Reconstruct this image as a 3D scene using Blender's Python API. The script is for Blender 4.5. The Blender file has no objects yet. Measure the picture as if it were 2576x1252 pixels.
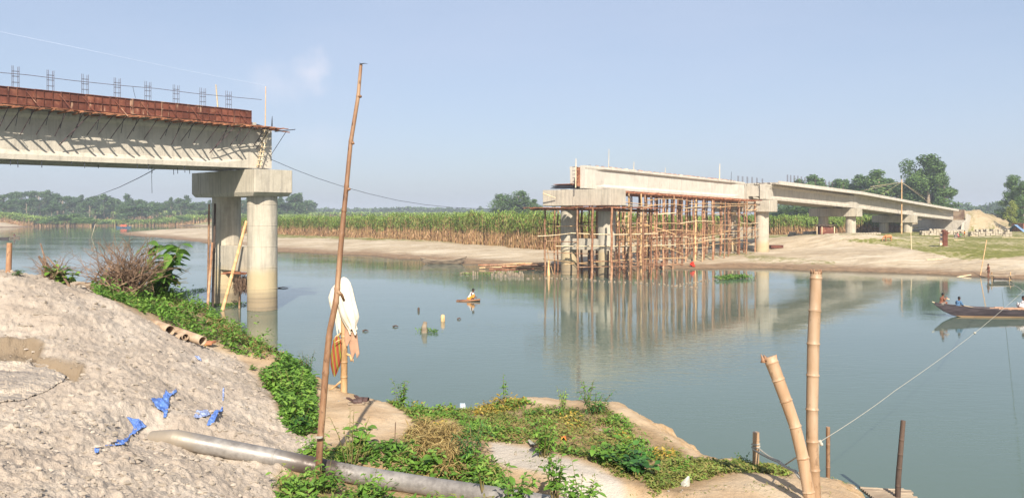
import bpy, math, random
import numpy as np
from mathutils import Vector, Matrix

SC = bpy.context.scene
COL = SC.collection
R = math.radians

# ------------------------------------------------------------------ camera
CAMH = 6.2            # eye height above the water (z = 0)
FPX, CX, CY = 1946.0, 1288.0, 537.0      # picture measured 2576 px wide, horizon row 537
cam_d = bpy.data.cameras.new('camera')
cam = bpy.data.objects.new('camera', cam_d)
COL.objects.link(cam)
cam.location = (0, 0, CAMH)
cam.rotation_euler = (R(90), 0, 0)
cam_d.sensor_width = 36
cam_d.lens = 36 * FPX / 2576
cam_d.shift_y = (537 - 626) / 2576
cam_d.clip_start = .1
cam_d.clip_end = 9000
SC.camera = cam

# ------------------------------------------------------------------ sun and sky
SUN_TO = Vector((.12, -1.25, 1.0)).normalized()      # towards the sun
sun_el = math.asin(SUN_TO.z)
sun_az = math.atan2(SUN_TO.x, SUN_TO.y)              # from +y, clockwise
ld = bpy.data.lights.new('sun', 'SUN')
ld.energy = 5.0
ld.angle = R(.55)
ld.color = (1, .93, .82)
lo = bpy.data.objects.new('sun', ld)
COL.objects.link(lo)
lo.rotation_euler = SUN_TO.to_track_quat('Z', 'Y').to_euler()
lo.location = (0, 0, 60)
W = bpy.data.worlds.new('World')
SC.world = W
W.use_nodes = True
wn = W.node_tree
wbg = wn.nodes['Background']
wbg.inputs[1].default_value = .080
sky = wn.nodes.new('ShaderNodeTexSky')
sky.sky_type = 'NISHITA'
sky.sun_disc = False
sky.sun_elevation = sun_el
sky.sun_rotation = sun_az
sky.altitude = 20
sky.air_density = 1.0
sky.dust_density = 1.6
sky.ozone_density = 2.5
# pale veil of hazy air over the whole sky
veil = wn.nodes.new('ShaderNodeMix'); veil.data_type = 'RGBA'; veil.inputs[0].default_value = .55
veil.inputs[7].default_value = (4.7, 5.3, 6.7, 1)
wn.links.new(sky.outputs[0], veil.inputs[6])
wtc = wn.nodes.new('ShaderNodeTexCoord')
# one faint pinkish cloud puff and thin wisps, fixed in the sky
def sky_puff(base, px, py, rad, amount, col, sx=1.0):
    dv = Vector(((px - CX) / FPX, 1, (CY - py) / FPX)).normalized()
    vm = wn.nodes.new('ShaderNodeVectorMath'); vm.operation = 'SUBTRACT'
    wn.links.new(wtc.outputs['Generated'], vm.inputs[0]); vm.inputs[1].default_value = dv
    sc_ = wn.nodes.new('ShaderNodeVectorMath'); sc_.operation = 'MULTIPLY'; sc_.inputs[1].default_value = (1 / sx, 1, 1)
    wn.links.new(vm.outputs[0], sc_.inputs[0])
    ln = wn.nodes.new('ShaderNodeVectorMath'); ln.operation = 'LENGTH'; wn.links.new(sc_.outputs[0], ln.inputs[0])
    ns = wn.nodes.new('ShaderNodeTexNoise'); ns.inputs['Scale'].default_value = 1.1 / rad; ns.inputs['Detail'].default_value = 5
    wn.links.new(wtc.outputs['Generated'], ns.inputs['Vector'])
    ad = wn.nodes.new('ShaderNodeMath'); ad.operation = 'MULTIPLY_ADD'; ad.inputs[1].default_value = rad * 1.6
    wn.links.new(ns.outputs['Fac'], ad.inputs[0]); wn.links.new(ln.outputs['Value'], ad.inputs[2])
    mr = wn.nodes.new('ShaderNodeMapRange'); mr.interpolation_type = 'SMOOTHSTEP'
    wn.links.new(ad.outputs[0], mr.inputs[0])
    for i, q in enumerate((rad * 1.9, rad * .7, 0, amount)): mr.inputs[i + 1].default_value = q
    mx = wn.nodes.new('ShaderNodeMix'); mx.data_type = 'RGBA'
    wn.links.new(mr.outputs[0], mx.inputs[0]); wn.links.new(base, mx.inputs[6]); mx.inputs[7].default_value = col
    return mx.outputs[2]
CW = (7.2, 7.0, 7.6, 1)
FPX, CX, CY = 1946.0, 1288.0, 537.0
vn = wn.nodes.new('ShaderNodeTexNoise'); vn.inputs['Scale'].default_value = 2.2; vn.inputs['Detail'].default_value = 4
vmp = wn.nodes.new('ShaderNodeMapping'); vmp.inputs['Scale'].default_value = (1, 1, 3.2); wn.links.new(wtc.outputs['Generated'], vmp.inputs[0]); wn.links.new(vmp.outputs[0], vn.inputs['Vector'])
vr = wn.nodes.new('ShaderNodeMapRange'); wn.links.new(vn.outputs['Fac'], vr.inputs[0])
for i, q in enumerate((.3, .7, .46, .66)): vr.inputs[i + 1].default_value = q
wn.links.new(vr.outputs[0], veil.inputs[0])
skc = sky_puff(veil.outputs[2], 785, 182, .028, .5, CW, 1.1)
skc = sky_puff(skc, 690, 215, .03, .22, CW, 1.8)
skc = sky_puff(skc, 800, 365, .035, .15, CW, 1.6)
wn.links.new(skc, wbg.inputs[0])
SC.view_settings.view_transform = 'Standard'
SC.view_settings.look = 'None'
SC.view_settings.exposure = 0.75
SC.view_settings.gamma = 1
SC.cycles.max_bounces = 7
SC.cycles.transparent_max_bounces = 12
SC.cycles.volume_bounces = 0


# ------------------------------------------------------------------ helpers
def P(px, py, D):
    return Vector(((px - CX) * D / FPX, D, CAMH - (py - CY) * D / FPX))


def PW(px, py, z=0.0):
    return P(px, py, (CAMH - z) * FPX / (py - CY))


def tag(o, label=None, cat=None, group=None, kind=None):
    if label: o['label'] = label
    if cat: o['category'] = cat
    if group: o['group'] = group
    if kind: o['kind'] = kind
    return o


def thing(name, label, cat, loc=(0, 0, 0), group=None):
    o = bpy.data.objects.new(name, None)
    o.empty_display_size = .1
    COL.objects.link(o)
    o.location = loc
    return tag(o, label, cat, group)


def wloc(o):
    v = Vector((0, 0, 0))
    while o is not None:
        v = v + o.location
        o = o.parent
    return v


def mesh_np(name, V, F, vattr=None, fattr=None, smooth=False):
    """V (n,3), F list of (m,k) arrays"""
    me = bpy.data.meshes.new(name)
    V = np.asarray(V, dtype=np.float32)
    me.vertices.add(len(V))
    me.vertices.foreach_set('co', V.ravel())
    Fs = [np.asarray(f, dtype=np.int32) for f in F if len(f)]
    nl = sum(f.size for f in Fs)
    nf = sum(len(f) for f in Fs)
    me.loops.add(nl)
    me.polygons.add(nf)
    me.loops.foreach_set('vertex_index', np.concatenate([f.ravel() for f in Fs]))
    tot = np.concatenate([np.full(len(f), f.shape[1], np.int32) for f in Fs])
    st = np.concatenate([[0], np.cumsum(tot)[:-1]]).astype(np.int32)
    me.polygons.foreach_set('loop_start', st)
    me.polygons.foreach_set('loop_total', tot)
    me.polygons.foreach_set('use_smooth', np.full(nf, bool(smooth)))
    for k, a in (vattr or {}).items():
        at = me.attributes.new(k, 'FLOAT', 'POINT')
        at.data.foreach_set('value', np.asarray(a, dtype=np.float32).ravel())
    for k, a in (fattr or {}).items():
        at = me.attributes.new(k, 'FLOAT', 'FACE')
        at.data.foreach_set('value', np.asarray(a, dtype=np.float32).ravel())
    me.update(calc_edges=True)
    return me


class MB:
    """mesh builder in world coordinates; build() shifts into the parent's frame"""
    def __init__(self):
        self.V = []; self.n = 0; self.F = {3: [], 4: []}; self.A = {3: [], 4: []}; self.N = []

    def add(self, V, F, a=None):
        V = np.asarray(V, dtype=float).reshape(-1, 3)
        for f in F:
            f = np.asarray(f, dtype=int)
            if len(f) == 0: continue
            k = f.shape[1]
            if k > 4:
                for q in f:
                    for i in range(1, k - 1):
                        self.F[3].append(np.array([[q[0], q[i], q[i + 1]]]) + self.n)
                        self.A[3].append(np.array([.5 if a is None else a]))
                continue
            self.F[k].append(f + self.n)
            self.A[k].append(np.full(len(f), random.random() if a is None else a) if np.isscalar(a) or a is None else np.asarray(a))
        self.V.append(V); self.n += len(V)

    def box(self, c, s, rz=0, rot=None, a=None):
        hx, hy, hz = s[0] / 2, s[1] / 2, s[2] / 2
        v = np.array([(x, y, z) for x in (-hx, hx) for y in (-hy, hy) for z in (-hz, hz)])
        M = np.array(rot if rot is not None else Matrix.Rotation(rz, 3, 'Z'))
        v = v @ M.T + np.array(c)
        self.add(v, [[(0, 1, 3, 2), (4, 6, 7, 5), (0, 4, 5, 1), (2, 3, 7, 6), (0, 2, 6, 4), (1, 5, 7, 3)]], a)

    def tube(self, pts, rad, n=8, cap=True, a=None, squash=1.0):
        pts = [Vector(p) for p in pts]
        if not hasattr(rad, '__len__'): rad = [rad] * len(pts)
        V = []
        up = None
        for i, p in enumerate(pts):
            t = (pts[min(i + 1, len(pts) - 1)] - pts[max(i - 1, 0)])
            if t.length < 1e-9: t = Vector((0, 0, 1))
            t.normalize()
            if up is None:
                up = Vector((1, 0, 0)) if abs(t.z) > .7 else Vector((0, 0, 1))
            u = t.cross(up)
            if u.length < 1e-4: u = t.cross(Vector((0, 1, 0)))
            u.normalize(); w = u.cross(t); up = w
            for k in range(n):
                an = 2 * math.pi * k / n
                V.append(p + u * (math.cos(an) * rad[i]) + w * (math.sin(an) * rad[i] * squash))
        F = []
        for i in range(len(pts) - 1):
            for k in range(n):
                F.append((i * n + k, i * n + (k + 1) % n, (i + 1) * n + (k + 1) % n, (i + 1) * n + k))
        T = []
        if cap:
            V.append(pts[0]); V.append(pts[-1]); m = len(V)
            for k in range(n):
                T.append((m - 2, (k + 1) % n, k))
                b = (len(pts) - 1) * n
                T.append((m - 1, b + k, b + (k + 1) % n))
        self.add(np.array([tuple(v) for v in V]), [F, T], a)

    def bamboo(self, p0, p1, r0, r1=None, seg=.35, n=8, bend=0, node=1.14, jit=0, a=None):
        p0, p1 = Vector(p0), Vector(p1)
        r1 = r0 if r1 is None else r1
        L = (p1 - p0).length
        k = max(1, int(L / seg))
        side = (p1 - p0).cross(Vector((.3, 1, .2))).normalized()
        pts, rad = [], []
        def at(t):
            return p0.lerp(p1, t) + side * (bend * math.sin(math.pi * t)) + side * jit * math.sin(t * 17 + L)
        for i in range(k):
            ts = i / k; te = (i + 1) / k; e = min(.02, .09 / max(L, .1) * .35)
            for t, m in ((ts + e, node), (ts + 2.2 * e, 1.0), ((ts + te) / 2, .97), (te - e, 1.0)):
                pts.append(at(t)); rad.append((r0 + (r1 - r0) * t) * m)
        pts.append(at(1)); rad.append(r1)
        self.tube(pts, rad, n=n, a=a)

    def loft(self, rings, cap=True, a=None, closed=True):
        n = len(rings[0]); V = np.array([tuple(p) for r in rings for p in r])
        F = []
        for i in range(len(rings) - 1):
            for k in range(n if closed else n - 1):
                F.append((i * n + k, i * n + (k + 1) % n, (i + 1) * n + (k + 1) % n, (i + 1) * n + k))
        G = [F]
        if cap and closed:
            self.add(V, [F], a)
            self.n -= len(V); self.V.pop()
            caps = []
            b = (len(rings) - 1) * n
            base = self.n
            from mathutils.geometry import tessellate_polygon
            T = []
            for off, ring in ((0, rings[0]), (b, rings[-1])):
                for t in tessellate_polygon([[Vector(p) for p in ring]]):
                    T.append((off + t[0], off + t[1], off + t[2]))
            self.V.append(V)
            self.F[3].append(np.array(T) + self.n); self.A[3].append(np.full(len(T), .5 if a is None else a))
            self.n += len(V)
        else:
            self.add(V, G, a)

    def blob(self, c, s, n=7, m=5, jit=.15, a=None, rnd=random):
        rings = []
        V = [];
        for i in range(m + 1):
            ph = math.pi * i / m
            for k in range(n):
                th = 2 * math.pi * k / n
                j = 1 + rnd.uniform(-jit, jit)
                V.append((c[0] + s[0] * math.sin(ph) * math.cos(th) * j, c[1] + s[1] * math.sin(ph) * math.sin(th) * j, c[2] + s[2] * math.cos(ph) * j))
        F = [(i * n + k, (i + 1) * n + k, (i + 1) * n + (k + 1) % n, i * n + (k + 1) % n) for i in range(m) for k in range(n)]
        self.add(V, [F], a)

    def build(self, name, mat, parent=None, smooth=False, vattr=None):
        V = np.concatenate(self.V) if self.V else np.zeros((0, 3))
        if not smooth and 'bamboo' in mat.name: smooth = 'full'
        off = wloc(parent) if parent is not None else Vector((float(V[:, 0].mean()), float(V[:, 1].mean()), float(V[:, 2].min())))
        V = V - np.array(off)
        F = []; A = []
        for k in (3, 4):
            if self.F[k]:
                F.append(np.concatenate(self.F[k])); A.append(np.concatenate(self.A[k]))
        me = mesh_np(name, V, F, fattr={'rnd': np.concatenate(A)}, smooth=smooth, vattr=vattr)
        me.materials.append(mat)
        o = bpy.data.objects.new(name, me)
        COL.objects.link(o)
        if parent is not None: o.parent = parent
        else: o.location = off
        if smooth and smooth != 'full':
            try:
                me.set_sharp_from_angle(angle=R(40))
            except Exception: pass
        return o


def copy_tree(o, parent=None, **kw):
    c = o.copy(); COL.objects.link(c)
    if parent is not None: c.parent = parent
    for ch in list(o.children): copy_tree(ch, c)
    return c


# ------------------------------------------------------------------ numpy noise
_rs = np.random.RandomState(7)
_perm = _rs.permutation(512)
_grad = _rs.uniform(-1, 1, (512, 2)); _grad /= np.linalg.norm(_grad, axis=1)[:, None]


def perlin(x, y):
    xi = np.floor(x).astype(int); yi = np.floor(y).astype(int)
    xf = x - xi; yf = y - yi
    u = xf * xf * xf * (xf * (xf * 6 - 15) + 10); v = yf * yf * yf * (yf * (yf * 6 - 15) + 10)
    def g(ix, iy, dx, dy):
        h = _perm[(_perm[ix & 511] + iy) & 511]
        return _grad[h, 0] * dx + _grad[h, 1] * dy
    a = g(xi, yi, xf, yf); b = g(xi + 1, yi, xf - 1, yf)
    c = g(xi, yi + 1, xf, yf - 1); d = g(xi + 1, yi + 1, xf - 1, yf - 1)
    return (a + u * (b - a)) * (1 - v) + (c + u * (d - c)) * v


def fbm(x, y, s, o=4, g=.5):
    r = 0; a = 1; f = 1 / s
    for i in range(o):
        r = r + a * perlin(x * f + 17.3 * i, y * f - 9.1 * i); a *= g; f *= 2.03
    return r


def sstep(a, b, x):
    t = np.clip((x - a) / (b - a), 0, 1)
    return t * t * (3 - 2 * t)


def seg_dist(px, py, poly):
    d = np.full(px.shape, 1e9)
    for (ax, ay), (bx, by) in zip(poly[:-1], poly[1:]):
        vx, vy = bx - ax, by - ay
        t = np.clip(((px - ax) * vx + (py - ay) * vy) / (vx * vx + vy * vy + 1e-12), 0, 1)
        d = np.minimum(d, np.hypot(px - ax - t * vx, py - ay - t * vy))
    return d


def inpoly(px, py, poly):
    r = np.zeros(px.shape, bool)
    n = len(poly)
    for i in range(n):
        ax, ay = poly[i]; bx, by = poly[(i + 1) % n]
        if ay == by: continue
        c = ((ay > py) != (by > py)) & (px < (bx - ax) * (py - ay) / (by - ay) + ax)
        r ^= c
    return r


def sdist(px, py, poly):
    d = seg_dist(px, py, list(poly) + [poly[0]])
    return np.where(inpoly(px, py, poly), d, -d)


# ------------------------------------------------------------------ materials
def srgb(r, g, b):
    return tuple(((c / 255) / 12.92 if c / 255 <= .04045 else ((c / 255 + .055) / 1.055) ** 2.4) for c in (r, g, b)) + (1,)


class NT:
    def __init__(self, name, rough=.8, spec=.3):
        self.m = bpy.data.materials.new(name); self.m.use_nodes = True
        self.t = self.m.node_tree; self.b = self.t.nodes['Principled BSDF']
        self.b.inputs['Roughness'].default_value = rough
        self.b.inputs['Specular IOR Level'].default_value = spec
        self.tc = self.t.nodes.new('ShaderNodeTexCoord')
        self.geo = self.t.nodes.new('ShaderNodeNewGeometry')

    def L(self, a, b): self.t.links.new(a, b)

    def pos(self, sc=(1, 1, 1), world=True):
        mp = self.t.nodes.new('ShaderNodeMapping'); mp.inputs['Scale'].default_value = sc
        self.L(self.geo.outputs['Position'] if world else self.tc.outputs['Object'], mp.inputs[0])
        return mp.outputs[0]

    def noise(self, vec, scale, detail=3, rough=.5, dist=0):
        n = self.t.nodes.new('ShaderNodeTexNoise')
        n.inputs['Scale'].default_value = scale; n.inputs['Detail'].default_value = detail
        n.inputs['Roughness'].default_value = rough; n.inputs['Distortion'].default_value = dist
        if vec is not None: self.L(vec, n.inputs['Vector'])
        return n.outputs['Fac']

    def attr(self, name):
        n = self.t.nodes.new('ShaderNodeAttribute'); n.attribute_name = name
        return n.outputs['Fac']

    def objrand(self):
        return self.t.nodes.new('ShaderNodeObjectInfo').outputs['Random']

    def z(self):
        s = self.t.nodes.new('ShaderNodeSeparateXYZ'); self.L(self.geo.outputs['Position'], s.inputs[0])
        return s.outputs['Z']

    def math(self, op, a, b=None, c=None, clamp=False):
        n = self.t.nodes.new('ShaderNodeMath'); n.operation = op; n.use_clamp = clamp
        for i, v in enumerate((a, b, c)):
            if v is None: continue
            if isinstance(v, (int, float)): n.inputs[i].default_value = v
            else: self.L(v, n.inputs[i])
        return n.outputs[0]

    def mr(self, v, a, b, c=0, d=1, smooth=True):
        n = self.t.nodes.new('ShaderNodeMapRange')
        if smooth: n.interpolation_type = 'SMOOTHSTEP'
        self.L(v, n.inputs[0])
        for i, q in enumerate((a, b, c, d)): n.inputs[i + 1].default_value = q
        return n.outputs[0]

    def ramp(self, fac, stops):
        n = self.t.nodes.new('ShaderNodeValToRGB'); e = n.color_ramp.elements
        while len(e) < len(stops): e.new(.5)
        for i, (p, c) in enumerate(stops):
            e[i].position = p; e[i].color = c
        self.L(fac, n.inputs[0])
        return n.outputs[0]

    def mix(self, fac, a, b, mode='MIX'):
        n = self.t.nodes.new('ShaderNodeMix'); n.data_type = 'RGBA'; n.blend_type = mode
        if isinstance(fac, (int, float)): n.inputs[0].default_value = fac
        else: self.L(fac, n.inputs[0])
        for i, v in ((6, a), (7, b)):
            if isinstance(v, tuple): n.inputs[i].default_value = v
            else: self.L(v, n.inputs[i])
        return n.outputs[2]

    def color(self, c):
        if isinstance(c, tuple): self.b.inputs['Base Color'].default_value = c
        else: self.L(c, self.b.inputs['Base Color'])

    def bump(self, h, dist=.01, strength=1):
        n = self.t.nodes.new('ShaderNodeBump'); n.inputs['Distance'].default_value = dist
        n.inputs['Strength'].default_value = strength
        self.L(h, n.inputs['Height']); self.L(n.outputs[0], self.b.inputs['Normal'])


def m_simple(name, c1, c2, scale=3, rough=.8, bump=.004, bscale=None, spec=.3, stretch=(1, 1, 1), metal=0, world=False, rnd=0):
    t = NT(name, rough, spec)
    v = t.pos(stretch, world)
    f = t.noise(v, scale, 4, .6)
    col = t.ramp(t.mr(f, .3, .7), [(0, c1), (1, c2)])
    if rnd:
        col = t.mix(1.0, col, t.ramp(t.attr('rnd'), [(0, (1 - rnd, 1 - rnd, 1 - rnd, 1)), (1, (1 + rnd, 1 + rnd, 1 + rnd, 1))]), 'MULTIPLY')
    t.color(col)
    t.b.inputs['Metallic'].default_value = metal
    if bump: t.bump(t.noise(v, bscale or scale * 6, 3), bump)
    return t.m


def m_leaf(name, stops, transl=.25, rough=.55, patch=None):
    t = NT(name, rough, .35)
    f = t.attr('rnd')
    if patch:
        n = t.noise(t.pos(), patch, 3)
        f = t.math('ADD', t.math('MULTIPLY', f, .55), t.math('MULTIPLY', t.mr(n, .32, .68), .45))
    f = t.math('ADD', t.math('MULTIPLY', f, .8), t.math('MULTIPLY', t.objrand(), .2))
    col = t.ramp(f, stops)
    t.color(col)
    if transl:
        tr = t.t.nodes.new('ShaderNodeBsdfTranslucent'); t.L(col, tr.inputs[0])
        mx = t.t.nodes.new('ShaderNodeMixShader'); mx.inputs[0].default_value = transl
        t.L(t.b.outputs[0], mx.inputs[1]); t.L(tr.outputs[0], mx.inputs[2])
        t.L(mx.outputs[0], t.t.nodes['Material Output'].inputs[0])
    return t.m


def G(v): return (v, v, v, 1)


M = {}
ORD = ['first', 'second', 'third', 'fourth', 'fifth', 'sixth', 'seventh', 'eighth', 'ninth', 'tenth', 'eleventh', 'twelfth', 'thirteenth', 'fourteenth', 'fifteenth', 'sixteenth', 'seventeenth', 'eighteenth', 'nineteenth']
for _t, _o in (('twenty', 'twentieth'), ('thirty', 'thirtieth'), ('forty', 'fortieth'), ('fifty', 'fiftieth')):
    ORD += [_o] + [_t + '-' + w for w in ORD[:9]]
def concrete(name, base=(.46, .405, .315), stain=True, streak=.5):
    t = NT(name, .88, .25)
    p = t.pos((1, 1, 1)); ps = t.pos((3.2, 3.2, .22))
    c = t.ramp(t.noise(p, .9, 5, .65), [(.3, tuple(x * .84 for x in base) + (1,)), (.5, base + (1,)), (.72, tuple(min(1, x * 1.13) for x in base) + (1,))])
    st = t.mr(t.noise(ps, 1.6, 4, .6), .46, .68)
    c = t.mix(t.math('MULTIPLY', st, streak), c, (.24, .21, .175, 1))
    st2 = t.mr(t.noise(p, 4.5, 5, .7), .57, .72)
    c = t.mix(t.math('MULTIPLY', st2, .32), c, (.60, .57, .51, 1))
    if stain:
        zz = t.math('ADD', t.z(), t.math('MULTIPLY', t.noise(t.pos((.8, .8, .25)), 1.0, 3), .8))
        c = t.mix(t.mr(zz, 3.3, 2.5, 0, .85), c, (.45, .35, .20, 1))
        c = t.mix(t.mr(zz, 1.9, .9, 0, .85), c, (.27, .205, .13, 1))
        band = t.noise(t.pos((.1, .1, 5)), 1.2, 3)
        c = t.mix(t.math('MULTIPLY', t.mr(zz, 1.9, 1.0), t.mr(band, .42, .62, 0, .55)), c, (.17, .14, .10, 1))
    t.color(c)
    t.bump(t.math('ADD', t.noise(p, 7, 4, .6), t.math('MULTIPLY', t.noise(t.pos((1, 1, .3)), 2, 2), 2)), .02)
    return t.m


M['conc'] = concrete('pier_concrete')
M['conc_clean'] = concrete('girder_concrete', (.47, .42, .34), stain=False, streak=.4)
M['conc_white'] = concrete('fresh_concrete', (.54, .49, .41), stain=False, streak=.25)


def m_rust():
    t = NT('rusty_steel', .7, .3)
    v = t.pos((1, 1, 1), True)
    c = t.ramp(t.noise(v, 1.6, 5, .65), [(.3, srgb(80, 44, 34)), (.55, srgb(112, 64, 48)), (.75, srgb(146, 98, 74))])
    c = t.mix(t.math('MULTIPLY', t.mr(t.noise(t.pos((3, 3, .6)), 1.1, 3), .60, .68), .65), c, srgb(196, 160, 130))
    c = t.mix(1.0, c, t.ramp(t.attr('rnd'), [(0, G(.75)), (1, G(1.2))]), 'MULTIPLY')
    t.color(c)
    t.bump(t.noise(v, 25, 3), .004)
    return t.m


M['rust'] = m_rust()
M['rebar'] = m_simple('rebar_steel', srgb(62, 50, 52), srgb(95, 78, 78), 8, .7, 0)
M['dark'] = m_simple('dark_soaked_wood', srgb(58, 48, 44), srgb(96, 78, 66), 5, .85, .004, stretch=(1, 1, .2), world=True)


def m_bamboo(name, a, b, c, blotch=.5, scale=6):
    t = NT(name, .5, .35)
    v = t.pos((1, 1, .22))
    col = t.ramp(t.noise(v, scale, 4, .65), [(.28, a), (.5, b), (.72, c)])
    col = t.mix(t.math('MULTIPLY', t.mr(t.noise(t.pos((1, 1, .5)), scale * 3.2, 4, .7), .56, .68), blotch), col, tuple(x * .35 for x in a[:3]) + (1,))
    col = t.mix(1.0, col, t.ramp(t.attr('rnd'), [(0, G(.72)), (1, G(1.22))]), 'MULTIPLY')
    t.color(col)
    t.bump(t.noise(t.pos((1, 1, .05)), 60, 2), .0015)
    return t.m


M['bam_tan'] = m_bamboo('dry_bamboo', srgb(160, 120, 80), srgb(196, 158, 112), srgb(214, 184, 142), .35)
M['bam_red'] = m_bamboo('weathered_bamboo', srgb(104, 72, 54), srgb(150, 112, 82), srgb(186, 152, 118), .7)
M['bam_big'] = m_bamboo('pale_bamboo', srgb(142, 108, 76), srgb(168, 138, 108), srgb(190, 168, 142), .5, 3.0)
M['bam_scaf'] = m_bamboo('scaffold_bamboo', srgb(104, 66, 46), srgb(146, 104, 76), srgb(192, 158, 124), .3, 1.2)
M['bam_pale'] = m_bamboo('bleached_bamboo', srgb(196, 170, 130), srgb(218, 196, 158), srgb(232, 216, 186), .15)
M['plank'] = m_simple('rusty_brown_plank', srgb(112, 66, 46), srgb(172, 118, 86), 2, .8, .003, world=True, rnd=.2)
M['wood'] = m_simple('grey_old_wood', srgb(120, 104, 88), srgb(165, 148, 126), 4, .85, .004, stretch=(.3, 1, 1), rnd=.15)
M['twig'] = m_simple('dead_twig', srgb(88, 68, 54), srgb(146, 120, 98), 6, .9, 0, rnd=.2)
M['bark'] = m_simple('pale_bark', srgb(120, 105, 88), srgb(165, 150, 130), 3, .9, .01, world=True)
M['rope'] = m_simple('pale_rope', srgb(150, 146, 134), srgb(178, 172, 158), 60, .9, 0)
M['cable'] = m_simple('dark_cable', srgb(44, 46, 54), srgb(70, 72, 80), 10, .6, 0)
M['line'] = m_simple('pale_nylon_line', srgb(185, 196, 214), srgb(200, 208, 222), 10, .6, 0)
M['skin'] = m_simple('brown_skin', srgb(112, 70, 50), srgb(138, 88, 64), 8, .5, 0)
M['skin_dark'] = m_simple('dark_brown_skin', srgb(88, 54, 40), srgb(108, 68, 50), 8, .5, 0)
M['hair'] = m_simple('black_hair', srgb(14, 12, 12), srgb(28, 24, 24), 30, .5, 0)


def cloth(name, c, c2=None, sc=6, bump=.004):
    return m_simple(name, c, c2 or tuple(x * .88 for x in c[:3]) + (1,), sc, .9, bump, 14, .15, world=False)


# water
def m_water():
    t = NT('river_water', .0, .5)
    t.b.inputs['IOR'].default_value = 1.33
    c = t.ramp(t.noise(t.pos((.03, .05, 1)), 1.0, 3), [(.3, (.076, .110, .084, 1)), (.7, (.094, .132, .102, 1))])
    t.color(c)
    # ripples: long soft swell, short chop stronger in wind patches
    chop = t.noise(t.pos((1.1, 2.6, 1)), 1.35, 3, .55, .4)
    fine = t.noise(t.pos((1, 1.8, 1)), 6.5, 2, .5)
    swell = t.noise(t.pos((.35, .8, 1)), .55, 2, .5)
    patch = t.mr(t.noise(t.pos((.02, .045, 1)), 1.0, 3, .6), .42, .64, .4, 2.2)
    h = t.math('ADD', t.math('MULTIPLY', chop, t.math('MULTIPLY', patch, .0055)), t.math('MULTIPLY', fine, .0004))
    h = t.math('ADD', h, t.math('MULTIPLY', swell, .006))
    t.bump(h, 1.0)
    return t.m


M['water'] = m_water()
# ------------------------------------------------------------------ water
w = MB()
w.add([(-4000, -40, 0), (4000, -40, 0), (4000, 5000, 0), (-4000, 5000, 0)], [[(0, 1, 2, 3)]])
o = w.build('river', M['water']); tag(o, kind='structure')

# ------------------------------------------------------------------ near bank
CP = [(0, 690, 13.5), (60, 696, 13.8), (120, 706, 14), (200, 722, 14.5), (260, 748, 15), (-400, 680, 13), (-400, 900, 9.5), (-400, 1250, 5), (0, 760, 12.2), (150, 790, 12.2),
      (300, 800, 13.2), (400, 835, 13.5), (330, 772, 14.6), (0, 845, 10.9), (100, 850, 11), (0, 950, 9.4), (100, 940, 9.5), (0, 1010, 8.2), (130, 1000, 8.5),
      (250, 950, 9.8), (220, 870, 11.2), (400, 900, 11.7), (500, 872, 14), (590, 905, 14.5), (500, 950, 11.5), (640, 960, 13), (300, 1050, 8.3),
      (450, 1050, 9.0), (600, 1050, 10.4), (700, 1050, 11.1), (0, 1100, 6.7), (200, 1150, 6.6), (400, 1150, 7.5), (600, 1150, 8.7), (700, 1150, 9.1),
      (0, 1252, 4.7), (300, 1252, 5.8), (550, 1252, 7.0), (700, 1252, 7.7), (0, 1600, 3.0), (600, 1600, 4.4), (800, 1215, 8.5), (800, 1100, 10.3),
      (870, 985, 13.3), (905, 1012, 12.2), (1000, 1060, 11.2), (950, 1130, 9.7), (1130, 1040, 12.2), (1310, 1000, 12.6), (1450, 1000, 12.6),
      (1400, 990, 13.1), (1580, 1022, 12.2), (1300, 1100, 10.2), (1300, 1200, 8.6), (1500, 1100, 10.2), (1500, 1200, 8.6), (1740, 1130, 10.4), (1850, 1170, 9.7),
      (1700, 1220, 8.5), (2000, 1182, 9.35), (1900, 1240, 8.1), (1950, 1205, 8.85), (2080, 1203, 9.0), (2150, 1235, 8.6), (2050, 1300, 7.7), (1000, 1350, 6.6),
      (1500, 1350, 6.6), (2000, 1500, 5.5), (2600, 1500, 6), (300, 750, 17), (430, 745, 18.5), (480, 782, 17.5), (560, 812, 17), (620, 858, 16),
      (700, 892, 15), (450, 800, 16), (100, 695, 18), (-100, 690, 18), (740, 940, 14.2), (780, 1020, 12.4), (700, 960, 13.4)]
cp = np.array([tuple(P(*c)) for c in CP])
cp = np.vstack([cp, [(0, 1, 4.0), (-4, .5, 5.0), (5, .5, 3.6), (10, 6, 3.0), (12, 14, 2.6), (-12, 22, 3.9), (0, 20, 2.8), (-16, 14, 4.6), (-6, 2, 4.9), (0, 3.5, 3.5)]])
_n = len(cp)


def _U(r): return np.where(r > 1e-9, r * r * np.log(r + 1e-12), 0)


_K = _U(np.hypot(cp[:, 0][:, None] - cp[:, 0][None], cp[:, 1][:, None] - cp[:, 1][None])) + np.eye(_n) * .25
_Pm = np.c_[np.ones(_n), cp[:, :2]]
_A = np.zeros((_n + 3, _n + 3)); _A[:_n, :_n] = _K; _A[:_n, _n:] = _Pm; _A[_n:, :_n] = _Pm.T
_sol = np.linalg.solve(_A, np.r_[cp[:, 2], 0, 0, 0])


def tps(x, y):
    r = _sol[_n] + _sol[_n + 1] * x + _sol[_n + 2] * y
    for i in range(_n):
        r = r + _sol[i] * _U(np.hypot(x - cp[i, 0], y - cp[i, 1]))
    return r


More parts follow.
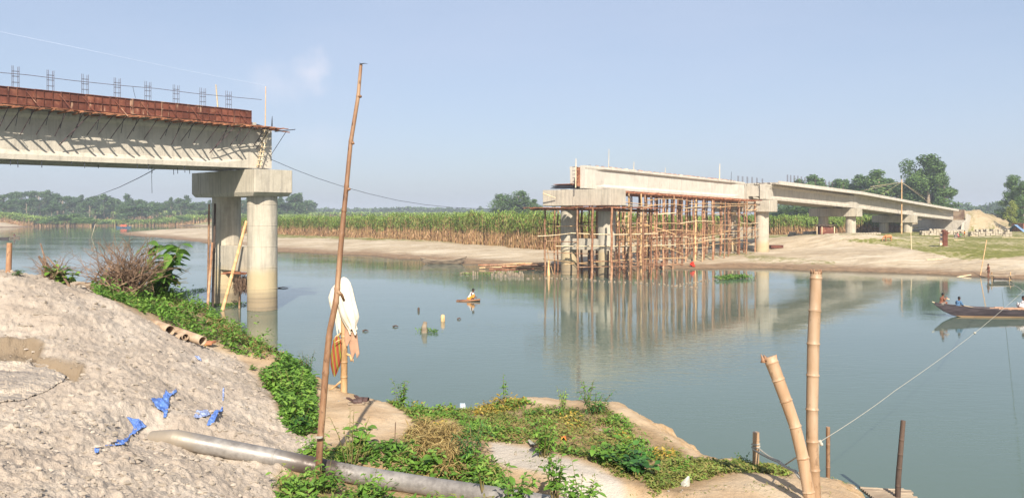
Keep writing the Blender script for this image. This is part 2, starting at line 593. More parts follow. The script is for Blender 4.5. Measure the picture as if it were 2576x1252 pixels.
EDGE = [(-900, 19), (-300, 19), (0, 19.5), (250, 20), (430, 19.8), (500, 18.8), (560, 17.8), (640, 16.6), (720, 15.5), (790, 14.7), (860, 13.9), (930, 13.3), (1000, 12.9),
        (1130, 12.6), (1220, 12.75), (1310, 13.2), (1390, 13.15), (1440, 12.85), (1500, 13.1), (1570, 12.9), (1610, 12.3), (1670, 11.7), (1735, 11.1), (1760, 10.7), (1850, 10.35),
        (1960, 10.05), (2070, 9.75), (2130, 9.4), (2175, 8.95), (2260, 8.2), (2500, 7.0), (3000, 5), (4000, 3)]
EP = [((px - CX) * D / FPX, D) for px, D in EDGE]
EPOLY = EP + [(10, -5), (-40, -5), (-40, 19)]
MOUND = [(-2900, 600), (0, 672), (200, 715), (330, 782), (410, 822), (500, 862), (600, 900), (660, 960), (720, 1040), (800, 1115), (740, 1140), (690, 1200), (730, 1252), (740, 3800), (-3900, 3800)]
WPATH = [(1225, 1108), (1330, 1122), (1420, 1150), (1540, 1195), (1620, 1250), (1680, 1320), (1560, 1500), (1460, 1252), (1380, 1190), (1250, 1160)]
VEGZ = [[(225, 730), (400, 690), (560, 790), (660, 850), (740, 900), (700, 900), (600, 880), (520, 850), (420, 820), (330, 780)],
        [(650, 940), (740, 880), (800, 960), (800, 1090), (740, 1090), (690, 1010)],
        [(970, 1000), (1200, 1000), (1350, 1020), (1500, 1010), (1600, 1060), (1720, 1120), (1720, 1200), (1640, 1230), (1540, 1190), (1420, 1150), (1330, 1120), (1200, 1100), (1040, 1060)],
        [(800, 1120), (1030, 1090), (1220, 1100), (1250, 1170), (1380, 1190), (1480, 1252), (1500, 1500), (700, 1500), (690, 1220)],
        [(1640, 1150), (1850, 1160), (1980, 1170), (1990, 1190), (1850, 1200), (1700, 1240), (1600, 1220)]]

PI_ = [(385, 1106, 8.75), (440, 1103, 8.66), (600, 1134, 8.8), (700, 1153, 8.84), (800, 1174, 8.86), (900, 1194, 8.8), (1000, 1210, 8.68), (1100, 1226, 8.5), (1300, 1256, 8.15), (1600, 1310, 7.7)]
PIPE = [P(*c) for c in PI_]


def near_z(x, y, rough=True):
    x = np.asarray(x, float); y = np.asarray(y, float)
    z = tps(x, y)
    py = CY + (CAMH - z) * FPX / np.maximum(y, .5); px = CX + x * FPX / np.maximum(y, .5)
    wob = fbm(x, y, .6, 3) * 26
    md = sstep(-14, 16, sdist(px + wob, py + wob * .6, MOUND))
    # dug trench behind the dark sheet
    tr = sdist(px + wob * .3, py + wob * .3, [(-300, 852), (0, 852), (70, 850), (105, 868), (90, 902), (150, 915), (205, 925), (190, 948), (130, 925), (60, 905), (-300, 905)])
    z = z - .20 * sstep(-5, 9, tr) * md
    d = sdist(x, y, EPOLY)
    d = d + fbm(x, y, .5, 4) * .22
    out = np.clip(-d, 0, None)
    z = np.where(d > 0, z - .16 * np.exp(-np.clip(d, 0, None) / .22), z - .16 - out * 1.35)
    pd = seg_dist(x, y, [(p.x, p.y) for p in PIPE[1:]])
    pz = np.interp(x, [p.x for p in PIPE], [p.z for p in PIPE]) - .10 + .10 * sstep(-3.4, -3.9, x)
    z = np.where(d > 0, z - np.clip(z - pz, 0, None) * sstep(.8, .25, pd), z)
    if rough:
        n1 = fbm(x, y, 1.1, 4); n2 = fbm(x + 9, y, .28, 4, .55); n3 = fbm(x, y + 5, .070, 3, .6)
        lump = np.clip(fbm(x + 3, y + 8, .16, 3, .55) - .07, 0, 1) * .26
        flat = sstep(-4, 10, sdist(px, py, [(-300, 905), (60, 905), (150, 928), (165, 950), (130, 985), (60, 1010), (-300, 1040)]))
        rg = (md * (1 - .85 * flat))
        streak = np.abs(fbm(x * 1.0 + y * .5, y * .35, .22, 3)) * .12
        z = z + n1 * (.05 + .07 * rg) + n2 * (.010 + .013 * rg) + n3 * (.003 + .019 * rg) + lump * (rg * .2 + .03) - streak * rg * sstep(700, 760, 1460 - py) * .12
    return z, px, py, md, d, tr


NU, NR = 1150, 720
us = np.linspace(-1.0, 1.0, NU)
ys = 1.6 * np.exp(np.linspace(0, math.log(25 / 1.6), NR))
YY, UU = np.meshgrid(ys, us, indexing='ij')
XX = UU * YY
ZZ, PX, PY, MD, DD, TR = near_z(XX.ravel(), YY.ravel())
V = np.c_[XX.ravel(), YY.ravel(), ZZ]
idx = np.arange(NU * NR).reshape(NR, NU)
F = np.stack([idx[:-1, :-1], idx[:-1, 1:], idx[1:, 1:], idx[1:, :-1]], -1).reshape(-1, 4)
F = F[(ZZ[F] > -.6).any(1)]
used = np.unique(F); rem = np.full(NU * NR, -1); rem[used] = np.arange(len(used))
wpm = sstep(-8, 10, sdist(PX + fbm(XX.ravel(), YY.ravel(), .4, 3) * 20, PY, WPATH))
veg = np.zeros(NU * NR)
for poly in VEGZ:
    veg = np.maximum(veg, sstep(-12, 14, sdist(PX + fbm(XX.ravel(), YY.ravel(), .3, 3) * 30, PY, poly)))
me = mesh_np('sand_bank', V[used], [rem[F]], vattr={'mound': MD[used], 'white': wpm[used], 'veg': veg[used], 'pit': sstep(-16, -2, TR)[used] * MD[used], 'edge': sstep(.5, .05, DD)[used]}, smooth=True)
near_o = bpy.data.objects.new('sand_bank', me); COL.objects.link(near_o); tag(near_o, kind='structure')

t = NT('river_sand', .92, .15)
p = t.pos()
n_L = t.noise(p, .42, 5, .65); n_a = t.noise(p, 1.3, 4, .6); n_b = t.noise(p, 11, 4, .65); n_c = t.noise(p, 45, 3, .6)
tan = t.ramp(n_a, [(.3, srgb(164, 138, 108)), (.5, srgb(180, 156, 126)), (.7, srgb(190, 170, 142))])
grey = t.ramp(n_a, [(.3, srgb(154, 140, 125)), (.5, srgb(170, 156, 140)), (.7, srgb(182, 169, 153))])
grey = t.mix(t.mr(n_b, .52, .70, 0, .5), grey, srgb(132, 119, 105))
grey = t.mix(t.mr(n_L, .5, .66, 0, .5), grey, srgb(138, 124, 108))
brown = t.ramp(n_b, [(.3, srgb(112, 90, 62)), (.7, srgb(150, 124, 90))])
c = t.mix(t.attr('mound'), tan, grey)
c = t.mix(t.attr('white'), c, t.mix(.5, grey, srgb(186, 178, 166)))
c = t.mix(t.math('MULTIPLY', t.attr('veg'), .75), c, brown)
c = t.mix(t.math('MULTIPLY', t.attr('edge'), t.mr(n_b, .4, .6, .3, .9)), c, srgb(162, 132, 94))
c = t.mix(t.math('MULTIPLY', t.attr('pit'), .95), c, srgb(126, 110, 90))
c = t.mix(t.mr(n_c, .6, .75, 0, .35), c, srgb(120, 100, 80))
t.color(c)
t.bump(t.math('ADD', t.math('MULTIPLY', n_b, 1.2), n_c), .014)
me.materials.append(t.m)

from mathutils.bvhtree import BVHTree


def ground(x, y):
    """height of the near bank"""
    return float(near_z(np.array([x]), np.array([y]))[0][0])


NZ = ZZ.reshape(NR, NU)


def ground_fast(x, y):
    u = x / y
    fi = (math.log(max(y, 1.61) / 1.6) / math.log(25 / 1.6)) * (NR - 1); fj = (u + 1) / 2.0 * (NU - 1)
    i = min(max(int(round(fi)), 0), NR - 1); j = min(max(int(round(fj)), 0), NU - 1)
    return float(NZ[i, j])


def ground_pix(px, py, y0=3.0, y1=22):
    """first point of the near bank met along the line of sight of a picture point"""
    u = (px - CX) / FPX; k = (py - CY) / FPX
    y = y0
    while y < y1:
        if ground_fast(u * y, y) >= CAMH - k * y: return Vector((u * y, y, CAMH - k * y))
        y += .02
    return Vector((u * y1, y1, ground_fast(u * y1, y1)))


# small clods lying all over the mound
rnd = random.Random(3); nr = np.random.RandomState(4)
cb = MB()
kk = 0
while kk < 12000:
    i = nr.randint(60, NR - 1); j = nr.randint(0, NU - 1); q = i * NU + j
    if MD[q] < .5 and rnd.random() > .10: continue
    if ZZ[q] < 2.4 or PY[q] < 670: continue
    if 905 < PY[q] < 1000 and PX[q] < 150: continue
    x, y, z = V[q]; s = .006 + .024 * rnd.random() ** 3.0
    if MD[q] < .5: s *= .6
    s *= .6 + y * .05
    cb.blob((x, y, z + s * .25), (s * rnd.uniform(.8, 1.5), s * rnd.uniform(.8, 1.3), s * rnd.uniform(.5, .9)), 5, 4, .38, a=rnd.random(), rnd=rnd)
    kk += 1
M['clod'] = m_simple('sand_clod', srgb(140, 129, 115), srgb(174, 162, 148), 2.5, .95, .004, 40, .1, world=True, rnd=.12)
o = cb.build('sand_clods', M['clod']); tag(o, kind='stuff')

# ------------------------------------------------------------------ far land
FS = [(7000, 690), (2900, 712), (2576, 703), (2450, 698), (2300, 691), (2100, 683), (1950, 678), (1850, 676), (1700, 678), (1600, 683), (1500, 681), (1400, 678), (1250, 670), (1150, 664), (1050, 655),
      (900, 644), (700, 633), (530, 613), (430, 601), (340, 593), (300, 588), (330, 583), (400, 580.5), (520, 579), (640, 578), (660, 574), (560, 571.5), (420, 567), (300, 563), (200, 562.5), (120, 568), (60, 571), (0, 572), (-300, 575), (-1500, 590)]
FSW = [tuple(PW(px, py)[:2]) for px, py in FS] + [(-1200, 6000), (6000, 6000), (6000, 60)]


def far_z(x, y, rough=True):
    x = np.asarray(x, float); y = np.asarray(y, float)
    d = sdist(x, y, FSW) + fbm(x, y, 9, 3) * 2.0
    px = CX + x * FPX / y
    left = sstep(640, 560, px) * sstep(300, 340, y)
    z = -.9 + sstep(-4, 1.5, d) * .98 + np.clip(d, 0, 14) * .062 + sstep(14, 40, d) * .85
    z = z + left * sstep(4, 16, d) * 1.0
    rt = sstep(1950, 2200, px) * sstep(200, 130, y)
    # sandy spit on the right, dips behind it then the meadow
    z = z + rt * (sstep(6, 22, d) * .55)
    # heaps of pale sand by the third pier
    for (qx, qy, D, rx, ry, h) in ((2010, 610, 116, 7, 4, .9), (2110, 612, 112, 9, 4, 1.0), (2170, 615, 108, 6, 3, .6), (2240, 640, 92, 14, 5, .4)):
        cx_ = (qx - CX) * D / FPX
        z = z + h * np.exp(-((x - cx_) / rx) ** 2 - ((y - D) / ry) ** 2)
    # approach embankment behind the abutment
    e0 = np.array([112.0, 196.0]); e1 = np.array([170.0, 255.0])
    v = e1 - e0; L = np.hypot(*v); v = v / L
    s = (x - e0[0]) * v[0] + (y - e0[1]) * v[1]; m = (x - e0[0]) * v[1] - (y - e0[1]) * v[0]
    mm = np.abs(m)
    emb = 4.9 - .062 * np.clip(s, 0, 80) + fbm(x, y, 7, 4) * 1.6
    z = z + np.clip(emb * sstep(-7, 0, s) - np.clip(mm - 5, 0, None) * .62 * 1.0, 0, None) * sstep(-8, -2, s) * sstep(120, 60, s)
    if rough:
        near = sstep(260, 120, y)
        z = z + fbm(x, y, 6, 4) * .22 * sstep(0, 8, d) + fbm(x, y, 1.4, 3) * .07 * near * sstep(-1, 4, d)
        z = z + np.abs(fbm(x * .3, y, 2.2, 3)) * .12 * near * sstep(0, 3, d) * sstep(24, 8, d)
    return z, d, px, mm, s


def build_far(name, us, ys):
    YY, UU = np.meshgrid(ys, us, indexing='ij')
    x = (UU * YY).ravel(); y = YY.ravel()
    z, d, px, mm, s = far_z(x, y)
    py = CY + (CAMH - z) * FPX / y
    nU = len(us)
    idx = np.arange(len(x)).reshape(len(ys), nU)
    F = np.stack([idx[:-1, :-1], idx[:-1, 1:], idx[1:, 1:], idx[1:, :-1]], -1).reshape(-1, 4)
    F = F[(z[F] > -.7).any(1)]
    used = np.unique(F); rem = np.full(len(x), -1); rem[used] = np.arange(len(used))
    wob = fbm(x, y, 5, 3) * 7
    g = np.zeros(len(x))
    polys = [([(2090, 603), (2250, 598), (2900, 590), (2900, 650), (2576, 645), (2480, 651), (2435, 655), (2395, 649), (2350, 640), (2294, 627), (2210, 615), (2130, 606)], 1),
             ([(560, 588), (700, 586), (1100, 604), (1400, 618), (1400, 626), (1100, 608), (700, 598)], .85),
             ([(1580, 612), (1880, 600), (1900, 640), (1760, 655), (1600, 650)], .45),
             ([(1880, 640), (2100, 655), (2100, 666), (1880, 660)], .55),
             ([(-900, 400), (620, 540), (640, 566), (560, 568), (300, 560), (170, 560), (120, 556), (-900, 552)], .8),
             ([(1500, 540), (2300, 540), (2576, 560), (2576, 585), (2400, 592), (2250, 592), (1500, 598)], .5)]
    for poly, k in polys:
        g = np.maximum(g, k * sstep(-2.5, 3.5, sdist(px + wob * 2, py + wob * .4, poly)))
    g = np.maximum(g, .9 * sstep(40, 60, d + wob * 2))
    embm = ((mm < 16) & (s > -12) & (s < 110) & (z > 2.6)).astype(float)
    g = g * (1 - embm * .75)
    me = mesh_np(name, np.c_[x, y, z][used], [rem[F]], vattr={'grass': g[used], 'inland': d[used], 'emb': embm[used]}, smooth=True)
    o = bpy.data.objects.new(name, me); COL.objects.link(o); tag(o, kind='structure')
    return o


far_o = build_far('far_bank', np.linspace(-1.1, 1.1, 1100), 58 * np.exp(np.linspace(0, math.log(4500 / 58), 620)))
t = NT('far_bank_soil', .92, .15)
p = t.pos(); n1 = t.noise(p, .12, 4, .6); n2 = t.noise(t.pos((.25, 1, 1)), .9, 4, .6); n3 = t.noise(p, 1.6, 3, .6)
sand = t.ramp(t.math('ADD', t.math('MULTIPLY', n1, .5), t.math('MULTIPLY', n2, .5)), [(.36, srgb(146, 128, 104)), (.5, srgb(170, 154, 130)), (.62, srgb(188, 174, 152))])
mud = t.ramp(n3, [(.3, srgb(112, 92, 72)), (.7, srgb(142, 118, 92))])
ind = t.math('ADD', t.attr('inland'), t.math('MULTIPLY', n2, 5))
c = t.mix(t.mr(ind, 9.5, 4.5), sand, mud)
gr = t.ramp(t.math('ADD', t.math('MULTIPLY', n3, .6), t.math('MULTIPLY', n1, .4)), [(.3, srgb(86, 86, 38)), (.5, srgb(112, 112, 52)), (.7, srgb(156, 140, 96))])
gf = t.math('MULTIPLY', t.attr('grass'), 1.5)
gf = t.math('SUBTRACT', gf, t.mr(t.math('ADD', t.math('MULTIPLY', n3, .6), t.math('MULTIPLY', n1, .4)), .42, .60, 0, .95), clamp=True)
c = t.mix(gf, c, gr)
c = t.mix(t.math('MULTIPLY', t.attr('emb'), .7), c, t.ramp(t.noise(t.pos((1, 1, .3)), .35, 4, .7), [(.3, srgb(128, 108, 76)), (.5, srgb(164, 144, 112)), (.66, srgb(112, 104, 62))]))
c = t.mix(t.mr(t.z(), .14, .02, 0, .6), c, srgb(80, 64, 50))
t.color(c)
t.bump(t.math('ADD', n3, n2), .18)
far_o.data.materials.append(t.m)


def fz(x, y):
    return float(far_z(np.array([x]), np.array([y]))[0][0])


# ------------------------------------------------------------------ haze
hz = MB(); hz.box((0, 1400, 16.0), (6400, 5600, 36.0)); hz_o = hz.build('haze', M['water'])
hm = bpy.data.materials.new('haze_air'); hm.use_nodes = True; nt = hm.node_tree
nt.nodes.remove(nt.nodes['Principled BSDF'])
pv = nt.nodes.new('ShaderNodeVolumePrincipled'); pv.inputs['Color'].default_value = (.83, .90, 1.0, 1)
pv.inputs['Density'].default_value = HAZE if 'HAZE' in globals() else .00055
pv.inputs['Anisotropy'].default_value = .1
nt.links.new(pv.outputs[0], nt.nodes['Material Output'].inputs['Volume'])
hz_o.data.materials.clear(); hz_o.data.materials.append(hm); tag(hz_o, kind='stuff')
# ------------------------------------------------------------------ bridge
BD = Vector((.6636, .748, 0)).normalized()
ND = Vector((BD.y, -BD.x, 0))               # towards the near side of the bridge
UP = Vector((0, 0, 1))


def fr(C, b, n):
    """a local frame: (along, across, z) -> world"""
    return lambda s, m, z: Vector((C[0], C[1], 0)) + b * s + n * m + UP * z


def px_of(px, D): return Vector(((px - CX) * D / FPX, D, 0))


PIERS = []


def pier(label, C, z0, zcb, zct, sep, dia, capL, capW, over, tie, mat='conc', b=BD, group='concrete bridge piers'):
    n = Vector((b.y, -b.x, 0))
    T = thing('bridge_pier', label, 'bridge pier', (C[0], C[1], z0), group)
    f = fr(C, b, n)
    for m in (0, -sep):
        q = MB(); c = f(0, m, 0)
        zs = list(np.arange(z0 - 1.2, zcb, 1.35)) + [zcb + .01]
        pts = []; rr = []
        for i, z in enumerate(zs):
            pts.append((c.x, c.y, z)); rr.append(dia / 2)
            if i < len(zs) - 2:     # formwork joint ring
                pts.append((c.x, c.y, zs[i + 1] - .03)); rr.append(dia / 2)
                pts.append((c.x, c.y, zs[i + 1] - .015)); rr.append(dia / 2 + .018)
        q.tube(pts, rr, n=36)
        q.build('column', M[mat], T, smooth=True)
    q = MB()
    m1 = over + dia / 2; m0 = m1 - capL; w2 = capW / 2; ch = .24 if dia > 1.8 else .06
    e = .06
    rings = []
    for z, i in ((zcb, 1), (zcb + ch, 0), (zct, 0)):
        k = ch * 1.3 * i; kk = .10 * i
        rings.append([f(s, m, z) for s, m in ((-w2 + kk, m0 + k + e), (-w2 + kk, m1 - k - e), (-w2 + kk + e, m1 - k), (w2 - kk - e, m1 - k), (w2 - kk, m1 - k - e), (w2 - kk, m0 + k + e), (w2 - kk - e, m0 + k), (-w2 + kk + e, m0 + k))])
    q.loft(rings)
    q.build('cap_beam', M[mat], T)
    # raised strips left by the form boards
    for m in np.linspace(m0 + 1.0, m1 - .9, 5):
        q = MB(); a = f(-w2 - .006, m, (zcb + ch + zct) / 2); q.box(a, (.02, .025, zct - zcb - ch - .06), rot=Matrix((b, n, UP)).transposed())
        q.build('form_mark', M[mat], T)
    if tie:
        q = MB(); c = f(0, -sep / 2, (tie[0] + tie[1]) / 2)
        q.box(c, (dia * .86, sep - dia * .2, tie[1] - tie[0]), rot=Matrix((b, n, UP)).transposed())
        q.build('tie_beam', M[mat], T)
    for m in (.3, -2.3, -4.9):
        q = MB(); q.box(f(0, m - .3, zct + .03), (.7, .55, .1), rot=Matrix((b, n, UP)).transposed()); q.build('bearing_pad', M['cable'], T)
    PIERS.append(T)
    return T, f


C1 = px_of(660, 50.0); C2 = px_of(1526, 76); C3 = px_of(1917, 104); C4 = px_of(2140, 132); C5 = px_of(2283, 160); C6 = px_of(2392, 190)
Z1 = (6.2 + (537 - 494) * 50 / FPX, 6.2 + (537 - 427) * 50 / FPX)
pier('nearest pier of two round concrete columns standing in the water left of the gap', C1, -.1, Z1[0], 8.98, 4.6, 1.88, 8.3, 2.7, .45, (2.45, 4.05))
pier('second pier in the water, ringed by bamboo scaffolding with shadow arcs on its columns', C2, -.1, 6.95, 8.6, 4.6, 1.74, 8.4, 2.7, .5, (2.6, 3.7))
pier('pier on the mud bank at the right end of the propped girder, silt stained', C3, .3, 6.4, 8.0, 4.6, 1.78, 8.4, 2.6, .7, (2.9, 4.35))
pier('pier behind the pale sand heaps, under the first joint of the finished deck', C4, 1.4, 5.66, 7.1, 4.6, 1.66, 8.2, 2.5, .7, None)
pier('farthest round pier, next to the tall guyed pole at the end of the bridge', C5, 1.4, 4.3, 5.8, 4.6, 1.75, 8.2, 2.5, .7, None)


def girder_mb(q, A, B, zA, zB, h, m, n, tw=.30, bw=.29, web=.11, endk=True):
    """I girder from A to B (xy), bottom height zA..zB, centre line offset m"""
    L = (B - A).length; b = (B - A).normalized()
    def prof(w, t, k):
        return [(-k, 0), (k, 0), (k, .26), (w, .50), (w, h - .38), (t, h - .20), (t, h), (-t, h), (-t, h - .20), (-w, h - .38), (-w, .50), (-k, .26)]
    rings = []
    for s, w in ((0, bw), (1.7, bw), (3.6, web), (L - 3.6, web), (L - 1.7, bw), (L, bw)):
        z = zA + (zB - zA) * s / L
        c = Vector((A.x, A.y, 0)) + b * s
        rings.append([c + n * (m + u) + UP * (z + v) for u, v in prof(w, tw, bw)])
    q.loft(rings)


def slab_mb(q, A, B, zA, zB, m0, m1, th, n, k=1):
    c0 = [Vector((A.x, A.y, zA)) + n * m for m in (m0, m1)]
    c1 = [Vector((B.x, B.y, zB)) + n * m for m in (m0, m1)]
    q.loft([[c0[0], c0[1], c0[1] + UP * th, c0[0] + UP * th], [c1[0], c1[1], c1[1] + UP * th, c1[0] + UP * th]])


GM = (.0, -2.35, -4.7)          # girder lines across the bridge
# --- left span: runs out of the frame
b1 = Vector((.655, .755, 0)).normalized(); n1 = Vector((b1.y, -b1.x, 0))
A1 = C1 - b1 * 36.5; B1 = C1 + b1 * .50
L1 = thing('bridge_span', 'unfinished left bridge span coming in from the left edge, with rusty formwork on its edge', 'bridge span', (B1.x, B1.y, 9.1), 'bridge spans')
for m in GM:
    q = MB(); girder_mb(q, A1, B1, 8.72, 9.10, 2.55, m, n1)
    q.build('girder', M['conc_clean'], L1)
q = MB(); slab_mb(q, A1, B1 - b1 * 1.6, 11.32, 11.66, -6.0, 1.12, .22, n1); q.build('deck_slab', M['conc_clean'], L1)
for s in (0.6, 12, 24):
    q = MB(); c = B1 - b1 * s; q.box((c.x - n1.x * 2.35, c.y - n1.y * 2.35, 10.2), (.3, 4.6, 1.7), rot=Matrix((b1, n1, UP)).transposed()); q.build('diaphragm', M['conc_clean'], L1)
# crumbs of mortar and short wires hanging from the soffit
rr_ = random.Random(5)
for i in range(16):
    q = MB()
    s = 2.5 + 1.0 * i + rr_.random(); c = B1 - b1 * s + n1 * rr_.choice((.2, -2.2, -4.5)); z = 8.72 + .38 * (1 - s / 36.5)
    q.tube([(c.x, c.y, z + .1), (c.x + .02, c.y, z - rr_.uniform(.15, .45))], .02, 5)
    q.build('hanging_wire', M['cable'], L1)

# --- formwork along its edge
f1 = lambda s, m, z: Vector((B1.x, B1.y, 0)) - b1 * s + n1 * m + UP * (z - .0103 * s)
FW = thing('edge_formwork', 'rust red steel panels lining the deck edge of the left span, propped by thin struts', 'formwork', f1(2, 1.2, 11.8))
s = 2.0; pn = 0
while s < 27:
    q = MB(); Lp = 1.2
    q.box(f1(s + Lp / 2, 1.22, 12.18), (Lp - .015, .012, .86), rot=Matrix((b1, n1, UP)).transposed(), a=rr_.random())
    for zz in (11.77, 12.18, 12.59): q.box(f1(s + Lp / 2, 1.255, zz), (Lp - .01, .055, .035), rot=Matrix((b1, n1, UP)).transposed(), a=.1)
    for u in (.02, .4, .8, 1.18): q.box(f1(s + u, 1.25, 12.18), (.03, .05, .84), rot=Matrix((b1, n1, UP)).transposed(), a=.15)
    q.build('steel_panel', M['rust'], FW); s += Lp; pn += 1
for s in np.arange(2.4, 26, 1.45):
    s += rr_.uniform(-.2, .2); q = MB()
    q.tube([f1(s + .5, 1.30, 12.45), f1(s - .05, 1.75, 11.55)], .016, 5); q.build('brace', M['rust'], FW)
# timber walkway carried on brackets
q = MB()
for s in np.arange(.2, 27, .62):
    m = rr_.uniform(1.25, 1.75)
    q.box(f1(s, m - .15, 11.66 + rr_.uniform(-.03, .03)), (1.5, .16, .035), rot=Matrix.Rotation(rr_.uniform(-.12, .12), 3, 'Z') @ Matrix((b1, n1, UP)).transposed(), a=rr_.random())
    q.box(f1(s, 1.2, 11.58), (.08, 1.5 + rr_.uniform(0, .5), .07), rot=Matrix.Rotation(rr_.uniform(-.25, .25), 3, 'Z') @ Matrix((b1, n1, UP)).transposed(), a=rr_.random())
q.build('planking', M['plank'], FW)
ns = 0
for s in np.arange(.5, 27, .74):
    s += rr_.uniform(-.2, .2)
    q = MB()
    q.tube([f1(s, 1.30, 11.62), f1(s + rr_.uniform(.25, .5), .36, 10.62 - rr_.uniform(0, .35))], .022, 5)
    q.build('prop', M['rebar'], FW)
    if rr_.random() < .75:
        q = MB(); q.tube([f1(s + .05, 1.05, 11.6), f1(s + .05 + rr_.uniform(-.05, .05), .55, 10.9 - rr_.uniform(0, .2))], .016, 4)
        q.build('tie_wire', M['cable'], FW)
for s in (3.2, 11.5, 17, 22.5):
    q = MB(); q.tube([f1(s, 1.4, 11.5), f1(s + 1.1, .40, 9.9)], .03, 5); q.build('long_prop', M['rebar'], FW)
# ragged bar ends beyond the last panel
q = MB()
for i in range(9):
    z = 11.70 + .03 * i
    q.tube([f1(2.4, .9 - i * .12, z + .28), f1(-.1 + rr_.random() * .4, .9 - i * .15, z - .12), f1(-.35, .95 - i * .15, z - .16)], .014, 4)
q.build('bar_end', M['rebar'], FW)
q = MB()
for i in range(7):
    q.box(f1(.4 + .2 * i, .8 - .1 * i, 11.60 + .03 * i), (1.7, .12, .04), rot=Matrix.Rotation(rr_.uniform(-.5, .5), 3, 'Z') @ Matrix((b1, n1, UP)).transposed(), a=rr_.random())
q.box(f1(-.35, .6, 11.55), (1.9, .07, .06), rot=Matrix.Rotation(.25, 3, 'Z') @ Matrix((b1, n1, UP)).transposed())
q.build('loose_board', M['plank'], FW)
q = MB(); q.tube([f1(-.9, 1.6, 11.62), f1(-.1, .5, 11.5)], .03, 5); q.tube([f1(-.5, 1.2, 11.5), f1(.15, .35, 9.9)], .02, 5); q.build('corner_rod', M['cable'], FW)

# --- rebar post cages
RB = None; pxs = (39, 127, 214, 295, 372, 443, 510, 575)
for i, pxx in enumerate(pxs):
    # solve the station whose picture column is pxx
    k = (pxx - CX) / FPX
    o0 = f1(0, .85, 0); s = (o0.x - k * o0.y) / (b1.x - k * b1.y)
    base = f1(s, .85, 11.75)
    if RB is None:
        c = thing('rebar_cage', '', 'rebar', base, 'upright rebar cages along the left deck edge')
        R0 = RB = c
        for du, dv in ((-.13, -.1), (.13, -.1), (-.13, .1), (.13, .1)):
            q = MB(); p0 = base + b1 * du + n1 * dv
            q.tube([p0, p0 + UP * (1.95 + rr_.uniform(-.04, .06))], .011, 5); q.build('bar', M['rebar'], c)
        for zz in (.55, .85, 1.15, 1.45, 1.7):
            q = MB(); ring = [base + b1 * du + n1 * dv + UP * zz for du, dv in ((-.14, -.11), (.14, -.11), (.14, .11), (-.14, .11), (-.14, -.11))]
            q.tube(ring, .008, 4); q.build('stirrup', M['rebar'], c)
    else:
        c = copy_tree(RB); c.location = base
    ordn = ('first', 'second', 'third', 'fourth', 'fifth', 'sixth', 'seventh', 'eighth')[i]
    c['label'] = ordn + ' upright rebar cage from the left edge, on the deck of the left span'
q = MB(); pts = [f1(s, .82, 13.40 - .006 * s + (.03 * math.sin(s))) for s in np.arange(1.05, 24, 2.2)]
q.tube(pts, .015, 5)
o = q.build('long_bar', M['rebar']); tag(o, 'long thin steel bar tied along the tops of the left rebar cages', 'steel bar')

# bamboo poles standing at the end of the left span
q = MB(); q.bamboo(P(549, 282, 48.6), P(543, 213, 48.4), .05, .035, n=6); o = q.build('bamboo_pole', M['bam_pale']); tag(o, 'short pale bamboo pole standing behind the rusty formwork near its right end', 'pole')
q = MB(); q.bamboo(P(667, 338, 50.2), P(668.5, 218, 50.2), .038, .024, n=6); o = q.build('bamboo_pole', M['bam_tan']); tag(o, 'thin upright pole rising from the corner of the left span above the loose boards', 'pole')
q = MB(); q.tube([P(684, 318, 50.0), P(684.5, 300, 50.0), P(685, 292, 50.0)], [.05, .03, .01], 6); o = q.build('wire_bundle', M['cable']); tag(o, 'small bundle of wires sticking up at the tip of the left span', 'wire bundle')
LD = thing('bamboo_ladder', 'narrow bamboo ladder leaning on the end of the left girder above the pier cap', 'ladder', P(650, 420, 49.3))
for dx in (-3.5, 3.5):
    q = MB(); q.bamboo(P(651 + dx, 421, 49.3), P(672 + dx, 318, 49.2), .04, .03, n=6); q.build('rail', M['bam_pale'], LD)
for i in range(9):
    tt = (i + .6) / 9.5; q = MB(); c = P(651 + 21 * tt, 421 - 103 * tt, 49.2); q.tube([c - Vector((.22, 0, 0)), c + Vector((.22, 0, .02))], .022, 5); q.build('rung', M['bam_pale'], LD)

# --- things round the nearest pier
PB = (('upright brown bamboo pole tied to the left side of the nearest pier', (523, 766), (526, 514), 50.4, .075, 'bam_red'),
      ('dark upright timber close behind the brown pole on the left side of the nearest pier', (535, 764), (541, 512), 50.8, .085, 'dark'),
      ('bamboo pole leaning against the left column of the nearest pier, foot in the water', (522, 766), (534, 610), 50.2, .085, 'bam_scaf'),
      ('long bamboo pole leaning between the two columns of the nearest pier', (560, 768), (620, 556), 49.6, .115, 'bam_tan'),
      ('short vertical stake in the gap between the columns of the nearest pier', (602, 765), (603, 694), 50.5, .06, 'bam_red'))
for lb, a, bq, D, r, mt in PB:
    q = MB(); q.bamboo(P(a[0], a[1] + 12, D), P(bq[0], bq[1], D), r * 1.1, r * .85, seg=.5, n=8)
    o = q.build('bamboo_pole', M[mt]); tag(o, lb, 'pole', 'poles around the nearest pier')
PL = thing('work_platform', 'small rusty brown platform of sticks with roots hanging under it between the nearest columns', 'platform', P(600, 690, 50))
for i in range(12):
    q = MB(); z = rr_.uniform(-3, 3); q.tube([P(553 + rr_.uniform(0, 40), 686 + z, 50 + rr_.uniform(-.6, .2)), P(623 - rr_.uniform(0, 12), 688 + z, 49.8 + rr_.uniform(-.5, .3))], .03, 5); q.build('stick', M['plank'], PL)
q = MB()
for i in range(260):
    a = P(rr_.uniform(590, 621), rr_.uniform(692, 706), 50 + rr_.uniform(-.4, .5)); q.tube([a, a + Vector((rr_.uniform(-.1, .1), 0, -rr_.uniform(.2, .5))), a + Vector((rr_.uniform(-.2, .2), 0, -rr_.uniform(.5, 1.0)))], .012, 3, cap=False)
q.build('hanging_roots', M['twig'], PL)

